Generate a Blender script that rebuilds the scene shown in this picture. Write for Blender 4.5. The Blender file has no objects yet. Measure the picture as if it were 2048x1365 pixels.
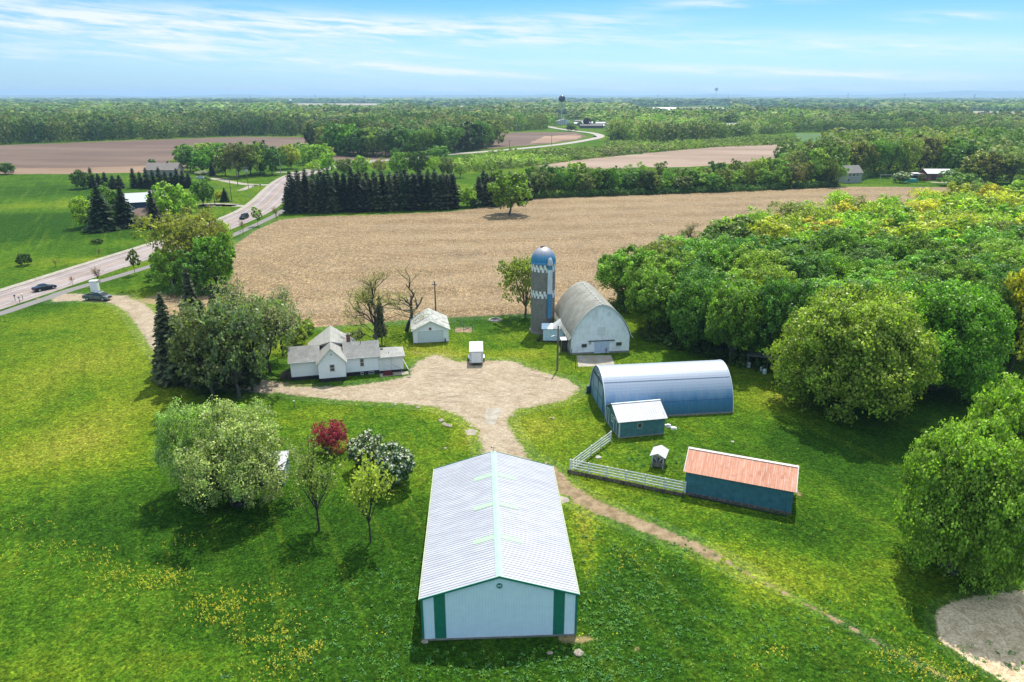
import bpy, math, random
import numpy as np
from mathutils import Vector, Matrix

SC = bpy.context.scene
# ------------------------------------------------------------------ camera
F = 1400.0; CAMH = 42.0
PITCH = math.atan(491 / F)
cam_d = bpy.data.cameras.new('camera')
cam_d.sensor_width = 36.0
cam_d.lens = 36.0 * F / 2048
cam_d.clip_start = 0.5
cam_d.clip_end = 60000
cam = bpy.data.objects.new('camera', cam_d)
SC.collection.objects.link(cam)
cam.location = (0, 0, CAMH)
cam.rotation_euler = (math.pi / 2 - PITCH, 0, 0)
SC.camera = cam

# ------------------------------------------------------------------ exposure
SC.view_settings.view_transform = 'Standard'
SC.view_settings.look = 'None'
SC.view_settings.exposure = 0.90
SC.view_settings.gamma = 1.0
SC.render.engine = 'CYCLES'
SC.cycles.max_bounces = 6
SC.cycles.diffuse_bounces = 3
SC.cycles.glossy_bounces = 2
SC.cycles.transmission_bounces = 4
SC.cycles.transparent_max_bounces = 8
SC.cycles.volume_bounces = 0
SC.cycles.caustics_reflective = False
SC.cycles.caustics_refractive = False
SC.cycles.sample_clamp_indirect = 4.0

# ------------------------------------------------------------------ sun
SUN_EL = math.radians(61.0); SUN_AZ = math.radians(15.5)     # azimuth from +Y towards +X
sd = bpy.data.lights.new('sun', 'SUN')
sd.energy = 3.3; sd.angle = math.radians(0.6); sd.color = (1.0, 0.95, 0.86)
sun = bpy.data.objects.new('sun', sd); SC.collection.objects.link(sun)
sdir = Vector((math.cos(SUN_EL) * math.sin(SUN_AZ), math.cos(SUN_EL) * math.cos(SUN_AZ), math.sin(SUN_EL)))
sun.rotation_euler = sdir.to_track_quat('Z', 'Y').to_euler()
sun.location = (0, 0, 200)

# ------------------------------------------------------------------ node helpers
class NT:
    def __init__(s, tree):
        s.t = tree; s.n = tree.nodes; s.l = tree.links
    def new(s, typ, **kw):
        n = s.n.new(typ)
        for k, v in kw.items():
            setattr(n, k, v)
        return n
    def put(s, sock, v):
        if v is None: return
        if isinstance(v, bpy.types.NodeSocket): s.l.new(v, sock)
        elif isinstance(v, (tuple, list)):
            v = tuple(v)
            if sock.type == 'RGBA' and len(v) == 3: v = v + (1,)
            sock.default_value = v
        else: sock.default_value = v
    def math(s, op, a, b=None, c=None, clamp=False):
        n = s.new('ShaderNodeMath', operation=op, use_clamp=clamp)
        s.put(n.inputs[0], a); s.put(n.inputs[1], b); s.put(n.inputs[2], c)
        return n.outputs[0]
    def mix(s, f, a, b, blend='MIX'):
        n = s.new('ShaderNodeMix', data_type='RGBA', blend_type=blend)
        s.put(n.inputs[0], f); s.put(n.inputs[6], a); s.put(n.inputs[7], b)
        return n.outputs[2]
    def noise(s, vec, scale, detail=2, rough=.5, dist=0.0, out=0):
        n = s.new('ShaderNodeTexNoise')
        s.put(n.inputs['Vector'], vec); n.inputs['Scale'].default_value = scale
        n.inputs['Detail'].default_value = detail; n.inputs['Roughness'].default_value = rough
        n.inputs['Distortion'].default_value = dist
        return n.outputs[out]
    def vmul(s, vec, v):
        n = s.new('ShaderNodeVectorMath', operation='MULTIPLY'); s.put(n.inputs[0], vec); n.inputs[1].default_value = v
        return n.outputs[0]
    def rot(s, vec, ang, scale=(1, 1, 1)):
        n = s.new('ShaderNodeMapping'); s.put(n.inputs[0], vec); n.inputs['Rotation'].default_value = (0, 0, ang)
        return n.outputs[0] if scale == (1, 1, 1) else s.vmul(n.outputs[0], scale)
    def step(s, v, a, b, lo=0.0, hi=1.0):
        n = s.new('ShaderNodeMapRange', interpolation_type='SMOOTHSTEP')
        s.put(n.inputs[0], v); n.inputs[1].default_value = a; n.inputs[2].default_value = b
        n.inputs[3].default_value = lo; n.inputs[4].default_value = hi
        return n.outputs[0]
    def lin(s, v, a, b, lo=0.0, hi=1.0):
        n = s.new('ShaderNodeMapRange'); s.put(n.inputs[0], v)
        n.inputs[1].default_value = a; n.inputs[2].default_value = b
        n.inputs[3].default_value = lo; n.inputs[4].default_value = hi
        return n.outputs[0]
    def sep(s, v):
        n = s.new('ShaderNodeSeparateXYZ'); s.put(n.inputs[0], v); return n.outputs
    def comb(s, x, y, z):
        n = s.new('ShaderNodeCombineXYZ'); s.put(n.inputs[0], x); s.put(n.inputs[1], y); s.put(n.inputs[2], z); return n.outputs[0]
    def ramp(s, f, stops):
        n = s.new('ShaderNodeValToRGB'); s.put(n.inputs[0], f)
        cr = n.color_ramp
        while len(cr.elements) < len(stops): cr.elements.new(0.5)
        for e, (p, c) in zip(cr.elements, stops):
            e.position = p; e.color = tuple(c) + (1,) if len(c) == 3 else c
        return n.outputs[0]
    def attr(s, name, out=2):
        n = s.new('ShaderNodeAttribute', attribute_name=name); return n.outputs[out]
    def bump(s, h, strength=.3, dist=.05, normal=None):
        n = s.new('ShaderNodeBump'); s.put(n.inputs['Height'], h)
        n.inputs['Strength'].default_value = strength; n.inputs['Distance'].default_value = dist
        if normal is not None: s.put(n.inputs['Normal'], normal)
        return n.outputs[0]

# ------------------------------------------------------------------ world: sky and cirrus
W = bpy.data.worlds.new('World'); SC.world = W; W.use_nodes = True
W.node_tree.nodes.clear()
w = NT(W.node_tree)
sky = w.new('ShaderNodeTexSky', sky_type='NISHITA')
sky.sun_disc = False; sky.sun_elevation = SUN_EL; sky.sun_rotation = SUN_AZ
sky.air_density = 1.0; sky.dust_density = 0.4; sky.ozone_density = 2.0; sky.altitude = 100
co = w.new('ShaderNodeTexCoord').outputs['Generated']
X, Y, Z = w.sep(co)
el = w.math('ARCSINE', Z)
az = w.math('ARCTAN2', X, Y)
tint = w.ramp(w.lin(el, 0.0, 1.2), [(0.0, (.25, .40, .66)), (0.045, (.29, .42, .54)), (0.10, (.18, .36, .46)), (0.20, (.03, .27, .43)), (0.27, (.02, .27, .43)), (0.38, (.4, .75, .85)), (0.6, (1.3, 1.35, 1.2)), (1.0, (1.4, 1.4, 1.2))])
base = w.mix(1.0, sky.outputs[0], tint, 'MULTIPLY')
uv = w.comb(w.math('MULTIPLY', az, 2.2), w.math('MULTIPLY_ADD', az, 1.6, w.math('MULTIPLY', el, 26.0)), 0)
n1 = w.noise(uv, 1.3, 5, .6, .4)
n2 = w.noise(w.vmul(uv, (2.2, 2.0, 1)), 2.2, 6, .65, .3)
wisps = w.step(w.math('ADD', w.math('MULTIPLY', n1, .72), w.math('MULTIPLY', n2, .32)), .57, .74)
def streak(az0, el0, half, thick, slope, amt):
    a = w.math('SUBTRACT', az, az0)
    d = w.math('ADD', w.math('SUBTRACT', el, el0), w.math('MULTIPLY', a, slope))
    d = w.math('ADD', d, w.math('MULTIPLY', w.math('SUBTRACT', n2, .5), thick * 1.6))
    g = w.math('ADD', w.math('POWER', w.math('ABSOLUTE', w.math('DIVIDE', a, half)), 2.0), w.math('POWER', w.math('ABSOLUTE', w.math('DIVIDE', d, thick)), 2.0))
    g = w.math('MULTIPLY', w.math('EXPONENT', w.math('MULTIPLY', g, -1.0)), amt)
    return w.math('MULTIPLY', g, w.lin(n2, .38, .64, .15, 1.6))
def pxdir(px, py):
    u = (px - 1024) / F; v = (682.5 - py) / F
    s_, c_ = math.sin(PITCH), math.cos(PITCH)
    x, y, z = u, c_ + v * s_, -s_ + v * c_
    return math.atan2(x, y), math.asin(z / math.sqrt(x * x + y * y + z * z))
cl = w.math('MULTIPLY', wisps, w.step(el, .03, .17, .05, .24))
for px, py, hw, th, sl, amt in [(200, 50, .30, .022, .10, .75), (560, 45, .20, .014, .02, .45), (860, 140, .15, .0042, .06, .95), (800, 104, .07, .0035, .10, .5), (900, 62, .26, .014, .05, .6),
                                (1520, 142, .25, .005, .04, .8), (1720, 88, .22, .012, .06, .45), (1150, 40, .12, .010, .0, .5), (1450, 5, .10, .006, 0, .5), (1900, 32, .06, .005, .05, .45), (60, 100, .12, .01, 0, .3), (1350, 182, .5, .006, 0, .5)]:
    a0, e0 = pxdir(px, py)
    cl = w.math('ADD', cl, streak(a0, e0, hw, th, sl, amt))
cl = w.math('MINIMUM', w.math('ADD', cl, w.step(el, .36, .75, 0, .85)), .92)
skyc = w.mix(cl, base, w.mix(w.step(el, .32, .6), (3.4, 3.65, 3.85), (4.1, 4.55, 5.0)))   # bright high veil added overhead, outside the frame, to fill the shaded sides
bg = w.new('ShaderNodeBackground'); w.put(bg.inputs[0], skyc); bg.inputs[1].default_value = 0.15
w.l.new(bg.outputs[0], w.new('ShaderNodeOutputWorld').inputs[0])

# ------------------------------------------------------------------ picture pixel -> point on the ground
_s, _c = math.sin(PITCH), math.cos(PITCH)
def G(px, py, z=0.0):
    u = (px - 1024) / F; v = (682.5 - py) / F
    dx, dy, dz = u, _c + v * _s, -_s + v * _c
    t = (z - CAMH) / dz
    return (dx * t, dy * t)
def Gs(pts): return [G(*p) for p in pts]
def depth(x, y, z=0): return y * _c - (z - CAMH) * _s
def ztop(py, y):
    v = (682.5 - py) / F
    return CAMH + (-_s + v * _c) * y / (_c + v * _s)

# ------------------------------------------------------------------ object helpers
COL = SC.collection
def tag(o, label=None, cat=None, group=None, kind=None):
    if label: o['label'] = label
    if cat: o['category'] = cat
    if group: o['group'] = group
    if kind: o['kind'] = kind
    return o
def empty(name, loc=(0, 0, 0), rz=0.0):
    o = bpy.data.objects.new(name, None); COL.objects.link(o)
    o.empty_display_size = .5
    o.location = loc; o.rotation_euler = (0, 0, rz)
    return o
def thing(name, label, cat, loc=(0, 0, 0), rz=0.0, group=None):
    return tag(empty(name, (loc[0], loc[1], loc[2] if len(loc) > 2 else 0), rz), label, cat, group)
class MB:
    """collects boxes, prisms and tubes; build() links them as one mesh object"""
    def __init__(s): s.v = []; s.f = []; s.m = []; s.mi = 0
    def add(s, vs, fs):
        b = len(s.v); s.v += [tuple(map(float, p)) for p in vs]; s.f += [tuple(i + b for i in f) for f in fs]; s.m += [s.mi] * len(fs)
        return s
    def box(s, x0, x1, y0, y1, z0, z1):
        return s.add([(x0, y0, z0), (x1, y0, z0), (x1, y1, z0), (x0, y1, z0), (x0, y0, z1), (x1, y0, z1), (x1, y1, z1), (x0, y1, z1)],
                     [(0, 3, 2, 1), (4, 5, 6, 7), (0, 1, 5, 4), (1, 2, 6, 5), (2, 3, 7, 6), (3, 0, 4, 7)])
    def quadbox(s, bot, top):
        """bot, top: four points each"""
        return s.add(list(bot) + list(top), [(0, 3, 2, 1), (4, 5, 6, 7), (0, 1, 5, 4), (1, 2, 6, 5), (2, 3, 7, 6), (3, 0, 4, 7)])
    def prism(s, prof, a, b, axis='y'):
        """prof: 2D outline in (x,z) for axis y, (y,z) for axis x, (x,y) for axis z"""
        n = len(prof)
        def P(p, t):
            return (p[0], t, p[1]) if axis == 'y' else (t, p[0], p[1]) if axis == 'x' else (p[0], p[1], t)
        vs = [P(p, a) for p in prof] + [P(p, b) for p in prof]
        fs = [tuple(range(n)), tuple(range(2 * n - 1, n - 1, -1))]
        fs += [(i, i + n, (i + 1) % n + n, (i + 1) % n) for i in range(n)]
        return s.add(vs, fs)
    def slab(s, p0, p1, p2, p3, t):
        """thick sheet on four corners, thickness t downwards along the normal"""
        a, b, c, d = map(Vector, (p0, p1, p2, p3))
        n = (b - a).cross(d - a).normalized() * t
        if n.z < 0: n = -n
        return s.quadbox([a - n, b - n, c - n, d - n], [a, b, c, d])
    def tube(s, pts, r0, r1=None, n=6, cap=True):
        r1 = r0 if r1 is None else r1
        pts = [Vector(p) for p in pts]; rings = []; m = len(pts)
        base = len(s.v); vs = []
        for i, p in enumerate(pts):
            d = (pts[min(i + 1, m - 1)] - pts[max(i - 1, 0)]).normalized()
            u = d.cross(Vector((0, 0, 1)) if abs(d.z) < .95 else Vector((1, 0, 0))).normalized(); v = d.cross(u)
            r = r0 + (r1 - r0) * i / max(m - 1, 1)
            for k in range(n):
                a = 2 * math.pi * k / n
                vs.append(p + u * (r * math.cos(a)) + v * (r * math.sin(a)))
        fs = []
        for i in range(m - 1):
            for k in range(n):
                fs.append((i * n + k, i * n + (k + 1) % n, (i + 1) * n + (k + 1) % n, (i + 1) * n + k))
        if cap:
            fs.append(tuple(range(n - 1, -1, -1))); fs.append(tuple(range((m - 1) * n, m * n)))
        return s.add(vs, fs)
    def disc(s, c, r, t, axis='y', n=20):
        """short cylinder centred on c"""
        c = Vector(c); a = Vector({'x': (1, 0, 0), 'y': (0, 1, 0), 'z': (0, 0, 1)}[axis]) * (t / 2)
        return s.tube([c - a, c + a], r, r, n)
    def lathe(s, prof, n=24, c=(0, 0), a0=0, a1=2 * math.pi):
        full = abs(a1 - a0 - 2 * math.pi) < 1e-6
        m = n if full else n + 1
        vs = []
        for r, z in prof:
            for k in range(m):
                a = a0 + (a1 - a0) * k / n
                vs.append((c[0] + r * math.cos(a), c[1] + r * math.sin(a), z))
        fs = []
        for i in range(len(prof) - 1):
            for k in range(m if full else m - 1):
                fs.append((i * m + k, i * m + (k + 1) % m, (i + 1) * m + (k + 1) % m, (i + 1) * m + k))
        return s.add(vs, fs)
    def build(s, name, mat, parent=None, smooth=False, bevel=0, label=None):
        me = bpy.data.meshes.new(name); me.from_pydata(s.v, [], s.f)
        mats = mat if isinstance(mat, (list, tuple)) else [mat]
        for q in mats: me.materials.append(q)
        if len(mats) > 1: me.polygons.foreach_set('material_index', s.m)
        me.update()
        o = bpy.data.objects.new(name, me); COL.objects.link(o)
        if parent is not None: o.parent = parent
        if smooth:
            me.polygons.foreach_set('use_smooth', [True] * len(me.polygons))
        if bevel:
            b = o.modifiers.new('bevel', 'BEVEL'); b.width = bevel; b.segments = 2; b.limit_method = 'ANGLE'
        if label: o['label'] = label
        return o
def copy_tree(o, parent=None):
    c = o.copy(); COL.objects.link(c)
    if parent is not None: c.parent = parent
    for ch in o.children: copy_tree(ch, c)
    return c
def np_mesh(name, V, Q, mats, face_attr=None, mat_idx=None, vert_attr=None):
    """V (n,3); Q (m,4) or (m,3)"""
    me = bpy.data.meshes.new(name)
    V = np.ascontiguousarray(V, dtype=np.float32); Q = np.ascontiguousarray(Q, dtype=np.int32)
    k = Q.shape[1]
    me.vertices.add(len(V)); me.vertices.foreach_set('co', V.ravel())
    me.loops.add(Q.size); me.loops.foreach_set('vertex_index', Q.ravel())
    me.polygons.add(len(Q)); me.polygons.foreach_set('loop_start', np.arange(0, Q.size, k, dtype=np.int32))
    for m in (mats if isinstance(mats, (list, tuple)) else [mats]): me.materials.append(m)
    if mat_idx is not None: me.polygons.foreach_set('material_index', np.asarray(mat_idx, dtype=np.int32))
    me.update(calc_edges=True)
    for nm, arr in (face_attr or {}).items():
        arr = np.asarray(arr, dtype=np.float32)
        if arr.ndim == 1:
            a = me.attributes.new(nm, 'FLOAT', 'FACE'); a.data.foreach_set('value', arr)
        else:
            a = me.attributes.new(nm, 'FLOAT_COLOR', 'FACE') if False else me.attributes.new(nm, 'FLOAT_VECTOR', 'FACE')
            a.data.foreach_set('vector', arr.ravel())
    for nm, arr in (vert_attr or {}).items():
        a = me.attributes.new(nm, 'FLOAT', 'POINT'); a.data.foreach_set('value', np.asarray(arr, dtype=np.float32))
    return me

# ------------------------------------------------------------------ materials
def new_mat(name):
    m = bpy.data.materials.new(name); m.use_nodes = True; m.node_tree.nodes.clear()
    t = NT(m.node_tree)
    out = t.new('ShaderNodeOutputMaterial'); p = t.new('ShaderNodeBsdfPrincipled')
    t.l.new(p.outputs[0], out.inputs[0])
    return m, t, p, out
_M = {}
def flat(name, color, rough=.6, metal=0.0, var=.12, scale=3.0, bump=0.0, spec=.5, dirt=None, streak=False):
    """paint with uneven tone, optional dirt colour in patches"""
    if name in _M: return _M[name]
    m, t, p, out = new_mat(name)
    oc = t.new('ShaderNodeTexCoord').outputs['Object']
    v = t.vmul(oc, (1, 1, .18)) if streak else oc
    n = t.noise(v, scale, 5, .6)
    dark = tuple(c * (1 - var * 1.6) for c in color); lite = tuple(min(1, c * (1 + var)) for c in color)
    c = t.mix(t.lin(n, .3, .7), dark, lite)
    if dirt:
        n2 = t.noise(v, scale * .45, 6, .7)
        c = t.mix(t.step(n2, .52, .72), c, dirt)
    t.put(p.inputs['Base Color'], c); p.inputs['Roughness'].default_value = rough
    p.inputs['Metallic'].default_value = metal; p.inputs['Specular IOR Level'].default_value = spec
    if bump:
        t.put(p.inputs['Normal'], t.bump(t.noise(v, scale * 6, 3), bump, .02))
    _M[name] = m
    return m
def grooved(name, color, axis, pitch, rough=.6, depth_=.4, dark=.6, width=.12, var=.08, dirt=None, dirt_amt=.5, metal=0.0, scale=1.5):
    """siding / sheet metal: thin darker grooves every pitch metres along the object's axis"""
    if name in _M: return _M[name]
    m, t, p, out = new_mat(name)
    oc = t.new('ShaderNodeTexCoord').outputs['Object']
    co_ = t.sep(oc)['XYZ'.index(axis)]
    fr = t.math('FRACT', t.math('DIVIDE', co_, pitch))
    g = t.step(fr, 0.0, width)                      # 0 in groove
    n = t.noise(oc, scale, 5, .6)
    c = t.mix(t.lin(n, .3, .7), tuple(x * (1 - var * 1.5) for x in color), tuple(min(1, x * (1 + var)) for x in color))
    if dirt:
        n2 = t.noise(t.vmul(oc, (1, 1, .35)), scale * 1.3, 6, .7)
        c = t.mix(t.math('MULTIPLY', t.step(n2, .46, .7), dirt_amt), c, dirt)
    c = t.mix(g, t.mix(1.0, c, (dark, dark, dark), 'MULTIPLY'), c)
    t.put(p.inputs['Base Color'], c); p.inputs['Roughness'].default_value = rough; p.inputs['Metallic'].default_value = metal
    t.put(p.inputs['Normal'], t.bump(g, depth_, .02))
    _M[name] = m
    return m
def shingle(name, c1, c2, rough=.85, scale=2.0, dirt=None):
    if name in _M: return _M[name]
    m, t, p, out = new_mat(name)
    oc = t.new('ShaderNodeTexCoord').outputs['Object']
    br = t.new('ShaderNodeTexBrick'); x, y, z = t.sep(oc)
    t.put(br.inputs['Vector'], t.comb(t.math('ADD', x, t.math('MULTIPLY', y, .05)), t.math('MULTIPLY', t.math('ADD', z, t.math('MULTIPLY', y, .02)), 1.4), 0))
    br.inputs['Scale'].default_value = scale; br.inputs['Color1'].default_value = (1, 1, 1, 1); br.inputs['Color2'].default_value = (.72, .72, .72, 1); br.inputs['Mortar'].default_value = (.55, .55, .55, 1)
    br.inputs['Mortar Size'].default_value = .03
    n = t.noise(oc, 1.1, 6, .65)
    c = t.mix(t.step(n, .35, .68), c1, c2)
    if dirt: c = t.mix(t.math('MULTIPLY', t.step(t.noise(oc, .8, 6, .7), .5, .68), .7), c, dirt)
    c = t.mix(.6, c, t.mix(1.0, c, br.outputs[0], 'MULTIPLY'))
    c = t.mix(t.lin(t.noise(oc, 14, 2), .3, .7, 0, .35), c, (.12, .12, .11))
    t.put(p.inputs['Base Color'], c); p.inputs['Roughness'].default_value = rough
    _M[name] = m
    return m

def cells(t, pos, c, layers):
    """random light and dark tufts at several sizes"""
    for sc, lo, hi in layers:
        vo = t.new('ShaderNodeTexVoronoi', feature='F1'); t.put(vo.inputs['Vector'], pos); vo.inputs['Scale'].default_value = sc
        v = t.lin(t.sep(vo.outputs['Color'])[0], 0, 1, lo, hi)
        c = t.mix(1.0, c, t.comb(v, v, v), 'MULTIPLY')
    return c
# grass colour, shared by the ground and by the ragged fringes of the sheets that lie on it
def make_grass_group():
    g = bpy.data.node_groups.new('grass_colour', 'ShaderNodeTree')
    g.interface.new_socket('Color', in_out='OUTPUT', socket_type='NodeSocketColor')
    g.interface.new_socket('Height', in_out='OUTPUT', socket_type='NodeSocketFloat')
    t = NT(g)
    go = t.new('NodeGroupOutput')
    pos = t.new('ShaderNodeNewGeometry').outputs['Position']
    big = t.noise(pos, .011, 4, .55)
    mid = t.noise(pos, .085, 5, .6, .6)
    sml = t.noise(pos, .62, 5, .68)
    fine = t.noise(pos, 3.1, 4, .75)
    ufine = t.noise(pos, 9.0, 2, .8)
    deep = (.016, .054, .004); lush = (.042, .100, .006); lite = (.105, .152, .009); dry = (.18, .185, .022); tan = (.27, .215, .10)
    lushA = t.attr('lush'); dryA = t.attr('dry'); tanA = t.attr('bare')
    m = t.math('ADD', t.math('MULTIPLY', mid, .42), t.math('ADD', t.math('MULTIPLY', sml, .36), .11))
    m = t.math('ADD', m, t.math('MULTIPLY', t.math('SUBTRACT', big, .5), .7))
    m = t.math('ADD', m, t.math('MULTIPLY', dryA, .20))
    m = t.math('SUBTRACT', m, t.math('MULTIPLY', lushA, .30))
    c = t.ramp(m, [(.30, deep), (.46, lush), (.62, lite), (.86, dry)])
    # mowing streaks
    st = t.noise(t.rot(pos, 1.09, (.022, .50, 1)), 1.0, 3, .6, .3)
    c = t.mix(t.step(st, .50, .72, 0, .28), c, (.115, .165, .012))
    c = t.mix(t.step(st, .48, .30, 0, .25), c, deep)
    # blades: light and dark speckle
    c = t.mix(t.step(t.noise(pos, 1.9, 3, .8), .52, .64, 0, .60), c, t.mix(1.0, c, (1.9, 1.7, 1.3), 'MULTIPLY'))
    c = t.mix(t.step(fine, .52, .68, 0, .85), c, t.mix(1.0, c, (2.3, 1.9, 1.7), 'MULTIPLY'))
    c = t.mix(t.step(fine, .49, .36, 0, .85), c, t.mix(1.0, c, (.30, .40, .5), 'MULTIPLY'))
    c = t.mix(t.step(ufine, .56, .68, 0, .45), c, (.20, .25, .035))
    c = t.mix(t.step(t.noise(pos, 1.3, 4, .75), .53, .38, .0, .6), c, t.mix(1.0, c, (.42, .6, .6), 'MULTIPLY'))
    c = cells(t, pos, c, ((1.0, .86, 1.15), (3.2, .76, 1.26), (7.0, .68, 1.34)))
    # bare, strawy ground
    bm = t.math('ADD', tanA, t.math('MULTIPLY', t.math('SUBTRACT', sml, .5), 1.1))
    bm = t.math('ADD', bm, t.math('MULTIPLY', t.math('SUBTRACT', fine, .5), .6))
    c = t.mix(t.step(bm, .45, .75), c, t.mix(fine, (.24, .18, .09), tan))
    # dandelions
    vo = t.new('ShaderNodeTexVoronoi', feature='F1'); t.put(vo.inputs['Vector'], pos); vo.inputs['Scale'].default_value = 2.1
    dots = t.step(vo.outputs['Distance'], .16, .08)
    patch = t.step(t.noise(pos, .12, 4, .7), .53, .66)
    c = t.mix(t.math('MULTIPLY', dots, patch), c, (.62, .52, .02))
    h = t.math('ADD', fine, t.math('MULTIPLY', sml, 1.4))
    t.l.new(c, go.inputs[0]); t.l.new(h, go.inputs[1])
    return g
GRASS = make_grass_group()
def grass_nodes(t):
    n = t.new('ShaderNodeGroup'); n.node_tree = GRASS
    return n.outputs[0], n.outputs[1]
def grass_mat():
    m, t, p, out = new_mat('grass')
    c, h = grass_nodes(t)
    t.put(p.inputs['Base Color'], c); p.inputs['Roughness'].default_value = .95; p.inputs['Specular IOR Level'].default_value = .03
    t.put(p.inputs['Normal'], t.bump(h, .7, .22))
    return m
def soft_mat(name, fn, soft_noise=1.0, k=.9, rough=.9, bump=.25, bump_d=.06):
    """ground cover that gives way to grass at its ragged edge (attribute w)"""
    m, t, p, out = new_mat(name)
    gc, gh = grass_nodes(t)
    pos = t.new('ShaderNodeNewGeometry').outputs['Position']
    c, h = fn(t, pos)
    wv = t.attr('w')
    n = t.math('ADD', t.math('MULTIPLY', t.noise(pos, soft_noise, 5, .7), .65), t.math('MULTIPLY', t.noise(pos, soft_noise * 5, 3, .7), .35))
    k_ = t.step(t.math('ADD', wv, t.math('MULTIPLY', t.math('SUBTRACT', n, .5), k * 2)), .38, .62)
    t.put(p.inputs['Base Color'], t.mix(k_, gc, c))
    p.inputs['Roughness'].default_value = rough; p.inputs['Specular IOR Level'].default_value = .2
    t.put(p.inputs['Normal'], t.bump(h, bump, bump_d))
    return m
def gravel_fn(t, pos):
    a = t.noise(pos, .35, 5, .65, .5); b = t.noise(pos, 3.5, 4, .7)
    tr = t.noise(t.rot(pos, .5, (.22, .75, 1)), .9, 5, .65, 2.5)
    c = t.mix(t.step(a, .33, .66), (.28, .215, .14), (.35, .285, .20))
    c = t.mix(t.step(tr, .48, .7, 0, .55), c, (.41, .35, .26))
    c = t.mix(t.step(tr, .46, .3, 0, .45), c, (.17, .12, .08))
    c = t.mix(t.step(b, .55, .3, 0, .4), c, (.17, .13, .09))
    c = cells(t, pos, c, ((2.5, .90, 1.1), (7, .8, 1.2)))
    for (px_, py_), per in (((960, 640), 2.1), ((1010, 905), 1.9), ((700, 1050), 2.3), ((830, 700), 2.0)):   # curved wheel tracks
        gx_, gy_ = G(px_, py_); x_, y_, z_ = t.sep(pos)
        dx = t.math('SUBTRACT', x_, gx_); dy = t.math('SUBTRACT', y_, gy_)
        r_ = t.math('SQRT', t.math('ADD', t.math('MULTIPLY', dx, dx), t.math('MULTIPLY', dy, dy)))
        r_ = t.math('ADD', r_, t.math('MULTIPLY', t.noise(pos, .15, 2), 2.5))
        ln = t.step(t.math('ABSOLUTE', t.math('SUBTRACT', t.math('FRACT', t.math('DIVIDE', r_, per)), .5)), .16, .05)
        mk = t.step(t.noise(pos, .11 + per * .01, 3, .6), .50, .66, 0, .30)
        c = t.mix(t.math('MULTIPLY', ln, mk), c, (.15, .105, .07))
        ln2 = t.step(t.math('ABSOLUTE', t.math('SUBTRACT', t.math('FRACT', t.math('ADD', t.math('DIVIDE', r_, per), .3)), .5)), .14, .05)
        c = t.mix(t.math('MULTIPLY', ln2, t.math('MULTIPLY', mk, .5)), c, (.41, .35, .26))
    return c, b
def dirt_fn(t, pos):
    a = t.noise(pos, .8, 5, .7); b = t.noise(pos, 4, 3, .7)
    c = t.mix(t.step(a, .35, .65), (.15, .105, .055), (.31, .225, .135))
    return t.mix(t.step(b, .6, .35, 0, .4), c, (.22, .16, .09)), b
def path_fn(t, pos):
    b = t.noise(pos, 1.5, 5, .7)
    return t.mix(b, (.16, .145, .14), (.215, .20, .19)), b
def concrete_fn(t, pos):
    a = t.noise(pos, .7, 6, .7); b = t.noise(pos, 6, 3, .7)
    c = t.mix(t.step(a, .35, .65), (.26, .225, .175), (.38, .345, .29))
    return t.mix(t.step(b, .6, .35, 0, .3), c, (.20, .175, .135)), b
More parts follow.
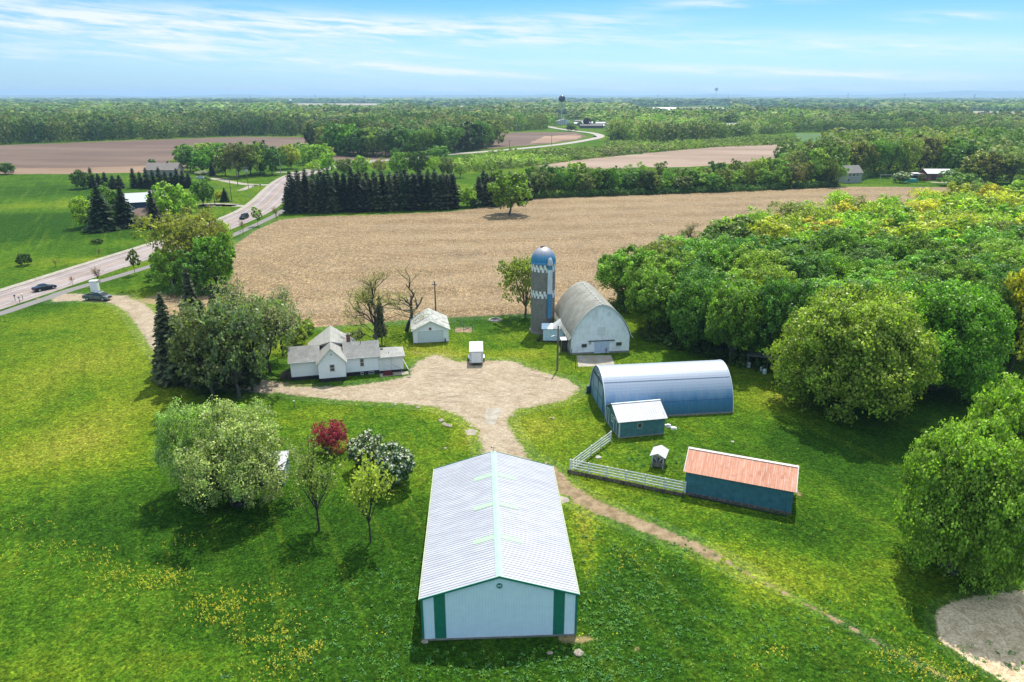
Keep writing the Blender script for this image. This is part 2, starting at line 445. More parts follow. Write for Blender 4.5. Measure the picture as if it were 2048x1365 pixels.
def stubble_fn(row_ang, tone=(1, 1, 1), speck=1.0):
    def fn(t, pos):
        wv = t.noise(pos, .02, 3, .5, out=0)
        wp = t.new('ShaderNodeVectorMath', operation='ADD'); t.put(wp.inputs[0], t.rot(pos, row_ang, (1, 1, 1)))
        t.put(wp.inputs[1], t.comb(0, t.math('MULTIPLY', wv, 30.0), 0))
        rows = t.noise(t.vmul(wp.outputs[0], (.05, .42, 1)), 1.0, 4, .7)
        big = t.noise(pos, .018, 4, .6); mid = t.noise(pos, .12, 5, .65)
        sp = t.noise(pos, 3.4, 3, .9); sp2 = t.noise(pos, 1.3, 4, .8)
        c = t.mix(t.step(big, .35, .65), (.158, .098, .043), (.20, .132, .062))
        c = t.mix(t.step(mid, .45, .7, 0, .6), c, (.25, .175, .09))
        c = t.mix(t.step(mid, .48, .3, 0, .5), c, (.12, .08, .045))
        c = t.mix(t.step(rows, .46, .70, 0, .45), c, (.26, .19, .12))
        c = t.mix(t.step(rows, .5, .3, 0, .5), c, (.11, .072, .042))
        c = t.mix(t.step(sp, .53, .62, 0, .8), c, (.46, .35, .20))
        c = t.mix(t.step(sp, .48, .38, 0, .85), c, (.085, .055, .032))
        c = t.mix(t.step(sp2, .52, .36, 0, .35), c, (.20, .15, .07))
        c = t.mix(t.step(t.noise(pos, .035, 5, .7), .52, .70, 0, .45), c, (.115, .085, .055))
        c = t.mix(t.step(t.noise(pos, .09, 5, .7), .58, .72, 0, .35), c, (.16, .15, .06))
        c = cells(t, t.rot(pos, .12, (1.35, .62, 1)), c, ((1.3, .86, 1.15), (3.0, .48, 1.6)))
        x_, y_, z_ = t.sep(pos); wob = t.math('MULTIPLY', t.noise(pos, .03, 3), 9.0)
        def lines(v, per, mk):
            f_ = t.math('ABSOLUTE', t.math('SUBTRACT', t.math('FRACT', t.math('DIVIDE', t.math('ADD', v, wob), per)), .5))
            return t.math('MULTIPLY', t.step(f_, .12, .38), mk)
        cx, cy = G(430, 520); dx = t.math('SUBTRACT', x_, cx); dy = t.math('SUBTRACT', y_, cy)
        r_ = t.math('SQRT', t.math('ADD', t.math('MULTIPLY', dx, dx), t.math('MULTIPLY', t.math('MULTIPLY', dy, dy), .45)))
        turn = t.math('SUBTRACT', 1.0, t.step(r_, 30, 52))                    # tractor turns at the west headland
        broken = t.step(t.noise(pos, .05, 4, .7), .40, .62)
        c = t.mix(lines(r_, 2.2, t.math('MULTIPLY', t.math('MULTIPLY', turn, broken), .20)), c, (.36, .28, .17))
        rows_ = t.math('ADD', y_, t.math('MULTIPLY', x_, -.16)); rest = t.math('SUBTRACT', 1.0, turn)
        c = t.mix(lines(rows_, 3.8, t.math('MULTIPLY', t.math('MULTIPLY', rest, broken), .34)), c, (.125, .08, .04))
        c = t.mix(lines(rows_, 19.0, t.math('MULTIPLY', rest, .20)), c, (.34, .26, .16))
        return t.mix(1.0, c, tone, 'MULTIPLY'), sp
    return fn
def straw_fn(t, pos):
    a = t.noise(pos, 1.2, 5, .75, 1.5); b = t.noise(pos, 5, 4, .8)
    c = t.mix(t.step(a, .35, .65), (.46, .34, .20), (.72, .58, .38))
    return t.mix(t.step(b, .55, .35, 0, .6), c, (.11, .08, .05)), b
def plowed_fn(c1, c2):
    def fn(t, pos):
        a = t.noise(t.rot(pos, .1, (.3, 1, 1)), .02, 5, .6); b = t.noise(t.rot(pos, .08, (.25, 1.3, 1)), .35, 5, .8)
        c = t.mix(t.step(a, .35, .65), c1, c2)
        c = t.mix(t.step(b, .56, .75, 0, .5), c, tuple(x * 1.45 for x in c2))
        c = t.mix(t.step(b, .48, .3, 0, .55), c, tuple(x * .6 for x in c1))
        return c, b
    return fn

# ------------------------------------------------------------------ ground sheets
def poly_sd(P, x, y):
    """signed distance (positive inside) of arrays x,y to polygon P"""
    P = np.asarray(P, float); d = np.full(x.shape, 1e18); ins = np.zeros(x.shape, bool)
    n = len(P)
    for i in range(n):
        a = P[i]; b = P[(i + 1) % n]; e = b - a
        wx = x - a[0]; wy = y - a[1]
        tt = np.clip((wx * e[0] + wy * e[1]) / max(e @ e, 1e-12), 0, 1)
        d = np.minimum(d, (wx - e[0] * tt) ** 2 + (wy - e[1] * tt) ** 2)
        c = ((a[1] > y) != (b[1] > y))
        with np.errstate(divide='ignore', invalid='ignore'):
            xi = a[0] + (y - a[1]) * e[0] / (e[1] if e[1] != 0 else 1e-12)
        ins ^= c & (x < xi)
    d = np.sqrt(d)
    return np.where(ins, d, -d)
# lush / dry / bare regions of the lawn: (px, py, radius x m, radius y m, amount)
BLOBS = {
    'dry': [(1550, 1178, 5, 2.5, .6), (1420, 1108, 2, 1.2, .9), (200, 700, 18, 14, .8), (120, 900, 9, 7, .8), (210, 850, 7, 9, .9), (60, 760, 12, 10, .7), (330, 800, 5, 5, .3), (640, 830, 5, 4, .7), (700, 880, 4, 3, .6), (800, 900, 4, 4, .55),
            (880, 820, 4, 3, 1.2), (940, 860, 2, 4, 1.0), (1060, 860, 3, 4, 1.0), (1130, 850, 5, 4, .8), (1170, 1060, 1.3, 5, 1.5), (1180, 1150, 1.0, 3, 1.2), (1100, 800, 6, 3, .6),
            (1350, 1120, 8, 2.5, .75), (1500, 1150, 6, 3, .6), (1250, 960, 5, 3, .5), (1450, 990, 5, 2, .6), (700, 690, 9, 4, .9), (780, 660, 9, 3, .5), (860, 700, 5, 4, 1.2), (920, 710, 6, 2, 1.1),
            (1050, 710, 5, 2.5, .9), (1100, 740, 3, 3, .8), (1170, 730, 2, 4, .7), (560, 700, 6, 5, .7), (1560, 800, 3, 3, .8), (250, 620, 12, 6, 1.0), (300, 590, 8, 6, .8), (60, 650, 20, 6, .9),
            (330, 1290, 4, 3, .5), (390, 1330, 3, 2, .6), (100, 1350, 6, 3, .7), (200, 1250, 6, 3, .3), (1690, 1000, 4, 3, .3), (100, 415, 60, 9, .9), (200, 520, 20, 5, .5), (760, 960, 4, 3, .6), (1540, 1280, 3, 3, .4), (1300, 780, 5, 4, .3)],
    'lush': [(1024, 1330, 45, 7, .35), (760, 1100, 14, 9, .4), (1330, 1180, 10, 8, .4), (1700, 900, 14, 12, .4), (100, 440, 60, 20, .9), (120, 380, 80, 30, .6), (250, 500, 15, 8, .5), (700, 1180, 9, 5, .5), (420, 1000, 10, 8, .5), (520, 1080, 8, 6, .7), (1300, 1150, 5, 4, .9), (1250, 1240, 4, 3, 1.2), (700, 1250, 6, 4, .9), (780, 1150, 4, 5, 1.0), (760, 1050, 5, 4, .5), (1060, 1330, 9, 2, .8), (1600, 880, 6, 5, .6), (300, 1080, 7, 4, .8),
             (1700, 950, 5, 6, .7), (1450, 900, 5, 3, .3), (1820, 880, 6, 10, .7), (60, 1050, 6, 4, .5), (1900, 800, 10, 8, .8), (1000, 640, 16, 5, .6), (1560, 1060, 5, 3, .4), (450, 470, 40, 12, .5), (60, 470, 40, 14, .7), (420, 1250, 8, 3, .5), (1450, 690, 10, 8, .6), (1640, 1060, 4, 4, .5)],
    'bare': [(1460, 1128, .9, .7, .6), (1510, 1156, .9, .6, .5), (1560, 1183, .9, .5, .42), (1610, 1210, .9, .5, .38), (1660, 1236, .9, .4, .4), (1170, 1275, 1.6, .5, 1.0), (1130, 1266, .6, 2.0, .8), (850, 1284, 1.0, .5, .7), (1000, 1288, 7, .35, .75), (1598, 985, .45, 2.0, 1.0), (1480, 1025, 6, .4, .45), (1270, 1300, .5, .5, .7), (1330, 1328, .4, .3, .7), (1310, 866, 1.5, 1.2, .7), (1600, 1085, .8, .5, .6),
             (920, 690, 3.5, .8, .5), (880, 722, 4, 1, .5), (1060, 700, 2.2, .6, .5), (1090, 720, 2.2, .5, .5), (1085, 740, 1.8, .8, .5), (835, 706, 2.5, 1, .7), (990, 640, 1.6, 1.2, 1.3), (1540, 858, 1.5, .8, .5), (1850, 900, 2, 1, .4), (560, 950, .8, 1.2, .9), (1470, 822, .8, .6, .6), (890, 845, 2, .4, .7), (700, 808, 1.8, .35, .5), (850, 812, 2.2, .3, .5), (745, 750, 3, .8, .4),
             (1190, 845, .5, 5, .6), (1240, 883, 3.4, .35, .5), (1700, 1270, 1.2, .3, .5), (380, 590, 6, 8, .8), (310, 600, 6, 5, .7), (100, 598, 12, 1.3, .6), (70, 1330, 1.5, .8, .4), (385, 1330, 1.2, .6, .5), (1245, 1000, 1, .4, .4), (590, 770, 5, .5, .7), (1360, 970, 1, .5, .5)]}
_BL = {k: [(G(px, py), rx, ry, a) for px, py, rx, ry, a in v] for k, v in BLOBS.items()}
def grass_attrs(x, y):
    out = {}
    for k, v in _BL.items():
        acc = np.zeros(x.shape)
        for (cx, cy), rx, ry, a in v:
            acc += a * np.exp(-((x - cx) / rx) ** 2 - ((y - cy) / ry) ** 2)
        out[k] = np.clip(acc, 0, 1.6)
    return out
def grid_mesh(name, xs, ys, z, mat, keep=None, extra=None):
    XX, YY = np.meshgrid(xs, ys, indexing='ij')
    nx, ny = len(xs), len(ys)
    V = np.stack([XX.ravel(), YY.ravel(), np.full(XX.size, z)], 1)
    I = (np.arange(nx - 1)[:, None] * ny + np.arange(ny - 1)[None, :])
    Q = np.stack([I, I + ny, I + ny + 1, I + 1], -1).reshape(-1, 4)
    A = grass_attrs(V[:, 0], V[:, 1])
    if extra: A.update(extra(V[:, 0], V[:, 1]))
    if keep is not None:
        kv = keep(V[:, 0], V[:, 1])
        Q = Q[kv[Q].any(axis=1)]
        used = np.unique(Q); re = np.zeros(len(V), np.int64); re[used] = np.arange(len(used))
        Q = re[Q]; V = V[used]; A = {k: a[used] for k, a in A.items()}
    return np_mesh(name, V, Q, mat, vert_attr=A)
def soft_sheet(name, polys, z, res, soft, mat, label=None, fringe=True):
    """polys: list of world polygons; union"""
    P = [np.asarray(p, float) for p in polys]
    allp = np.concatenate(P); lo = allp.min(0) - soft - res; hi = allp.max(0) + soft + res
    xs = np.arange(lo[0], hi[0] + res, res); ys = np.arange(lo[1], hi[1] + res, res)
    def sdf(x, y):
        d = poly_sd(P[0], x, y)
        for p in P[1:]: d = np.maximum(d, poly_sd(p, x, y))
        return d
    me = grid_mesh(name, xs, ys, z, mat, keep=lambda x, y: sdf(x, y) > (-soft if fringe else 0), extra=lambda x, y: {'w': np.clip(.5 + .5 * sdf(x, y) / soft, 0, 1)})
    o = bpy.data.objects.new(name, me); COL.objects.link(o)
    return tag(o, label, kind='structure')
def strip(path, width, taper=None):
    """polygon round a polyline"""
    L, R = [], []
    P = [Vector(p) for p in path]
    for i, p in enumerate(P):
        d = (P[min(i + 1, len(P) - 1)] - P[max(i - 1, 0)]).normalized(); n = Vector((-d.y, d.x))
        ww = width if taper is None else width + (taper - width) * i / (len(P) - 1)
        L.append(p + n * ww / 2); R.append(p - n * ww / 2)
    return [tuple(q) for q in L + R[::-1]]
def smooth_path(pts, n=8):
    """Catmull-Rom through points"""
    P = [np.array(p, float) for p in pts]; P = [2 * P[0] - P[1]] + P + [2 * P[-1] - P[-2]]
    out = []
    for i in range(1, len(P) - 2):
        for k in range(n):
            t = k / n; a, b, c, d = P[i - 1:i + 3]
            out.append(.5 * ((2 * b) + (-a + c) * t + (2 * a - 5 * b + 4 * c - d) * t * t + (-a + 3 * b - 3 * c + d) * t ** 3))
    out.append(P[-2]); return [tuple(p) for p in out]

def geo_axis(lo, hi, step, far, g=1.18):
    a = list(np.arange(lo, hi + step, step)); s_ = step; x = a[-1]
    while x < far: s_ *= g; x += s_; a.append(x)
    s_ = step; x = a[0]; b = []
    while x > -far: s_ *= g; x -= s_; b.append(x)
    return np.array(b[::-1] + a)
g_o = bpy.data.objects.new('ground', grid_mesh('ground', geo_axis(-130, 130, 1.0, 25000), geo_axis(30, 200, 1.0, 25000), 0.0, grass_mat()))
COL.objects.link(g_o); tag(g_o, kind='structure')
# ================================================================== setting: fields, roads, yard
def hard_sheet(name, poly, z, mat, label=None):
    from mathutils.geometry import tessellate_polygon
    tr = tessellate_polygon([[Vector((p[0], p[1], 0)) for p in poly]])
    V = np.array([(p[0], p[1], z) for p in poly]); Q = np.array(tr)
    a, b, c = V[Q[:, 0]], V[Q[:, 1]], V[Q[:, 2]]
    cr = (b[:, 0] - a[:, 0]) * (c[:, 1] - a[:, 1]) - (b[:, 1] - a[:, 1]) * (c[:, 0] - a[:, 0])
    Q[cr < 0] = Q[cr < 0][:, ::-1]
    me = np_mesh(name, V, Q, mat)
    o = bpy.data.objects.new(name, me); COL.objects.link(o)
    return tag(o, label, kind='structure')
def cover_mat(name, fn):
    m, t, p, out = new_mat(name)
    pos = t.new('ShaderNodeNewGeometry').outputs['Position']
    c, h = fn(t, pos); t.put(p.inputs['Base Color'], c); p.inputs['Roughness'].default_value = .9
    p.inputs['Specular IOR Level'].default_value = .2
    return m
def wobble(poly, step=6, amp=1.2, seed=1):
    r = np.random.default_rng(seed); out = []
    for i, a in enumerate(poly):
        b = poly[(i + 1) % len(poly)]; a = np.array(a); b_ = np.array(b); n = max(1, int(np.linalg.norm(b_ - a) / step))
        for k in range(n):
            out.append(tuple(a + (b_ - a) * k / n + r.normal(0, amp, 2) * (1 if k else .3)))
    return out

# central stubble field, seen at once behind the farmyard
stub = soft_mat('stubble', stubble_fn(.35), .6, .55)
field_px = [(620, 656), (560, 650), (480, 640), (400, 645), (335, 640), (318, 612), (335, 588), (400, 578), (458, 566), (468, 545), (462, 520), (470, 490), (510, 462), (560, 440), (620, 434), (760, 430),
            (900, 424), (1000, 410), (1060, 396), (1150, 392), (1400, 385), (1690, 374), (1900, 375), (1960, 385), (1850, 420), (1640, 440), (1500, 470), (1420, 520), (1330, 560), (1280, 590), (1215, 615), (1090, 626), (900, 636), (820, 640), (700, 650)]
soft_sheet('stubble_field', [Gs(field_px)], .010, 1.6, 1.6, stub)
corner = [(1872, 1225), (1900, 1205), (1960, 1192), (2060, 1180), (2100, 1250), (2100, 1400), (2040, 1385), (1985, 1350), (1920, 1310), (1876, 1278)]
soft_sheet('straw_field', [Gs(corner)], .008, .3, .7, soft_mat('straw', straw_fn, 1.2, .6, bump=.6, bump_d=.15))

# far fields
pl1 = cover_mat('plowed_brown', plowed_fn((.105, .065, .045), (.15, .10, .07)))
pl2 = cover_mat('plowed_tan', plowed_fn((.22, .135, .085), (.31, .20, .13)))
pl3 = cover_mat('marsh_tan', plowed_fn((.21, .145, .10), (.31, .225, .165)))
far_tan = cover_mat('far_tan', plowed_fn((.26, .20, .15), (.34, .28, .22)))
hard_sheet('plowed_field', wobble(Gs([(-260, 296), (0, 291), (250, 282), (480, 274), (612, 275), (650, 285), (672, 300), (640, 316), (560, 322), (480, 330), (380, 338), (310, 345), (160, 347), (0, 348), (-260, 352)]), 9, 1.5), .012, pl1)
hard_sheet('sandy_field', wobble(Gs([(-200, 336), (160, 336), (300, 331), (372, 327), (380, 336), (300, 345.5), (160, 347.3), (0, 348.3), (-200, 351)]), 7, 2.2, 5), .020, cover_mat('plowed_edge', plowed_fn((.18, .115, .07), (.24, .16, .10))))
hard_sheet('plowed_field', wobble(Gs([(672, 300), (800, 303), (872, 306), (800, 318), (758, 323), (700, 327), (650, 322)]), 9, 1.2), .012, pl1)
hard_sheet('plowed_field', wobble(Gs([(980, 267), (1054, 265), (1150, 265), (1172, 271), (1160, 279), (1113, 286), (1000, 296), (922, 303), (930, 296), (985, 285)]), 12, 1.5), .012, pl1)
hard_sheet('sandy_field', wobble(Gs([(1085, 273), (1150, 269), (1166, 272), (1156, 278), (1113, 284), (1060, 288)]), 12, 3), .020, pl2)
hard_sheet('marsh_field', wobble(Gs([(1065, 332), (1180, 318), (1300, 306), (1430, 294), (1560, 287), (1600, 289), (1600, 306), (1520, 322), (1400, 333), (1250, 337), (1120, 339)]), 8, 1.8), .012, pl3)
for px in ([(585, 207.3), (760, 207.6), (755, 211), (600, 212)], [(1500, 216.5), (1740, 217.5), (1740, 219.5), (1500, 219.0)], [(1940, 223), (2048, 224), (2048, 228), (1950, 227)], [(1250, 215), (1460, 215.6), (1460, 217.6), (1250, 217)], [(820, 215), (1010, 215.4), (1010, 217.6), (830, 217.8)], [(1000, 205), (1250, 205.5), (1250, 207), (1000, 207)]):
    hard_sheet('distant_field', Gs(px), .25, far_tan)
hard_sheet('meadow', wobble(Gs([(1590, 267), (1830, 267), (1900, 272), (1790, 282), (1600, 283)]), 14, 1), .03, cover_mat('meadow', plowed_fn((.055, .11, .025), (.085, .15, .035))))

# gravel yard, drive and tracks
yard = [(500, 776), (572, 788), (671, 800), (773, 805), (869, 814), (920, 831), (944, 850), (958, 872), (968, 905), (960, 960), (1072, 950), (1050, 905), (1026, 869), (1013, 841), (1033, 820), (1132, 800), (1160, 778),
        (1132, 759), (1064, 739), (1023, 722), (972, 722), (915, 724), (880, 712), (862, 712), (840, 722), (822, 738), (820, 752), (767, 764), (691, 774), (582, 774), (500, 764)]
drive_px = [(-60, 595), (123, 596), (180, 596), (240, 602), (278, 622), (305, 655), (330, 690), (365, 722), (420, 748), (500, 769), (560, 778)]
drive = strip(smooth_path(Gs(drive_px[1:])), 4.4)
gm = soft_mat('gravel', gravel_fn, 1.1, .75)
soft_sheet('gravel_driveway', [Gs(yard), drive, Gs([(108, 588), (150, 588), (262, 592), (240, 606), (150, 602), (105, 604)])], .014, .38, 1.5, gm)
track_px = [(1040, 915), (1095, 945), (1130, 978), (1180, 1008), (1240, 1033), (1320, 1066), (1385, 1092), (1440, 1118), (1500, 1150)]
soft_sheet('dirt_track', [strip(smooth_path(Gs(track_px)), 3.0, .9)], .010, .25, 1.1, soft_mat('dirt', dirt_fn, 1.1, .7))
soft_sheet('dirt_track', [strip(smooth_path(Gs([(1452, 1124), (1520, 1160), (1610, 1208), (1700, 1255), (1760, 1290), (1850, 1335), (1920, 1368), (2000, 1400)])), .16)], .012, .2, .5, soft_mat('dirt_rut', dirt_fn, .9, 1.25))
con = soft_mat('concrete', concrete_fn, 1.5, .3, rough=.8)
hard_sheet('concrete_slab', wobble(Gs([(972, 818), (1004, 816), (989, 851), (970, 848)]), .6, .06, 3), .028, cover_mat('slab_concrete', concrete_fn))
soft_sheet('concrete_slab', [Gs([(930, 862), (944, 858), (955, 862), (951, 870), (936, 871)])], .024, .15, .25, con)
soft_sheet('concrete_slab', [Gs([(1119, 992), (1136, 996), (1140, 1003), (1124, 1008), (1118, 1000)])], .024, .15, .25, con)

# highway: asphalt, concrete gutter strip, kerb step, painted lines, asphalt bike path
cl_ = smooth_path([(-134, 30), (-124, 85), (-117.5, 118), (-112, 145), (-107, 178), (-102, 212), (-99.6, 245), (-99.6, 272), (-103.5, 300), (-110.5, 335), (-117, 372), (-119, 402), (-115, 435), (-106, 462), (-94, 488), (-80, 502),
                   (-64, 530), (-42, 552), (-3, 594), (40, 655), (66, 706), (90, 766), (98, 816), (94, 871), (78, 922), (60, 993), (52, 1060)], 10)
def offset(path, d):
    out = []
    for i, p in enumerate(path):
        a = np.array(path[max(i - 1, 0)]); b = np.array(path[min(i + 1, len(path) - 1)]); t = (b - a) / np.linalg.norm(b - a)
        out.append((p[0] - t[1] * d, p[1] + t[0] * d))
    return out
def ribbon(name, path, d0, d1, z, mat, z0=None, i0=0, i1=None, kind='structure'):
    """road-like band between offsets d0<d1 (positive = west of the line when heading north)"""
    A = offset(path, d0)[i0:i1]; B = offset(path, d1)[i0:i1]
    V = [(x, y, z) for x, y in A] + [(x, y, z) for x, y in B]; n = len(A)
    Fs = [(i, i + 1, n + i + 1, n + i) for i in range(n - 1)]
    if z0 is not None:
        V += [(x, y, z0) for x, y in A] + [(x, y, z0) for x, y in B]
        Fs += [(i, 2 * n + i, 2 * n + i + 1, i + 1) for i in range(n - 1)] + [(n + i + 1, 3 * n + i + 1, 3 * n + i, n + i) for i in range(n - 1)]
    mb = MB(); mb.add(V, Fs); o = mb.build(name, mat)
    return tag(o, kind=kind)
def asphalt_fn(t, pos):
    a = t.noise(pos, .12, 4, .6); b = t.noise(pos, 2.5, 4, .7)
    c = t.mix(t.step(a, .35, .65), (.235, .19, .175), (.31, .26, .24))
    return t.mix(t.step(b, .6, .35, 0, .25), c, (.18, .15, .14)), b
asph = cover_mat('asphalt', asphalt_fn); gut = cover_mat('gutter_concrete', concrete_fn)
nn = 161
ribbon('road', cl_, -6.6, 4.9, .03, asph, i1=nn)
ribbon('sidewalk', cl_, 4.9, 7.1, .14, gut, z0=0, i1=nn)
ribbon('kerb', cl_, -7.1, -6.6, .12, gut, z0=0, i0=40, i1=112)
ribbon('road', cl_, -4.8, 4.8, .06, cover_mat('far_road', lambda t, pos: (t.mix(t.noise(pos, .2, 4), (.30, .27, .24), (.38, .345, .31)), pos)), i0=nn - 1)
wl = flat('road_paint_white', (.50, .48, .45), .6, var=.15); yl = flat('road_paint_yellow', (.50, .33, .12), .6, var=.15)
ribbon('lane_marking', cl_, 2.55, 2.72, .036, wl, i1=nn)
ribbon('lane_marking', cl_, -4.25, -4.08, .036, wl, i1=nn)
ribbon('lane_marking', cl_, -.85, -.66, .036, yl, i1=nn)
bp = smooth_path(Gs([(-70, 646), (0, 628), (60, 608), (105, 593)]) + [(-101.2, 154.5), (-96.5, 170), (-92.5, 187), (-89.5, 212), (-88.2, 240), (-88.0, 262), (-89.5, 280), (-93.5, 300), (-98, 322)], 8)
ribbon('bike_path', bp, -1.35, 1.35, .022, cover_mat('bike_path', path_fn))
# side drives of the houses across the road
for pts, wd in (([(548, 413), (500, 412.5), (440, 411.5), (400, 411)], 4.0), ([(470, 411), (430, 409), (400, 410)], 6.0), ([(540, 370), (505, 370), (470, 366), (430, 358), (400, 356)], 4.5), ([(505, 371), (485, 380), (475, 381)], 3), ([(600, 346), (575, 345), (552, 345)], 4),
                ([(350, 437), (325, 440), (300, 442)], 3.5)):
    nm = 'driveway'
    soft_sheet(nm, [strip(smooth_path(Gs(pts), 4), wd)], .026, 1.0, .5, soft_mat('drive_far_%d' % int(wd * 10 + pts[0][0]), concrete_fn, .5, .3))
soft_sheet('side_road', [strip(smooth_path([(-107, 143), (-122, 141), (-150, 139)], 5), 6)], .026, .6, .5, soft_mat('side_road', path_fn, .5, .3))

# low hills along the horizon
def hill(x0, x1, y, h, dep, seed, mat):
    r = np.random.default_rng(seed); n = 60; V = []; m = 6
    prof = [0, .7, 1, .9, .4, 0]
    ph = r.uniform(0, 6, 4)
    for i in range(n + 1):
        f = i / n; x = x0 + (x1 - x0) * f
        hh = h * (math.sin(math.pi * f) ** .8) * (1 + .18 * math.sin(9 * f + ph[0]) + .10 * math.sin(21 * f + ph[1]) + .05 * math.sin(47 * f + ph[2]))
        for k in range(m): V.append((x, y + dep * (k / (m - 1)), max(hh * prof[k], -1) - .5))
    Fs = [(i * m + k, (i + 1) * m + k, (i + 1) * m + k + 1, i * m + k + 1) for i in range(n) for k in range(m - 1)]
    o = MB().add(V, Fs).build('hills', mat, smooth=True); tag(o, kind='structure')
hm = flat('hill_woods', (.055, .10, .05), .9, var=.5, scale=.004)
hill(5200, 15500, 14500, 118, 2500, 1, hm)
hill(9000, 15500, 15500, 70, 2500, 12, hm)
hill(-2600, 2800, 14000, 62, 2500, 3, hm)
hill(-16000, -7000, 14000, 75, 2500, 4, hm)
hill(-8000, -3000, 15000, 55, 2000, 5, hm)
hill(1500, 7000, 15500, 58, 2000, 6, hm)
hill(-16000, 16000, 16500, 44, 2500, 7, hm)
# ================================================================== buildings
def ribbed_slope(mb, e0, e1, r1, r0, t=.05, pitch=.3, rib=.05, rh=.035):
    """roof slope: eave line e0-e1, ridge line r0-r1, with raised ribs from eave to ridge"""
    e0, e1, r1, r0 = map(Vector, (e0, e1, r1, r0))
    mb.slab(e0, e1, r1, r0, t)
    n = (e1 - e0).cross(r0 - e0).normalized()
    if n.z < 0: n = -n
    L = (e1 - e0).length; k = int(L / pitch)
    for i in range(1, k):
        f = i / k; a = e0.lerp(e1, f); b = r0.lerp(r1, f); w_ = (e1 - e0).normalized() * rib / 2
        mb.quadbox([a - w_ - n * .01, a + w_ - n * .01, b + w_ - n * .01, b - w_ - n * .01], [a - w_ * .6 + n * rh, a + w_ * .6 + n * rh, b + w_ * .6 + n * rh, b - w_ * .6 + n * rh])
def window(parent, x, y, z, w_, h, face='y-', frame_m=None, glass_m=None, fw=.07, mull=True, name='window'):
    """window on a wall; face gives the outward direction"""
    fr = MB(); gl = MB(); d = .06
    def bx(mb, a0, a1, b0, b1, o0, o1):
        if face == 'y-': mb.box(x + a0, x + a1, y - o1, y - o0, z + b0, z + b1)
        if face == 'y+': mb.box(x + a0, x + a1, y + o0, y + o1, z + b0, z + b1)
        if face == 'x-': mb.box(x - o1, x - o0, y + a0, y + a1, z + b0, z + b1)
        if face == 'x+': mb.box(x + o0, x + o1, y + a0, y + a1, z + b0, z + b1)
    hw = w_ / 2
    bx(fr, -hw - fw, hw + fw, h, h + fw, -.02, d); bx(fr, -hw - fw, hw + fw, -fw, 0, -.02, d + .03)
    bx(fr, -hw - fw, -hw, 0, h, -.02, d); bx(fr, hw, hw + fw, 0, h, -.02, d)
    if mull: bx(fr, -hw, hw, h / 2 - .03, h / 2 + .03, -.02, d - .012)
    bx(gl, -hw, hw, 0, h, -.03, .018)
    o = fr.build(name, frame_m or white_trim, parent)
    gl.build('pane', glass_m or glass, o)
    return o
glass = flat('glass', (.035, .045, .05), .12, var=.3, scale=1.2, spec=.8)
white_trim = flat('white_trim', (.62, .62, .60), .5, var=.08, scale=4)
white_paint = flat('white_paint', (.78, .79, .78), .55, var=.06, dirt=(.60, .60, .56), scale=1.5)
black_f = flat('black_foundation', (.022, .024, .026), .7, var=.4, scale=2)
wood_dark = flat('dark_wood', (.085, .065, .05), .85, var=.4, scale=3, streak=True)
wood_grey = flat('grey_wood', (.20, .185, .165), .85, var=.35, scale=4, streak=True)
steel = flat('steel', (.32, .33, .34), .35, metal=.8, var=.2)
black_m = flat('black_metal', (.02, .02, .022), .45, var=.3)
rubber = flat('rubber', (.018, .018, .019), .8, var=.3)
concrete_m = flat('concrete_block', (.26, .245, .215), .85, var=.2, scale=2, dirt=(.25, .22, .18))
brick_m = flat('brick_red', (.20, .085, .055), .85, var=.35, scale=7)

# ---- big pole shed in front: origin at the centre of its front wall
SHX, SHY, SHR = -1.0, 46.15, math.radians(2.7)
sh = thing('pole_shed', 'large pole shed with ribbed white metal roof and green trimmed gable', 'shed', (SHX, SHY, 0), SHR)
hw, eh, rh_, LN = 6.2, 4.2, 6.08, 20.4
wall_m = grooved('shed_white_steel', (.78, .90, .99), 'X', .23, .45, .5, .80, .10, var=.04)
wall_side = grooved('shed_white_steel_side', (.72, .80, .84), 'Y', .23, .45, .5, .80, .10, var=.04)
grn = grooved('shed_green_steel', (.018, .20, .125), 'X', .23, .45, .5, .65, .10, var=.10)
green_trim = flat('green_trim', (.018, .19, .12), .4, var=.1)
mb = MB(); mb.prism([(-hw, .10), (hw, .10), (hw, eh), (0, rh_ - .04), (-hw, eh)], 0.0, .12)
mb.build('gable_wall', wall_m, sh)
MB().prism([(-hw, .10), (hw, .10), (hw, eh), (0, rh_ - .04), (-hw, eh)], LN - .12, LN).build('gable_wall', wall_m, sh)
for s in (-1, 1):
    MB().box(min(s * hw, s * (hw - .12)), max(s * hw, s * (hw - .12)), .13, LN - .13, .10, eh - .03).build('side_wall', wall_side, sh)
MB().box(-hw - .05, hw + .05, -.05, LN + .05, -.05, .16).build('foundation', concrete_m, sh)
for x0, x1 in ((-5.27, -4.36), (4.36, 5.27)):
    zl, zr = eh + (hw - abs(x0)) / hw * (rh_ - eh) - .14, eh + (hw - abs(x1)) / hw * (rh_ - eh) - .14
    MB().prism([(x0, .17), (x1, .17), (x1, zr), (x0, zl)], -.022, -.002).build('green_panel', grn, sh)
for s in (-1, 1):
    MB().box(s * hw - .09 + .03 * s, s * hw + .09 + .03 * s, -.045, .10, .17, eh - .02).build('corner_trim', green_trim, sh)
    MB().box(s * hw - .09 + .03 * s, s * hw + .09 + .03 * s, LN - .10, LN + .045, .17, eh - .02).build('corner_trim', green_trim, sh)
roof_m, t, p, out = new_mat('shed_roof_white')
oc = t.new('ShaderNodeTexCoord').outputs['Object']; x_, y_, z_ = t.sep(oc)
n_ = t.noise(t.vmul(oc, (.35, 1.6, .35)), 1.4, 5, .65)
c = t.mix(t.step(n_, .35, .65), (.40, .40, .43), (.52, .52, .545))
c = t.mix(t.step(t.noise(oc, .8, 6, .7), .50, .75, 0, .4), c, (.50, .43, .42))
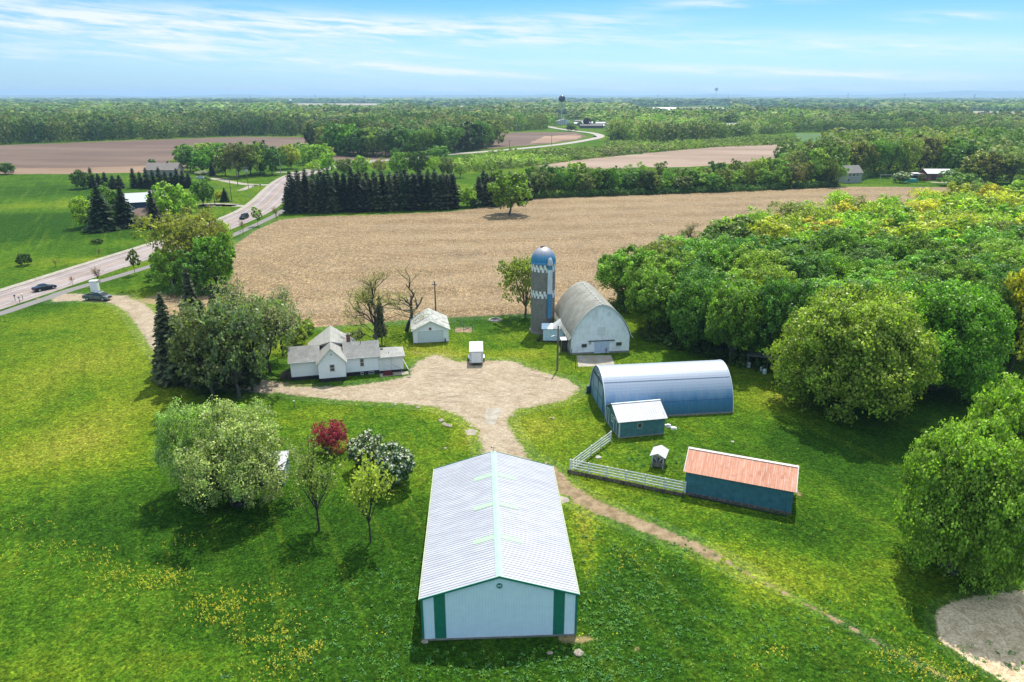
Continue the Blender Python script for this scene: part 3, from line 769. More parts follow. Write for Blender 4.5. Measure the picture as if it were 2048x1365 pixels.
c = t.mix(t.step(t.math('FRACT', t.math('DIVIDE', y_, .3)), .45, .70, 0, .75), c, (.40, .40, .43))
t.put(p.inputs['Base Color'], c); p.inputs['Roughness'].default_value = .42; p.inputs['Metallic'].default_value = .15
pale_green = flat('pale_green', (.34, .46, .39), .5, var=.08, scale=2)
mb = MB(); o_ = .16
for s in (-1, 1):
    ribbed_slope(mb, (s * (hw + o_), -.12, eh - .03), (s * (hw + o_), LN + .12, eh - .03), (0, LN + .12, rh_ + .06), (0, -.12, rh_ + .06), .05, .305, .07, .035)
mb.build('roof', roof_m, sh)
# ridge cap
mb = MB()
for s in (-1, 1):
    mb.slab((s * .30, -.15, rh_ + .02), (s * .30, LN + .15, rh_ + .02), (0, LN + .15, rh_ + .13), (0, -.15, rh_ + .13), .02)
mb.build('ridge_cap', pale_green, sh)
# rake and eave trim
for s in (-1, 1):
    for yy in (-.17, LN + .11):
        MB().prism([(s * (hw + o_ + .03), eh - .14), (s * (hw + o_ + .03), eh + .02), (0, rh_ + .10), (0, rh_ - .07)], yy, yy + .06).build('rake_trim', green_trim, sh)
    a = s * (hw + o_ + .01)
    MB().box(min(a, a + s * .10), max(a, a + s * .10), -.14, LN + .14, eh - .12, eh - .01).build('eave_gutter', flat('cream_trim', (.33, .36, .22), .6, var=.15), sh)
# translucent panels beside the ridge
for yy in (5.0, 10.2, 15.5):
    for s in (-1, 1):
        def pt(xx, up): return rh_ + .06 - abs(xx) / (hw + o_) * (rh_ + .09 - eh) + up
        MB().quadbox([(s * .32, yy, pt(.32, .0)), (s * 2.1, yy, pt(2.1, .0)), (s * 2.1, yy + .62, pt(2.1, .0)), (s * .32, yy + .62, pt(.32, .0))],
                     [(s * .32, yy, pt(.32, .042)), (s * 2.1, yy, pt(2.1, .042)), (s * 2.1, yy + .62, pt(2.1, .042)), (s * .32, yy + .62, pt(.32, .042))]).build('skylight', flat('skylight_green', (.36, .54, .34) if s < 0 else (.43, .56, .40), .4, var=.1, scale=6), sh)
# round badge with a letter M on the gable
bd = MB().disc((0.0, -.035, 5.18), .24, .05, 'y', 24).build('badge', flat('badge_green', (.02, .16, .13), .4), sh)
mb = MB()
for a, b in (((-.12, -.12), (-.12, .12)), ((-.12, .12), (0, -.04)), ((0, -.04), (.12, .12)), ((.12, .12), (.12, -.12))):
    mb.tube([(a[0], -.068, 5.18 + a[1]), (b[0], -.068, 5.18 + b[1])], .026, n=5)
mb.build('badge_letter', flat('badge_white', (.7, .85, .85), .4), bd)
mb = MB().tube([(0, LN - .1, rh_ + .05), (0, LN - .1, rh_ + .75)], .018, n=6)
mb.tube([(-.3, LN - .1, rh_ + .62), (.3, LN - .1, rh_ + .62)], .014, n=5).tube([(0, LN - .4, rh_ + .45), (0, LN + .2, rh_ + .45)], .014, n=5)
mb.add([(-.3, LN - .1, rh_ + .72), (-.3, LN - .1, rh_ + .52), (-.12, LN - .1, rh_ + .62)], [(0, 1, 2)])
wv = mb.build('weathervane', black_m); wv.location = (SHX, SHY, 0); wv.rotation_euler = (0, 0, SHR)
tag(wv, 'small dark weathervane on the far ridge end of the pole shed', 'weathervane')

# ---- blue arched shed (quonset)
qx, qy = G(1211, 840); q1x, q1y = G(1465, 826); QR = math.atan2(q1y - qy, q1x - qx)
ql = math.hypot(q1x - qx, q1y - qy); qw = 9.7
qs = thing('arched_shed', 'long faded blue arched metal shed with sunlit white painted into its top', 'shed', (qx, qy, 0), QR)   # local x along, y across
def arch(n, hw_, h, e1=2.0, e2=.5):
    return [(-hw_ * math.cos(math.pi * i / n), h * max(0, 1 - abs(math.cos(math.pi * i / n)) ** e1) ** e2) for i in range(n + 1)]
AP = [(y + qw / 2, z) for y, z in arch(40, qw / 2, 5.85, 2.0, .54)]
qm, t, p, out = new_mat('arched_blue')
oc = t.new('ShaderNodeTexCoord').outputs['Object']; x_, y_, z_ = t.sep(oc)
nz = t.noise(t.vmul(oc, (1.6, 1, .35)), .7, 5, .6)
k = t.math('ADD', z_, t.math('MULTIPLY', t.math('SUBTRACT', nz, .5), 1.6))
c = t.ramp(t.lin(k, 0, 6), [(0.0, (.045, .16, .30)), (.33, (.055, .20, .38)), (.44, (.17, .31, .48)), (.58, (.31, .39, .50)), (.9, (.33, .36, .42)), (1, (.34, .37, .43))])  # sunlit top and shaded lower side put into the faded blue by height
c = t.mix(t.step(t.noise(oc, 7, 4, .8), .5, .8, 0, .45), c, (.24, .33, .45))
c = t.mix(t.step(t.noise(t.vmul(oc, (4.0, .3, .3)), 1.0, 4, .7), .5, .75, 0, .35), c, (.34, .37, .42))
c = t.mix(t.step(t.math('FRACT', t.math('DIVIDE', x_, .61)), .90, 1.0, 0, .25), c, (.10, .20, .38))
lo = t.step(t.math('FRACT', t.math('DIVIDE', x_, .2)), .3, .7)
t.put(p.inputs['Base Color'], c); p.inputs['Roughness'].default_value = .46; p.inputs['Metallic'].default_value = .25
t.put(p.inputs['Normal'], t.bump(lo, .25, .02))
def shell(mb, prof, x0, x1, t_=.06):
    n = len(prof); V = []
    cy = sum(p[0] for p in prof) / n
    inn = []
    for i, (y, z) in enumerate(prof):
        a = Vector(prof[max(i - 1, 0)]); b = Vector(prof[min(i + 1, n - 1)]); d = (b - a).normalized(); inn.append((y + d.y * t_, z - d.x * t_))
    for x in (x0, x1):
        V += [(x, y, z) for y, z in prof] + [(x, y, z) for y, z in inn]
    Fs = []
    for i in range(n - 1):
        Fs += [(i, i + 1, 2 * n + i + 1, 2 * n + i), (n + i, 3 * n + i, 3 * n + i + 1, n + i + 1), (i, n + i, n + i + 1, i + 1), (2 * n + i, 2 * n + i + 1, 3 * n + i + 1, 3 * n + i)]
    mb.add(V, Fs)
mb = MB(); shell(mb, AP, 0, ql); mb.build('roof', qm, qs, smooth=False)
def off_arch(d): return [(y + (y - qw / 2) / (qw / 2) * d, z + d * (z / 5.85)) for y, z in AP]
for zz in (2.15, 4.55):           # horizontal lap seams
    i = min(range(5, 20), key=lambda j: abs(AP[j][1] - zz))
    for j in (i, 40 - i):
        y, z = AP[j]; dy = -.012 if y < qw / 2 else .012
        MB().tube([(-.02, y + dy, z + .008), (ql + .02, y + dy, z + .008)], .03, n=5).build('lap_seam', flat('seam_blue', (.05, .12, .24), .6), qs)
rim = flat('rim_white', (.62, .68, .72), .5, var=.15)
for x0 in (-.08, ql - .02):
    mb = MB(); shell(mb, off_arch(.05), x0, x0 + .10, .10); mb.build('arch_rim', rim, qs)
endm = grooved('arched_end', (.10, .23, .33), 'Y', .30, .5, .3, .75, .12, var=.15, dirt=(.20, .33, .42), dirt_amt=.6)
inset = [(y, z) for y, z in AP if True]
MB().prism([(qw / 2 + (y - qw / 2) * .985, z * .985) for y, z in inset], .10, .18, 'x').build('end_wall', endm, qs)
MB().prism([(qw / 2 + (y - qw / 2) * .985, z * .985) for y, z in inset], ql - .2, ql - .12, 'x').build('end_wall', endm, qs)
dm = grooved('arched_door', (.12, .27, .38), 'Y', .30, .5, .3, .7, .12, var=.15)
for y0, y1 in ((2.0, 4.75), (4.8, 7.6)):
    d = MB().box(.02, .07, y0, y1, .12, 4.1).build('sliding_door', dm, qs)
    mb = MB()
    for a in (y0, y1 - .08): mb.box(-.01, .018, a, a + .08, .12, 4.1)
    mb.box(-.01, .018, y0 + .08, y1 - .08, 4.0, 4.1); mb.box(-.01, .018, y0 + .08, y1 - .08, 2.0, 2.1)
    mb.build('door_frame', flat('teal_dark', (.03, .10, .13), .6), d)
MB().box(-.04, .015, 1.6, 8.0, 4.12, 4.24).build('door_track', black_m, qs)
d = MB().box(.02, .08, .75, 1.6, .1, 2.1).build('side_door', flat('teal_door', (.05, .16, .2), .6), qs)
window(qs, .0 + .08, 4.85, 4.7, .7, .5, 'x-', mull=False, name='vent')
MB().box(-.5, 0.0, 9.2, 9.7, .02, 1.1).build('vent_hood', flat('teal_dark2', (.03, .08, .10), .6), qs)
MB().box(-.12, ql + .12, -.10, .12, -.05, .22).build('footing', concrete_m, qs)
MB().box(-.12, ql + .12, qw - .12, qw + .10, -.05, .22).build('footing', concrete_m, qs)

# ---- small teal shed with white metal roof
tx, ty = G(1238, 877); t1x, t1y = G(1328, 867); TR = math.radians(11.5)
ts = thing('garden_shed', 'small teal shed with white metal gable roof beside the arched shed', 'shed', (tx, ty, 0), TR)
tl, tw, te, tr_ = 6.2, 5.0, 2.45, 3.75
teal = grooved('teal_siding', (.07, .20, .215), 'X', .4, .7, .25, .7, .08, var=.2, dirt=(.09, .17, .15), dirt_amt=.7)
teal_y = grooved('teal_siding_end', (.05, .165, .175), 'Y', .4, .7, .25, .7, .08, var=.2)
MB().box(0, tl, 0, .1, .12, te).build('front_wall', teal, ts)
MB().box(0, tl, tw - .1, tw, .12, te).build('back_wall', teal, ts)
for x0 in (0, tl - .1):
    MB().prism([(.102, .12), (tw - .102, .12), (tw - .102, te - .04), (tw / 2, tr_ - .12), (.102, te - .04)], x0, x0 + .1, 'x').build('gable_wall', teal_y, ts)
MB().box(-.06, tl + .06, -.06, tw + .06, -.05, .14).build('foundation', concrete_m, ts)
mb = MB(); zz = te - .06
ribbed_slope(mb, (-.35, -.30, zz), (tl + .25, -.30, zz), (tl + .25, tw / 2, tr_ + .05), (-.35, tw / 2, tr_ + .05), .04, .3, .05, .025)
ribbed_slope(mb, (-.35, tw + .30, zz), (tl + .25, tw + .30, zz), (tl + .25, tw / 2, tr_ + .05), (-.35, tw / 2, tr_ + .05), .04, .3, .05, .025)
mb.build('roof', flat('white_sheet_roof', (.44, .435, .45), .45, var=.08, scale=1.2, dirt=(.33, .31, .31)), ts)
MB().box(-.37, tl + .27, tw / 2 - .12, tw / 2 + .12, tr_ + .04, tr_ + .09).build('ridge_cap', rim, ts)
window(ts, 2.75, 0, 1.25, .5, .65, 'y-', mull=False, frame_m=flat('grey_trim', (.42, .45, .42), .6))
dd = MB().box(-.05, 0.0, 1.0, 1.95, .14, 2.1).build('door', flat('teal_door', (.05, .16, .2), .6), ts)
mb = MB().box(-.09, -.05, .9, 1.0, .14, 2.2).box(-.09, -.05, 1.95, 2.05, .14, 2.2).box(-.09, -.05, 1.0, 1.95, 2.1, 2.2); mb.build('door_frame', white_trim, dd)
window(ts, 0, 2.75, 1.2, .5, .8, 'x-')
mb = MB().box(-.08, 0, 4.0, 4.08, .14, 2.3).box(-.08, 0, 4.85, 4.93, .14, 2.3).box(-.08, 0, 4.08, 4.85, 2.22, 2.3); mb.build('door_frame', white_trim, ts)
MB().box(-.08, .06, -.06, .08, .14, te - .08).build('corner_board', white_trim, ts)

# ---- rusty-roofed shed
rx, ry = G(1368, 988); r1x, r1y = G(1581, 1030); RR = math.atan2(r1y - ry, r1x - rx)
rl = math.hypot(r1x - rx, r1y - ry)
rs = thing('machine_shed', 'long dark blue shed with rusty orange metal roof', 'shed', (rx, ry, 0), RR)
rw, re_, rr_ = 5.6, 2.95, 4.35
bl = grooved('dark_blue_siding', (.04, .155, .20), 'X', .35, .6, .25, .75, .10, var=.22, dirt=(.07, .18, .22), dirt_amt=.6)
bly = grooved('dark_blue_siding_end', (.028, .125, .175), 'Y', .35, .6, .25, .75, .10, var=.22)
MB().box(0, rl, 0, .1, .28, re_).build('front_wall', bl, rs)
MB().box(0, rl, rw - .1, rw, .28, re_).build('back_wall', bl, rs)
for x0 in (0, rl - .1):
    MB().prism([(.102, .28), (rw - .102, .28), (rw - .102, re_ - .04), (rw / 2, rr_ - .10), (.102, re_ - .04)], x0, x0 + .1, 'x').build('gable_wall', bly, rs)
MB().box(-.06, rl + .06, -.05, rw + .05, -.05, .30).build('foundation', flat('old_concrete', (.16, .14, .115), .9, var=.5, scale=3, dirt=(.07, .06, .05)), rs)
rm, t, p, out = new_mat('rusty_roof')
oc = t.new('ShaderNodeTexCoord').outputs['Object']; x_, y_, z_ = t.sep(oc)
n1_ = t.noise(t.vmul(oc, (2.2, .25, .25)), 1.5, 6, .7); n2_ = t.noise(t.vmul(oc, (7, .6, .6)), 1.6, 5, .7)
c = t.mix(t.step(n1_, .35, .65), (.40, .155, .08), (.50, .24, .15))
c = t.mix(t.step(n2_, .52, .70, 0, .65), c, (.50, .34, .26))
c = t.mix(t.step(t.noise(oc, .6, 6, .8, 1.0), .50, .66, 0, .75), c, (.30, .10, .045))
c = t.mix(t.step(t.noise(oc, .45, 6, .8), .56, .70, 0, .6), c, (.52, .38, .30))
fx = t.math('FRACT', t.math('DIVIDE', t.math('ADD', x_, t.math('MULTIPLY', t.step(y_, 1.4, 1.42), .35)), .78))
c = t.mix(t.step(fx, .93, .97, 0, .75), c, (.52, .48, .45))
c = t.mix(t.step(t.math('FRACT', t.math('DIVIDE', x_, .13)), .5, .9, 0, .3), c, (.26, .10, .06))
t.put(p.inputs['Base Color'], c); p.inputs['Roughness'].default_value = .6; p.inputs['Metallic'].default_value = .1
mb = MB(); ze = re_ - .06
ribbed_slope(mb, (-.22, -.26, ze), (rl + .22, -.26, ze), (rl + .22, rw / 2, rr_ + .04), (-.22, rw / 2, rr_ + .04), .04, .195, .06, .025)
ribbed_slope(mb, (-.22, rw + .26, ze), (rl + .22, rw + .26, ze), (rl + .22, rw / 2, rr_ + .04), (-.22, rw / 2, rr_ + .04), .04, .195, .06, .025)
mb.build('roof', rm, rs)
mb = MB()
for s in (-1, 1):
    mb.slab((-.26, rw / 2 + s * .22, rr_ - .05 + .06), (rl + .26, rw / 2 + s * .22, rr_ + .01), (rl + .26, rw / 2, rr_ + .10), (-.26, rw / 2, rr_ + .10), .02)
mb.build('ridge_cap', flat('old_white_metal', (.48, .45, .43), .5, var=.15, scale=2, dirt=(.6, .4, .3)), rs)
for x0 in (-.27, rl + .19):
    for s in (-1, 1):
        a = rw / 2 + s * (rw / 2 + .28)
        MB().prism([(a, ze - .10), (a, ze + .05), (rw / 2, rr_ + .115), (rw / 2, rr_ - .04)], x0, x0 + .08, 'x').build('rake_trim', flat('rake_white', (.50, .48, .46), .5, var=.15), rs)
MB().box(.02, rl - .02, -.09, -.01, ze - .02, ze + .0).build('eave_board', flat('eave_rust', (.35, .16, .10), .7), rs)
MB().tube([(.5, -.35, .14), (rl - .3, -.55, .10)], .07, n=7).build('fallen_gutter', black_m, rs)

# ---- white board fence on a low log wall
fw_m = flat('fence_white', (.66, .67, .65), .55, var=.07, scale=3)
A_, B_, C_ = Vector(G(1221, 884)), Vector(G(1140, 945)), Vector(G(1369, 992))
def board_fence(a, b, posts, label, z0, rails, ph):
    L_ = (b - a).length; rz = math.atan2(b.y - a.y, b.x - a.x)
    f = thing('board_fence', label, 'fence', (a.x, a.y, 0), rz)
    for i in range(posts):
        x = L_ * i / (posts - 1); mb = MB().box(x - .07, x + .07, -.07, .07, z0 - .1 if z0 else -.05, z0 + ph)
        mb.quadbox([(x - .09, -.09, z0 + ph), (x + .09, -.09, z0 + ph), (x + .09, .09, z0 + ph), (x - .09, .09, z0 + ph)], [(x - .03, -.03, z0 + ph + .07), (x + .03, -.03, z0 + ph + .07), (x + .03, .03, z0 + ph + .07), (x - .03, .03, z0 + ph + .07)])
        mb.build('post', fw_m, f)
    for k in range(rails):
        z = z0 + .14 + k * (ph - .22) / (rails - 1)
        MB().box(.05, L_ - .05, -.115, -.075, z, z + .15).build('rail', fw_m, f)
    return f
board_fence(B_, A_, 5, 'short white board fence arm running up to the teal shed', 0.15, 4, 1.35)
board_fence(B_, C_, 7, 'white board fence running along the log wall to the rusty roofed shed', .46, 4, 1.25)
L_ = (C_ - B_).length; lw = thing('log_wall', 'low stacked log retaining wall under the white board fence', 'retaining wall', (B_.x, B_.y, 0), math.atan2(C_.y - B_.y, C_.x - B_.x))
logm = flat('old_logs', (.15, .115, .08), .9, var=.5, scale=5, dirt=(.32, .27, .20))
for k in range(3):
    random.seed(k); pts = [(x, -.22 + random.uniform(-.02, .02), .08 + .145 * k + random.uniform(-.012, .012)) for x in np.linspace(-.2, L_ - .1, 14)]
    MB().tube(pts, .075, n=7).build('log', logm, lw)
for i in range(7):
    x = L_ * i / 6 - .15; MB().box(x - .08, x + .08, -.36, -.29, -.05, .47).build('stake', wood_dark, lw)

# ---- hay feeder with gable roof
fx_, fy_ = G(1317, 930)
hf = thing('hay_feeder', 'small white gable roofed hay feeder standing inside the fence', 'hay feeder', (fx_, fy_, 0), math.radians(-22))
for sx in (-.65, .65):
    for sy in (-.85, .85):
        MB().box(sx - .05, sx + .05, sy - .05, sy + .05, 0, 1.75).build('post', fw_m, hf)
mb = MB()
for s in (-1, 1): mb.slab((s * .95, -1.2, 1.62), (s * .95, 1.2, 1.62), (0, 1.2, 2.1), (0, -1.2, 2.1), .04)
mb.build('roof', flat('feeder_roof', (.46, .46, .455), .5, var=.05), hf)
mb = MB()
for i in range(4):
    z = .18 + i * .15; mb.box(-.70, .70, -.90, -.86, z, z + .12).box(-.70, .70, .86, .90, z, z + .12).box(-.74, -.70, -.9, .9, z, z + .12).box(.70, .74, -.9, .9, z, z + .12)
mb.build('trough', wood_grey, hf)
MB().box(-.68, .68, -.84, .84, .60, .72).build('trough_floor', wood_dark, hf)
mb = MB()
for i in range(8):
    y = -.8 + i * .228
    for s in (-1, 1): mb.tube([(s * .10, y, .78), (s * .58, y, 1.45)], .025, n=5)
mb.build('hay_rack', fw_m, hf)

# ---- barn with gothic arch roof
bx_, by_ = G(1142, 710); b1x, b1y = G(1260, 713); BRr = math.radians(7.5)
bw = 10.2; bL = 15.2
bn = thing('barn', 'white wooden barn with round arched grey shingle roof beside the silo', 'barn', (bx_, by_, 0), BRr)
be, bt = 3.0, 5.75
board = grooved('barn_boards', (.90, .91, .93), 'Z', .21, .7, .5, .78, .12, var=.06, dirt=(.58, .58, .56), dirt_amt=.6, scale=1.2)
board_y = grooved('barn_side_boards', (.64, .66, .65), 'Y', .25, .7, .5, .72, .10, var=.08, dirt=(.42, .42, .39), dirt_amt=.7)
def gothic(n, hw_, h):
    return [(-hw_ * math.cos(math.pi * i / n), h * max(0, 1 - abs(math.cos(math.pi * i / n)) ** 1.7) ** .76) for i in range(n + 1)]
GP = [(x + bw / 2, be + z) for x, z in gothic(30, bw / 2, bt)]
for y0 in (0, bL - .15):
    MB().prism([(0, .3), (bw, .3)] + GP[::-1], y0, y0 + .15).build('gable_wall', board, bn)
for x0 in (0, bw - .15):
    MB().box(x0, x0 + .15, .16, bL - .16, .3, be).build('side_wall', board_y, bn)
MB().box(-.06, bw + .06, -.06, bL + .06, -.05, .32).build('foundation', concrete_m, bn)
RP = [(bw / 2 + (x - bw / 2) * 1.03, z + .06) for x, z in GP]
RP = [(-.55, be - .28)] + RP[1:-1] + [(bw + .55, be - .28)]
shm, t, p, out = new_mat('barn_shingles')
oc = t.new('ShaderNodeTexCoord').outputs['Object']; x_, y_, z_ = t.sep(oc)
fz = t.math('FRACT', t.math('DIVIDE', t.math('ADD', z_, t.math('MULTIPLY', t.math('ABSOLUTE', t.math('SUBTRACT', x_, bw / 2)), -.35)), .17))
c = t.mix(t.step(t.noise(oc, .5, 6, .7), .35, .68), (.205, .20, .165), (.31, .305, .26))
c = t.mix(t.step(t.noise(oc, .35, 6, .75), .52, .66, 0, .5), c, (.27, .255, .205))
c = t.mix(t.step(t.noise(t.vmul(oc, (1, 3, 1)), 3.5, 3, .8), .5, .7, 0, .45), c, (.055, .05, .042))
c = t.mix(t.step(fz, .75, 1.0, 0, .4), c, (.045, .042, .035))
t.put(p.inputs['Base Color'], c); p.inputs['Roughness'].default_value = .9
mb = MB(); n = len(RP); V = []; tt = .08
for yy in (-.25, bL + .2):
    V += [(x, yy, z + tt) for x, z in RP] + [(bw / 2 + (x - bw / 2) * .985, yy, z) for x, z in RP]
Fs = []
for i in range(n - 1):
    Fs += [(i, 2 * n + i, 2 * n + i + 1, i + 1), (n + i, n + i + 1, 3 * n + i + 1, 3 * n + i), (i, i + 1, n + i + 1, n + i), (2 * n + i, 3 * n + i, 3 * n + i + 1, 2 * n + i + 1)]
mb.add(V, Fs).build('roof', shm, bn)
mb = MB()
for i in range(n - 1):
    (x0, z0), (x1, z1) = RP[i], RP[i + 1]
    mb.quadbox([(x0, -.31, z0 - .08), (x1, -.31, z1 - .08), (x1, -.262, z1 - .08), (x0, -.262, z0 - .08)], [(x0, -.31, z0 + .11), (x1, -.31, z1 + .11), (x1, -.262, z1 + .11), (x0, -.262, z0 + .11)])
mb.build('roof_edge', white_trim, bn)
MB().box(bw / 2 - .15, bw / 2 + .15, -.27, bL + .22, be + bt + .13, be + bt + .19).build('ridge_cap', flat('ridge_grey', (.24, .24, .21), .7, var=.2), bn)
for i in range(9):
    yy = .8 + i * 1.65; MB().box(bw / 2 - .24, bw / 2 - .06, yy, yy + .3, be + bt + .15, be + bt + .24).build('roof_vent', white_trim, bn)
bdm = grooved('barn_door_pale', (.50, .58, .72), 'X', .3, .6, .35, .8, .1, var=.08)
for x0 in (4.05, 5.35):
    d = MB().box(x0, x0 + 1.26, -.10, -.04, .1, 2.25).build('sliding_door', bdm, bn)
    mb = MB().box(x0, x0 + 1.26, -.13, -.10, .1, .22).box(x0, x0 + 1.26, -.13, -.10, 2.13, 2.25).box(x0, x0 + .1, -.13, -.10, .22, 2.13).box(x0 + 1.16, x0 + 1.26, -.13, -.10, .22, 2.13)
    mb.build('door_frame', flat('door_trim_pale', (.60, .66, .74), .6), d)
MB().box(3.0, 7.6, -.16, -.03, 2.28, 2.40).build('door_track', black_m, bn)
window(bn, 2.25, 0, 1.3, .85, .55, 'y-', mull=False, frame_m=flat('grey_trim', (.42, .45, .42), .6))
window(bn, 8.35, 0, 1.3, .95, .6, 'y-', mull=False, frame_m=flat('pale_trim', (.6, .62, .6), .6))
MB().box(3.05, 3.45, -.07, 0, 1.75, 2.2).build('vent', flat('grey_trim', (.42, .45, .42), .6), bn)
for x0, x1, z0, z1 in ((4.45, 5.85, 3.4, 4.9), (3.85, 4.45, 6.6, 7.9), (6.1, 6.7, 6.7, 7.5)):
    MB().box(x0, x1, -.05, 0, z0, z1).build('hay_door', flat('hay_door_white', (.72, .74, .74), .6, var=.1, scale=2), bn)
for yy in (2.5, 5.5, 8.5, 11.5):
    window(bn, 0, yy, 1.4, .8, .6, 'x-', mull=False)
# awning on posts at the west corner
aw = thing('awning', 'small white awning on posts at the corner of the barn', 'awning', (bx_ - 1.0, by_ + 1.2, 0), BRr)
MB().slab((-.8, -.55, 2.45), (.7, -.55, 2.45), (.7, .55, 2.65), (-.8, .55, 2.65), .06).build('roof', white_trim, aw)
for x0 in (-.7, .6):
    for y0 in (-.45,): MB().box(x0 - .05, x0 + .05, y0 - .05, y0 + .05, 0, 2.42).build('post', wood_grey, aw)
MB().box(-.7, .6, .42, .50, 0, 2.5).build('back_panel', wood_dark, aw)
# barn apron
soft_sheet('concrete_apron', [Gs([(1153, 712), (1222, 711), (1230, 732), (1157, 734)])], .03, .12, .12, con)
for px, py, ph in ((1151, 737, 1.4), (1143, 712, 1.2), (1212, 708, 1.1)):
    x, y = G(px, py); o = MB().box(-.05, .05, -.05, .05, 0, ph).build('gate_post', wood_dark); o.location = (x, y, 0)
    tag(o, {1151: 'dark wooden post at the outer corner of the barn apron', 1143: 'dark wooden post against the barn front corner', 1212: 'dark wooden post in front of the pale barn doors'}[px], 'post')

# ---- silo
six, siy = 5.75, 125.6; SR = 2.22; SH = 13.25
si = thing('silo', 'tall grey concrete stave silo with blue dome and white checkered bands', 'silo', (six, siy, 0))
sm, t, p, out = new_mat('silo_staves')
oc = t.new('ShaderNodeTexCoord').outputs['Object']; x_, y_, z_ = t.sep(oc)
br = t.new('ShaderNodeTexBrick'); t.put(br.inputs['Vector'], t.comb(t.math('MULTIPLY', t.math('ARCTAN2', y_, x_), SR), z_, 0))
br.inputs['Scale'].default_value = 1.0; br.inputs['Brick Width'].default_value = .28; br.inputs['Row Height'].default_value = .42; br.inputs['Mortar Size'].default_value = .018
br.inputs['Color1'].default_value = (.25, .235, .20, 1); br.inputs['Color2'].default_value = (.19, .18, .155, 1); br.inputs['Mortar'].default_value = (.10, .095, .085, 1)
c = t.mix(t.step(t.noise(t.vmul(oc, (1, 1, .3)), 1.2, 5, .7), .45, .7, 0, .4), br.outputs[0], (.31, .29, .25))
t.put(p.inputs['Base Color'], c); p.inputs['Roughness'].default_value = .85
t.put(p.inputs['Normal'], t.bump(br.outputs[1], -.3, .02))
MB().lathe([(SR, -.05), (SR, SH)], 48).build('wall', sm, si, smooth=True)
mb = MB()
for k in range(22):
    z = .5 + k * .6; ring = [((SR + .012) * math.cos(a), (SR + .012) * math.sin(a), z) for a in np.linspace(0, 2 * math.pi, 49)]
    mb.tube(ring, .014, n=4, cap=False)
mb.build('hoop', flat('hoop_grey', (.16, .15, .14), .6), si)
wch = flat('checker_white', (.85, .84, .80), .7, var=.12, scale=4)
def checker(z0):
    mb = MB(); N = 18
    for k in range(N):
        a0 = 2 * math.pi * k / N; a1 = 2 * math.pi * (k + 1) / N
        za, zb = (z0 - .42, z0 + .42) if k % 2 == 0 else (z0, z0 + .80)
        for zz0, zz1, aa0, aa1 in ((z0 - .0, z0 + .42, a0, a1), (z0 - .46, z0, a0, a0 + (a1 - a0) * .52), (z0 + .42, z0 + .9, a0 + (a1 - a0) * .48, a1)):
            r0, r1 = SR + .004, SR + .03
            def q(r, a, z): return (r * math.cos(a), r * math.sin(a), z)
            mb.quadbox([q(r0, aa0, zz0), q(r1, aa0, zz0), q(r1, aa1, zz0), q(r0, aa1, zz0)], [q(r0, aa0, zz1), q(r1, aa0, zz1), q(r1, aa1, zz1), q(r0, aa1, zz1)])
    return mb.build('checker_band', wch, si)
checker(12.25); checker(7.35)
dm_, t, p, out = new_mat('silo_dome')
oc = t.new('ShaderNodeTexCoord').outputs['Object']; x_, y_, z_ = t.sep(oc)
ang = t.math('ARCTAN2', y_, x_)
gore = t.math('FRACT', t.math('MULTIPLY', ang, 28 / (2 * math.pi)))
nz = t.noise(t.comb(t.math('MULTIPLY', ang, 3.5), t.math('MULTIPLY', z_, .25), 0), 2.0, 4, .7)
k = t.math('ADD', t.lin(z_, SH, SH + 2.9), t.math('MULTIPLY', t.math('SUBTRACT', nz, .5), .7))
c = t.ramp(k, [(.12, (.03, .20, .36)), (.4, (.07, .28, .44)), (.65, (.27, .29, .36)), (.95, (.42, .38, .37))])
c = t.mix(t.step(nz, .60, .70, 0, .8), c, (.20, .09, .08))
c = t.mix(t.step(gore, .88, 1.0, 0, .6), c, (.03, .07, .13))
t.put(p.inputs['Base Color'], c); p.inputs['Roughness'].default_value = .4; p.inputs['Metallic'].default_value = .3
prof = [(SR + .10, SH - .05), (SR + .10, SH + .08)] + [(SR * 1.03 * math.cos(a), SH + .08 + 2.75 * math.sin(a)) for a in np.linspace(.0, 1.50, 12)] + [(.02, SH + 2.84)]
MB().lathe(prof, 56).build('dome', dm_, si, smooth=True)
MB().lathe([(.38, SH + 2.80), (.38, SH + 2.95), (.25, SH + 3.02), (.01, SH + 3.05)], 16, (-.25, 0)).build('dome_cap', flat('rust_cap', (.12, .06, .06), .7), si)
# unloading chute, towards the camera and a little east
ca = math.radians(-64); ccx, ccy = (SR + .32) * math.cos(ca), (SR + .32) * math.sin(ca)
for z0, z1, mm, nm in ((3.3, 7.9, flat('chute_blue', (.04, .20, .36), .5, var=.15, streak=True, dirt=(.14, .20, .30)), 'chute_lower'), (7.9, 12.4, flat('chute_white', (.60, .66, .70), .5, var=.12, streak=True), 'chute_upper'), (12.4, 13.2, flat('chute_teal', (.05, .24, .34), .5), 'chute_collar')):
    MB().lathe([(.44, z0), (.44, z1)], 20, (ccx, ccy)).build(nm, mm, si, smooth=True)
MB().lathe([(.54, 13.2), (.54, 13.28), (.42, 13.9), (.24, 14.45), (.01, 14.6)], 20, (ccx, ccy)).build('chute_hood', flat('hood_white', (.5, .5, .49), .5, var=.05), si, smooth=True)
mb = MB()
for k in range(26):
    mb.box(ccx + .42, ccx + .52, ccy - .12, ccy + .04, 3.8 + k * .34, 3.88 + k * .34)
mb.build('ladder', white_trim, si)
MB().lathe([(SR + .25, -.05), (SR + .25, .35), (SR, .36)], 40).build('footing', concrete_m, si)
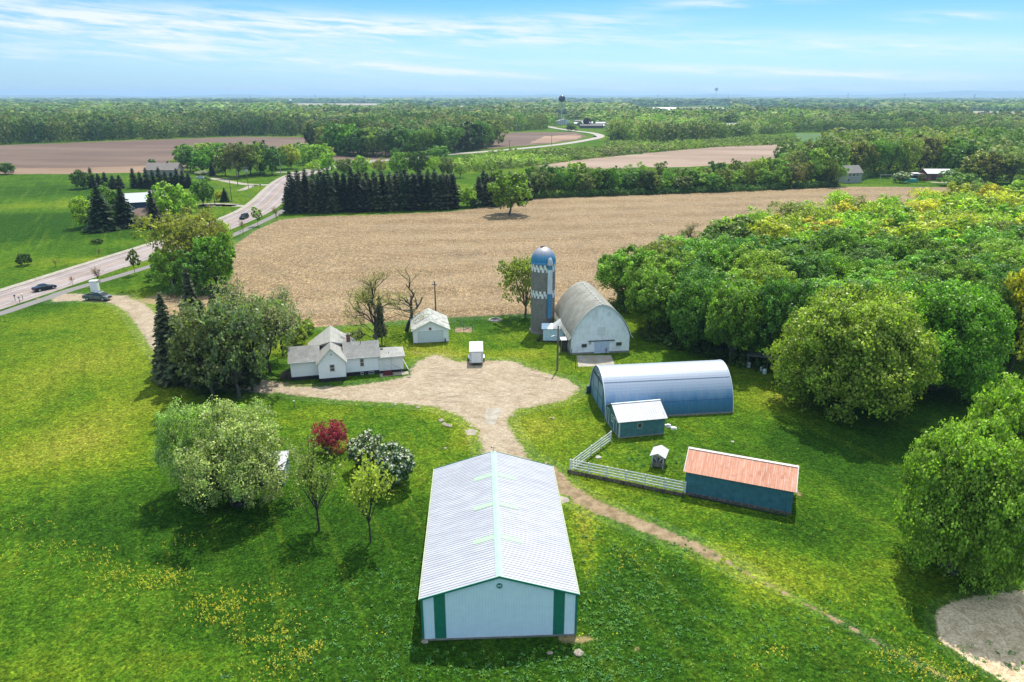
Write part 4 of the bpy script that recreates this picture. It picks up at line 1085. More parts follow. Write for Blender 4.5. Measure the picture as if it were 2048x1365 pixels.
# silo room at its foot
srx, sry = G(1086, 684); SRR = math.radians(-3)
sr = thing('silo_room', 'pale blue white feed room with pointed white roof at the silo foot', 'outbuilding', (srx, sry, 0), SRR)
pw = flat('pale_blue_panel', (.62, .78, .88), .55, var=.10, scale=2.5, dirt=(.66, .73, .76))
sw, sdp, shh = 3.6, 2.9, 2.5
MB().box(.0, sw, 0, .08, .25, shh).build('front_wall', pw, sr)
MB().box(sw - .08, sw, .082, sdp, .25, shh).build('side_wall', pw, sr)
mb = MB().box(0, .08, 1.4, sdp, .25, shh).box(0, .08, .082, 1.4, 1.9, shh); mb.build('side_wall', wood_dark, sr)
MB().box(0.1, sw - .1, sdp - .1, sdp, .1, shh - .02).build('back_wall', wood_dark, sr)
MB().slab((-.3, -.15, shh + .0), (sw - 1.35, -.15, shh + .0), (sw - 1.35, sdp, shh + .12), (-.3, sdp, shh + .12), .06).build('roof', pw, sr)
mb = MB(); mb.add([(sw - 1.9, -.18, shh + .04), (sw + .25, -.18, shh + .04), (sw + .25, sdp, shh + .06), (sw - 1.9, sdp, shh + .06), (sw - .55, .9, shh + 1.15), (sw - .55, sdp - .2, shh + 1.15)],
                 [(0, 1, 4), (1, 2, 5, 4), (2, 3, 5), (3, 0, 4, 5), (0, 3, 2, 1)])
mb.build('roof', flat('feeder_roof', (.46, .46, .455), .5, var=.05), sr)
MB().box(-.05, sw + .05, -.05, sdp, -.05, .22).build('foundation', wood_dark, sr)
mb = MB().tube([(-.9, .3, .05), (-.5, .5, 1.1), (.1, .6, 1.3)], .06).tube([(-1.2, .2, .3), (-.2, .9, .5)], .12).box(-1.0, -.5, .0, .5, 0, .35)
o = mb.build('silage_conveyor', black_m); o.location = (srx, sry, 0); tag(o, 'dark rusted conveyor parts lying between silo and feed room', 'conveyor')

# ---- farmhouse
hx, hy = G(583.9, 762.5); HR = math.radians(13.5)
hs = thing('farmhouse', 'white single storey farmhouse with cross gable roofs and black foundation', 'house', (hx, hy, 0), HR)
lap = grooved('house_siding', (.93, .93, .95), 'Z', .20, .55, .35, .86, .12, var=.03)
hr_ = shingle('house_shingles', (.23, .23, .215), (.31, .305, .285), dirt=(.38, .375, .35))
hr_l = shingle('house_shingles_light', (.36, .355, .315), (.44, .43, .385), dirt=(.46, .45, .40))
FH, EH = .62, 3.25
def wing(x0, x1, y0, y1, axis, eave, ridge, rm_, over=.3, name='wing', f=FH, gables=(1, 1), wallm=None):
    """walls, black foundation and gable roof; axis = ridge direction; built as parts of the house"""
    wm = wallm or lap
    MB().box(x0 - .03, x1 + .03, y0 - .03, y1 + .03, -.05, f).build('foundation', black_f, hs)
    mb = MB()
    if axis == 'x':
        ym = (y0 + y1) / 2
        mb.prism([(y0, f + .001), (y1, f + .001), (y1, eave), (ym, ridge - .1), (y0, eave)], x0, x1, 'x'); mb.build('wall', wm, hs)
        mb = MB(); k = (ridge - eave) / (ym - y0); ze_ = eave - over * k + .04
        mb.slab((x0 - over, y0 - over, ze_), (x1 + over, y0 - over, ze_), (x1 + over, ym, ridge + .04), (x0 - over, ym, ridge + .04), .09)
        mb.slab((x0 - over, y1 + over, ze_), (x1 + over, y1 + over, ze_), (x1 + over, ym, ridge + .04), (x0 - over, ym, ridge + .04), .09)
        mb.build('roof', rm_, hs)
        MB().box(x0 - over, x1 + over, y0 - over - .04, y0 - over, ze_ - .12, ze_ + .01).build('fascia', white_trim, hs)
    else:
        xm = (x0 + x1) / 2
        mb.prism([(x0, f + .001), (x1, f + .001), (x1, eave), (xm, ridge - .1), (x0, eave)], y0, y1, 'y'); mb.build('wall', wm, hs)
        mb = MB(); k = (ridge - eave) / (xm - x0); ze_ = eave - over * k + .04
        for xs, s in ((x0, -1), (x1, 1)):
            mb.slab((xs + s * over, y0 - over, ze_), (xs + s * over, y1 + over, ze_), (xm, y1 + over, ridge + .04), (xm, y0 - over, ridge + .04), .09)
        mb.build('roof', rm_, hs)
        for s, xs in ((-1, x0), (1, x1)):
            MB().prism([(xs + s * over, ze_ - .13), (xs + s * over, ze_ + .01), (xm, ridge + .045), (xm, ridge - .10)], y0 - over - .04, y0 - over).build('rake_trim', white_trim, hs)
wing(0.0, 4.2, 0.0, 5.2, 'x', 3.2, 4.72, hr_, .3)
wing(8.32, 13.45, 0.0, 5.2, 'x', 3.2, 4.76, hr_, .3)
wing(4.22, 8.30, -1.65, 4.2, 'y', 3.35, 5.55, hr_l, .32)
wing(2.6, 9.9, 4.25, 9.2, 'y', 3.0, 5.60, hr_l, .25)
# valley infill where the front gable roof meets the wide rear wing
MB().add([(6.26, 1.1, 5.61), (4.0, 4.05, 4.06), (6.26, 4.05, 5.66), (8.52, 4.05, 4.06), (6.26, 1.1, 5.3), (4.0, 4.05, 3.8), (8.52, 4.05, 3.8)], [(0, 2, 1), (0, 3, 2), (4, 5, 6), (0, 1, 5, 4), (0, 4, 6, 3), (1, 2, 3, 6, 5)]).build('roof', hr_l, hs)
# porch wing with hip roof
px0, px1, pe = 13.48, 17.3, 2.85
MB().box(px0, px1 + .0, .0 - .03, 3.6, -.05, .42).build('foundation', black_f, hs)
MB().box(px0, px1, 0, 3.6, .42, pe).build('wall', flat('porch_white', (.78, .78, .76), .55, var=.05, scale=1.5), hs)
mb = MB(); zo = pe - .02
mb.add([(px0 - .15, -.35, zo), (px1 + .35, -.35, zo), (px1 + .35, 3.9, zo), (px0 - .15, 3.9, zo), (px0 - .15, 1.8, pe + .85), (px1 - 1.2, 1.8, pe + .85)], [(0, 1, 5, 4), (1, 2, 5), (2, 3, 4, 5), (0, 4, 3), (0, 3, 2, 1)])
mb.build('roof', shingle('porch_shingles', (.36, .355, .32), (.45, .44, .40), dirt=(.32, .315, .285)), hs)
MB().box(px0 - .12, px1 + .37, -.40, -.352, zo - .14, zo + .015).build('fascia', white_trim, hs)
d = MB().box(14.45, 15.4, -.05, .0, .45, 2.45).build('door', white_paint, hs)
MB().box(15.42, 15.45, -.03, .0, .45, 2.5).build('door_edge', flat('grey_trim', (.42, .45, .42), .6), d)
for i in range(4):
    MB().box(13.95 + i * .04, 15.55 - i * .04, -1.30 + i * .32, -.98 + i * .32, .0, .12 + i * .11).build('step', flat('maroon_step', (.10, .018, .02), .6, var=.3, scale=4), hs)
hrail = MB().tube([(15.5, -.06, 1.45), (17.0, -.35, .62)], .03, n=6).tube([(17.0, -.35, .62), (17.0, -.35, .0)], .03, n=6); hrail.build('handrail', flat('grey_trim', (.42, .45, .42), .6), hs)
MB().slab((17.35, .1, 1.9), (18.15, .1, .05), (18.15, 1.2, .05), (17.35, 1.2, 1.9), .06).build('ramp_panel', white_trim, hs)
soft_sheet('concrete_slab', [[(hx + a * math.cos(HR) - b * math.sin(HR), hy + a * math.sin(HR) + b * math.cos(HR)) for a, b in ((13.5, -1.6), (18.0, -1.4), (18.0, -.1), (13.5, -.1))]], .030, .15, .15, con)
window(hs, 6.3, -1.65, 1.75, .62, 1.0, 'y-')
window(hs, 10.85, 0, 1.55, .50, 1.15, 'y-')
MB().box(6.2, 6.38, -1.69, -1.65, 4.35, 4.5).build('vent', black_m, hs)
for xx, ww in ((10.75, .35), (12.2, .75)):
    window(hs, xx, -.03, .12, ww, .3, 'y-', mull=False, fw=.05)
ch = MB().box(8.7, 9.3, 3.4, 3.95, 3.5, 5.75); ch.build('chimney', brick_m, hs)
MB().box(8.64, 9.36, 3.34, 4.01, 5.75, 5.86).box(8.85, 9.15, 3.55, 3.8, 5.86, 6.05).build('chimney_cap', concrete_m, hs)
MB().tube([(10.85, 2.2, 4.6), (10.85, 2.2, 4.95)], .06).build('vent_pipe', black_m, hs)
MB().box(13.9, 14.3, 1.35, 1.7, pe + .6, pe + .80).build('roof_vent', black_m, hs)
MB().box(15.4, 15.8, 1.95, 2.2, pe + .62, pe + .84).build('roof_vent', black_m, hs)
MB().tube([(15.15, .55, pe + .25), (15.15, .55, pe + .55)], .05).build('vent_pipe', flat('rust_pipe', (.35, .12, .07), .7), hs)
dsh = thing('satellite_dish', 'black satellite dish at the roof corner by the porch', 'dish', (hx + 13.3 * math.cos(HR) - 5.4 * math.sin(HR), hy + 13.3 * math.sin(HR) + 5.4 * math.cos(HR), 0))
MB().tube([(0, 0, 0), (0, 0, 4.6)], .03).build('pole', steel, dsh)
MB().tube([(-.05, -.03, 4.55), (.05, -.10, 4.62)], .38, .32, 14).build('dish', black_m, dsh)
# bulkhead lean-to at the west end
MB().add([(-1.9, .9, .0), (-.04, .9, .0), (-.04, 3.0, .0), (-1.9, 3.0, .0), (-.04, .9, 1.25), (-.04, 3.0, 1.25), (-1.8, 1.0, .35), (-1.8, 2.9, .35)], [(0, 1, 4, 6), (3, 7, 5, 2), (6, 4, 5, 7), (0, 6, 7, 3), (1, 2, 5, 4)]).build('cellar_entry', wood_dark, hs)

# ---- detached garage
gx, gy = G(827.3, 687.5); GR = math.radians(9.5)
ga = thing('garage', 'white two car garage with weathered gable roof behind the yard', 'garage', (gx, gy, 0), GR)
gw, gd, ge, gr = 6.3, 7.6, 2.55, 4.15
gl = grooved('garage_siding', (.92, .92, .94), 'Z', .20, .55, .3, .88, .12, var=.04)
MB().prism([(0, .08), (gw, .08), (gw, ge), (gw / 2, gr - .08), (0, ge)], 0, .12).build('gable_wall', gl, ga)
MB().prism([(0, .08), (gw, .08), (gw, ge), (gw / 2, gr - .08), (0, ge)], gd - .12, gd).build('gable_wall', gl, ga)
for x0 in (0, gw - .12): MB().box(x0, x0 + .12, .122, gd - .122, .08, ge).build('side_wall', gl, ga)
MB().box(-.05, gw + .05, -.05, gd + .05, -.05, .1).build('foundation', concrete_m, ga)
mb = MB(); kk = (gr - ge) / (gw / 2); zo = ge - .35 * kk + .04
for xs, s in ((0, -1), (gw, 1)):
    mb.slab((xs + s * .35, -.35, zo), (xs + s * .35, gd + .3, zo), (gw / 2, gd + .3, gr + .04), (gw / 2, -.35, gr + .04), .08)
gro, t, p, out = new_mat('garage_roof')
oc = t.new('ShaderNodeTexCoord').outputs['Object']
c = t.mix(t.step(t.noise(oc, .9, 6, .75, 1), .42, .58), (.44, .435, .38), (.21, .225, .21))
c = t.mix(t.step(t.noise(oc, 3, 4, .7), .55, .4, 0, .3), c, (.38, .37, .32))
t.put(p.inputs['Base Color'], c); p.inputs['Roughness'].default_value = .85
mb.build('roof', gro, ga)
for s, xs in ((-1, 0), (1, gw)):
    MB().prism([(xs + s * .35, zo - .13), (xs + s * .35, zo + .01), (gw / 2, gr + .045), (gw / 2, gr - .10)], -.39, -.35).build('rake_trim', white_trim, ga)
gdm = grooved('garage_door', (.66, .72, .75), 'Z', .53, .5, .4, .7, .06, var=.04)
d = MB().box(.95, 5.25, -.04, .0, .10, 2.15).build('garage_door', gdm, ga)
mb = MB().box(.83, .95, -.07, 0, .1, 2.25).box(5.25, 5.37, -.07, 0, .1, 2.25).box(.95, 5.25, -.07, 0, 2.15, 2.25); mb.build('door_frame', white_trim, d)
wh = MB().disc((3.05, -.06, 2.62), .24, .08, 'y', 16)
wo = wh.build('wagon_wheel', flat('rust_wheel', (.22, .10, .06), .7)); wo.location = (gx, gy, 0); wo.rotation_euler = (0, 0, GR); tag(wo, 'round rusty ornament hanging on the garage gable', 'ornament')
mb = MB().box(5.55, 5.75, -.22, -.05, .02, .55).tube([(5.65, -.12, .5), (5.65, -.12, .8)], .05)
o = mb.build('meter_box', black_m); o.location = (gx, gy, 0); o.rotation_euler = (0, 0, GR); tag(o, 'small black box at the east corner of the garage front', 'box')

# ---- shed under the willow
wx, wy = G(505, 985)
ws = thing('willow_shed', 'small grey green shed half hidden under the pale willow', 'shed', G(522, 972) + (0,), math.radians(5))
MB().box(0, 2.6, 0, 3.2, .05, 2.1).build('wall', grooved('grey_green_siding', (.20, .30, .26), 'X', .3, .7, .3, .8, .1), ws)
mb = MB(); mb.slab((-.2, -.2, 2.05), (2.8, -.2, 2.05), (2.8, 3.4, 2.55), (-.2, 3.4, 2.55), .06); mb.build('roof', flat('white_sheet_roof', (.42, .415, .42), .45, var=.05), ws)
MB().box(2.60, 2.64, .5, 1.4, .1, 1.9).build('door', white_trim, ws)
MB().box(2.5, 2.68, -.04, .06, .05, 2.03).build('corner_board', white_trim, ws)

# ---- open lean-to by the woods
lx, ly = G(1494, 737)
ln = thing('lean_to', 'open grey lean-to shed at the dark edge of the wood', 'lean-to', (lx, ly, 0), math.radians(-22))
for x0, y0, h in ((0, 0, 2.3), (3.0, 0, 2.3), (6.0, 0, 2.3), (0, 2.6, 2.0), (6.0, 2.6, 2.0)):
    MB().box(x0 - .06, x0 + .06, y0 - .06, y0 + .06, 0, h).build('post', wood_grey, ln)
MB().slab((-.3, -.3, 2.35), (6.3, -.3, 2.35), (6.3, 2.9, 2.02), (-.3, 2.9, 2.02), .07).build('roof', flat('grey_sheet', (.20, .22, .22), .6, var=.3, dirt=(.10, .11, .10)), ln)
MB().box(0.1, 5.9, 2.52, 2.6, 0, 1.95).build('back_wall', wood_dark, ln)
for i, (px, py, s) in enumerate(((1497, 735, 1.0), (1523, 742, .8), (1529, 748, .95))):
    x, y = G(px, py); mb = MB().lathe([(.01, 0), (.30 * s, 0), (.32 * s, .1), (.32 * s, .7 * s), (.24 * s, .85 * s), (.01, .86 * s)], 14)
    o = mb.build('barrel', flat('white_plastic', (.62, .70, .72), .5, var=.1), smooth=False); o.location = (x, y, 0)
    tag(o, ['pale plastic barrel under the west post of the lean-to', 'small white barrel at the middle of the lean-to', 'white barrel at the east end of the lean-to'][i], 'barrel')

# ---- houses and barns further off
def small_house(name, label, cat, px, py, rz, w_, d_, eave, ridge, wall_m, roof_m_, hip=False, over=.4, wins=(), door=None, found=None, chimney=False, ax='x'):
    x, y = G(px, py); r = thing(name, label, cat, (x, y, 0), math.radians(rz))
    if hip:
        MB().box(0, w_, 0, d_, 0, eave).build('wall', wall_m, r)
        k = d_ / 2 * .95; z = eave - .1; o = over
        MB().add([(-o, -o, z), (w_ + o, -o, z), (w_ + o, d_ + o, z), (-o, d_ + o, z), (k, d_ / 2, ridge), (w_ - k, d_ / 2, ridge)], [(0, 1, 5, 4), (1, 2, 5), (2, 3, 4, 5), (3, 0, 4), (0, 3, 2, 1)]).build('roof', roof_m_, r)
    elif ax == 'x':
        MB().prism([(0, 0), (d_, 0), (d_, eave), (d_ / 2, ridge - .1), (0, eave)], 0, w_, 'x').build('wall', wall_m, r)
        mb = MB(); k = (ridge - eave) / (d_ / 2); z = eave - over * k + .05
        for a, b in ((-over, 1), (d_ + over, 1)): mb.slab((-over, a, z), (w_ + over, a, z), (w_ + over, d_ / 2, ridge + .05), (-over, d_ / 2, ridge + .05), .12)
        mb.build('roof', roof_m_, r)
    else:
        MB().prism([(0, 0), (w_, 0), (w_, eave), (w_ / 2, ridge - .1), (0, eave)], 0, d_, 'y').build('wall', wall_m, r)
        mb = MB(); k = (ridge - eave) / (w_ / 2); z = eave - over * k + .05
        for a in (-over, w_ + over): mb.slab((a, -over, z), (a, d_ + over, z), (w_ / 2, d_ + over, ridge + .05), (w_ / 2, -over, ridge + .05), .12)
        mb.build('roof', roof_m_, r)
    for a, z, ww, hh, face in wins:
        if face == 'y-': window(r, a, 0, z, ww, hh, 'y-', fw=.12)
        if face == 'x+': window(r, w_, a, z, ww, hh, 'x+', fw=.12)
        if face == 'x-': window(r, 0, a, z, ww, hh, 'x-', fw=.12)
    if door: MB().box(door[0], door[0] + door[1], -.08, 0, .05, door[2]).build('door', door[3], r)
    if chimney: MB().box(w_ * .6, w_ * .6 + .8, d_ * .5, d_ * .5 + .8, eave, ridge + .9).build('chimney', brick_m, r)
    return r
brown_w = flat('brown_wall', (.17, .11, .085), .8, var=.25, scale=2); brown_r = shingle('brown_roof', (.13, .075, .055), (.19, .115, .085))
small_house('ranch_house', 'brown house with pinkish brown hip roof behind dark spruces', 'house', 236, 455, 4, 14, 11, 2.9, 5.6, brown_w, brown_r, hip=True, wins=((11.6, .8, 1.3, 1.3, 'y-'), (5, .8, 1.3, 1.3, 'y-'), (8, .9, 1.0, 1.1, 'y-')))
small_house('blue_barn', 'small dark blue barn with bright white metal roof', 'barn', 256, 427, 25, 9, 6.5, 4.2, 7.0, flat('navy_wall', (.025, .05, .11), .6), flat('white_far_roof', (.60, .60, .60), .5, var=.04), wins=((3.2, 1.0, 2.0, 2.2, 'x+'), (2, 1, 1, 1, 'y-')))
small_house('grey_roof_house', 'low grey roofed house between the blue barn and the maple', 'house', 292, 406, 0, 9, 7, 2.6, 4.6, flat('tan_wall', (.32, .28, .24), .8), shingle('grey_brown_roof', (.17, .15, .14), (.24, .22, .20)))
small_house('ranch_house', 'long low house whose roof shows over the dark spruce row', 'house', 292, 352, 3, 17, 10, 3.2, 6.6, flat('tan_wall', (.32, .28, .24), .8), shingle('far_roof', (.21, .17, .15), (.28, .24, .21)), chimney=True)
small_house('grey_house', 'weathered grey two storey house at the field edge', 'house', 1690, 367, 14, 9.5, 8, 5.2, 8.4, flat('grey_white_wall', (.36, .36, .33), .7, var=.2, dirt=(.28, .26, .23)), shingle('grey_roof', (.19, .18, .16), (.27, .26, .23)), wins=((2.2, 3.4, 1.1, 1.3, 'y-'), (4.6, 3.4, 1.6, 1.2, 'y-'), (6.8, 3.4, 1.0, 1.3, 'y-'), (2, .8, 1, 1.4, 'y-')))
red_w = grooved('red_brown_steel', (.19, .095, .07), 'X', .6, .6, .3, .75, .12, var=.15)
r = small_house('red_shed', 'long red brown shed with white metal roof beyond the field', 'shed', 1853, 361, -2, 13, 9, 3.6, 5.4, red_w, flat('white_far_roof', (.60, .60, .60), .5, var=.04), door=(2, 2.5, 2.6, flat('dark_door', (.09, .04, .03), .7)))
MB().box(-6, -.1, 1, 8, 0, 3.1).build('wall', flat('red_brown_dark', (.15, .08, .06), .7), r)
for a, b, z in ((-8.5, -3.5, 2.7), (-7.5, -4, 3.5)):
    MB().slab((a, -.5, z), (b, -.5, z), (b, 2.5, z + .25), (a, 2.5, z + .25), .15).build('canopy', white_trim, r)
wfr = flat('white_far_roof', (.60, .60, .60), .5, var=.04); wfw = flat('white_far_wall', (.66, .66, .66), .7, var=.1); gfw = flat('grey_far_wall', (.36, .36, .36), .7)
small_house('white_hall', 'small bright white building below the round water tower', 'building', 1115, 250, 0, 18, 14, 5.5, 8, wfw, wfr, ax='y')
grey_rf = shingle('grey_roof', (.19, .18, .16), (.27, .26, .23))
MH = [(1148, 252, 26, 'long grey mobile home by the round water tower', gfw, wfr), (1162, 250.5, 18, 'white mobile home roof behind the maroon tree', wfw, wfr), (1192, 251.5, 26, 'pale flat roofed mobile home east of the maroon tree', wfw, flat('pale_roof', (.6, .62, .64), .6)),
      (1160, 257, 30, 'long dark grey building along the far road bend', flat('dark_far_wall', (.09, .085, .08), .8), flat('dark_roof', (.12, .11, .11), .8)), (1186, 256.5, 22, 'brown low building in front of the pale mobile home', flat('brown_wall', (.17, .11, .085), .8), brown_r),
      (1207, 257, 22, 'grey low building at the east end of the mobile homes', gfw, flat('pale_roof', (.6, .62, .64), .6)), (1212, 252, 20, 'white roofed building at the wood edge by the road bend', wfw, wfr), (1150, 247, 14, 'tan gabled house behind the mobile homes', flat('tan_wall', (.32, .28, .24), .8), grey_rf)]
for i, (px, py, w_, lb, wm_, rm2) in enumerate(MH):
    small_house('mobile_home', lb, 'mobile home', px, py, (-4, 6, 2, 0, 3, -2, 5, 8)[i], w_, 9, 3.4, 4.8, wm_, rm2, over=.3)
small_house('grey_house', 'grey far house with pale roof among the trees', 'house', 1438, 262, 5, 32, 14, 5, 9, gfw, flat('pale_roof', (.6, .62, .64), .6))
for i, (px, py, w_, lb) in enumerate([(1305, 225, 50, 'long bright white warehouse roof in the far trees'), (1332, 225.5, 28, 'smaller white roof east of the long warehouse'), (1412, 226.5, 60, 'white warehouse roof above the olive woods'),
                                      (1750, 209.6, 120, 'very far white warehouse roof near the horizon'), (912, 221, 40, 'tan far roof above the dark woods'), (676, 203.5, 130, 'pale far shed roofs behind the tan field'), (770, 203, 90, 'white far roofs at the east end of the tan field'), (556, 215, 12, 'white farm roof beside the far small silo')]):
    x, y = G(px, py); small_house('warehouse', lb, 'warehouse', px, py, 0, w_, 30, 6, 14 if py < 215 else 12, wfw if i != 4 else flat('tan_wall', (.32, .28, .24), .8), wfr if i != 4 else flat('pale_tan_roof', (.55, .48, .38), .7), over=.5)
x, y = G(582, 215.5); sf = thing('silo', 'tiny dark far silo with domed top above the woods', 'silo', (x, y, 0)); MB().lathe([(6, 0), (6, 22)], 14).build('wall', flat('dark_grey', (.12, .13, .14), .7), sf); MB().lathe([(6, 22), (5, 26), (2, 28), (.1, 28.5)], 14).build('dome', rim, sf)
# ================================================================== towers, poles, vehicles, small things
def water_tower(label, px, py, R_, H_, mat, legs=True):
    x, y = G(px, py); r = thing('water_tower', label, 'water tower', (x, y, 0))
    zc = H_ - R_
    prof = [(.05, zc - R_)] + [(R_ * math.cos(a), zc + R_ * math.sin(a)) for a in np.linspace(-1.45, 1.45, 18)] + [(.05, H_)]
    MB().lathe(prof, 28).build('tank', mat, r, smooth=True)
    if legs:
        for k in range(6):
            a = k * math.pi / 3 + .2; c_, s_ = math.cos(a), math.sin(a)
            MB().tube([(R_ * 1.18 * c_, R_ * 1.18 * s_, 0), (R_ * .96 * c_, R_ * .96 * s_, zc + .5)], .24, n=6).build('leg', flat('tower_leg', (.10, .13, .17), .6), r)
        mb = MB()
        for z, rr in ((zc * .33, R_ * 1.11), (zc * .66, R_ * 1.04)):
            P = [(rr * math.cos(k * math.pi / 3 + .2), rr * math.sin(k * math.pi / 3 + .2), z) for k in range(7)]
            mb.tube(P, .10, n=5)
        mb.build('brace', flat('tower_leg', (.10, .13, .17), .6), r)
        MB().tube([(0, 0, 0), (0, 0, zc - R_ + .3)], .5, n=12).build('riser', flat('riser_pale', (.62, .62, .58), .6), r)
        MB().lathe([(R_ * 1.0, zc - .5), (R_ * 1.13, zc - .5), (R_ * 1.13, zc - .2), (R_ * 1.0, zc - .2)], 28).build('walkway', flat('tower_leg', (.10, .13, .17), .6), r)
    else:
        MB().lathe([(3.2, 0), (1.6, 4), (1.4, zc - R_ * 1.2), (R_ * .7, zc - R_ * .6)], 16).build('stem', mat, r)
    return r
water_tower('dark navy round water tower on six legs above the road bend', 1123, 251, 4.9, 42.5, flat('tower_navy', (.012, .035, .065), .35, var=.1, spec=.6))
water_tower('small far mushroom shaped water tower on the horizon', 1431, 200.5, 17, 118, flat('tower_grey', (.22, .24, .26), .6), legs=False)

pole_m = flat('pole_wood', (.17, .14, .11), .9, var=.3, scale=2, streak=True); pole_pale = flat('pole_pale', (.42, .40, .36), .8, var=.2, streak=True)
def utility_pole(px, py, top, label, mat=pole_m, arm=1.2, can=0, rz=0, lamp=False, r0=.16, light=False):
    x, y = G(px, py); h = ztop(top, y); r = thing('utility_pole', label, 'utility pole', (x, y, 0), math.radians(rz))
    k = 1 if h < 14 else 1
    MB().tube([(0, 0, -.1), (0, 0, h)], r0, r0 * .7, 8).build('pole', mat, r)
    if arm:
        a = MB().box(-arm, arm, -.10, .02, h - .75, h - .6); a.build('crossarm', mat, r)
        for s in (-.9, -.3, .3, .9): MB().tube([(s * arm, -.04, h - .6), (s * arm, -.04, h - .42)], .05, n=6).build('insulator', white_trim, r)
    for i in range(can):
        MB().lathe([(.01, h - 2.6), (.26, h - 2.6), (.26, h - 1.7), (.01, h - 1.6)], 10, (-.5 + i * .5, -.35)).build('transformer', flat('can_grey', (.5, .52, .54), .5), r)
    if lamp:
        MB().tube([(0, 0, h - 1.6), (-.6, -.3, h - 1.5), (-1.0, -.5, h - 1.6)], .03, n=5).build('lamp_arm', steel, r)
        MB().lathe([(.02, h - 1.85), (.16, h - 1.8), (.12, h - 1.6), (.02, h - 1.55)], 10, (-1.05, -.5)).build('lamp_head', steel, r)
    return r, Vector((x, y, h))
_, yardtop = utility_pole(1114.5, 741, 652, 'dark wooden yard pole with lamp in front of the barn', lamp=True, arm=0)
_, ptop = utility_pole(347, 585, 543, 'pale wooden pole beside the bushy roadside trees', pole_pale, arm=0, r0=.2)
utility_pole(872, 638, 563, 'thin grey pole behind the garage among bare branches', arm=.5)
utility_pole(476, 372, 325, 'tall grey pole behind the two transformer poles', arm=0, r0=.2)
A1 = utility_pole(464, 404, 355, 'pole with crossarm standing between the yellow shrub and the drive', arm=1.3)[1]
A2 = utility_pole(497, 377, 333, 'pole with three transformer cans on the concrete turnaround', can=3, arm=1.3)[1]
A3 = utility_pole(430, 411, 372, 'guyed pole beside the round dark green tree', arm=1.0)[1]
utility_pole(562, 351, 310, 'pale pole at the drive entrance beyond the road curve', pole_pale, arm=0, r0=.2)
for px, py, tp, lb in ((753, 317, 289, 'roadside pole in front of the dark middle wood'), (912, 308, 284, 'roadside pole at the corner of the middle wood'), (1019, 301, 281, 'thin pole beside the far brown field, nearer the wood'), (1103, 291, 271, 'thin pole beside the far brown field, nearer the bend'), (1033, 266, 245, 'pale tall pole against the dark wood edge')):
    utility_pole(px, py, tp, lb, pole_m if px != 1033 else pole_pale, arm=1.6, r0=.22)
def pylon(px, top, y, label):
    u = (px - 1024) / F; zt = ztop(top, y); v = (682.5 - top) / F; x = u * y / (_c + v * _s)
    r = thing('power_pylon', label, 'pylon', (x, y, 0)); b = 5 * y / 5000
    mb = MB(); wd = .5 * y / 3500
    for sx in (-1, 1):
        for sy in (-1, 1): mb.tube([(sx * b, sy * b, 0), (sx * b * .25, sy * b * .25, zt)], wd * .6, n=4)
    for k in range(8):
        f0, f1 = k / 8, (k + 1) / 8; r0, r1 = b * (1 - .75 * f0), b * (1 - .75 * f1); s = 1 if k % 2 else -1
        mb.tube([(s * r0, -r0, f0 * zt), (-s * r1, -r1, f1 * zt)], wd * .4, n=4)
    mb.build('lattice', steel, r)
    mb = MB()
    for f in (.78, .90): mb.box(-b * 1.4, b * 1.4, -wd * .5, wd * .5, zt * f, zt * f + wd)
    mb.build('crossarm', steel, r)
for px, tp, y, lb in ((1950, 189, 3600, 'dark lattice pylon above the bluish woods at the east horizon'), (1810, 187, 5200, 'thin pylon in front of the long distant hill'), (1697, 186, 6200, 'thin pylon at the west foot of the distant hill'), (1316, 190, 6000, 'faint pylon on the horizon west of the small water tower'),
                       (1457, 191, 6000, 'faint pylon on the horizon east of the small water tower'), (630, 190, 5200, 'faint mast above the tan far field'), (500, 192, 5200, 'faint mast on the horizon above the western woods'), (848, 191, 5600, 'faint mast on the horizon north of the middle wood'), (960, 190, 6000, 'faint pylon on the horizon west of the navy water tower'), (729, 191, 5400, 'faint mast on the horizon beside the white far roofs')):
    pylon(px, tp, y, lb)
def wires(a, b, name, label, sag=1.0, offs=(0,)):
    mb = MB()
    for o in offs:
        P = [Vector(a).lerp(Vector(b), f) + Vector((o, 0, -.45 - sag * 4 * f * (1 - f))) for f in np.linspace(0, 1, 13)]
        mb.tube(P, .018, n=4)
    w_ = mb.build(name, black_m); tag(w_, label, 'power line')
wires(A1, A2, 'power_line', 'thin wires slung between the crossarm pole and the transformer pole', 1, (-1, 0, 1))
wires(A3, A1, 'power_line', 'thin wires slung from the guyed pole to the crossarm pole', .8, (-.8, 0, .8))
for k in range(3):
    g0 = Vector(G(404 + 8 * k, 411) + (0,)); o = MB().tube([A3 - Vector((0, 0, .8 + .5 * k)), g0], .03, n=4).build('guy_wire', steel)
    tag(o, ['outermost of the three guy wires of the guyed pole', 'middle guy wire of the three beside the round tree', 'guy wire closest to the guyed pole foot'][k], 'guy wire')
wires(yardtop + Vector((0, 0, -.2)), (bx_ - .3, by_ + 3.5, 3.9), 'power_line', 'service wire from the yard pole to the barn eave', .2)

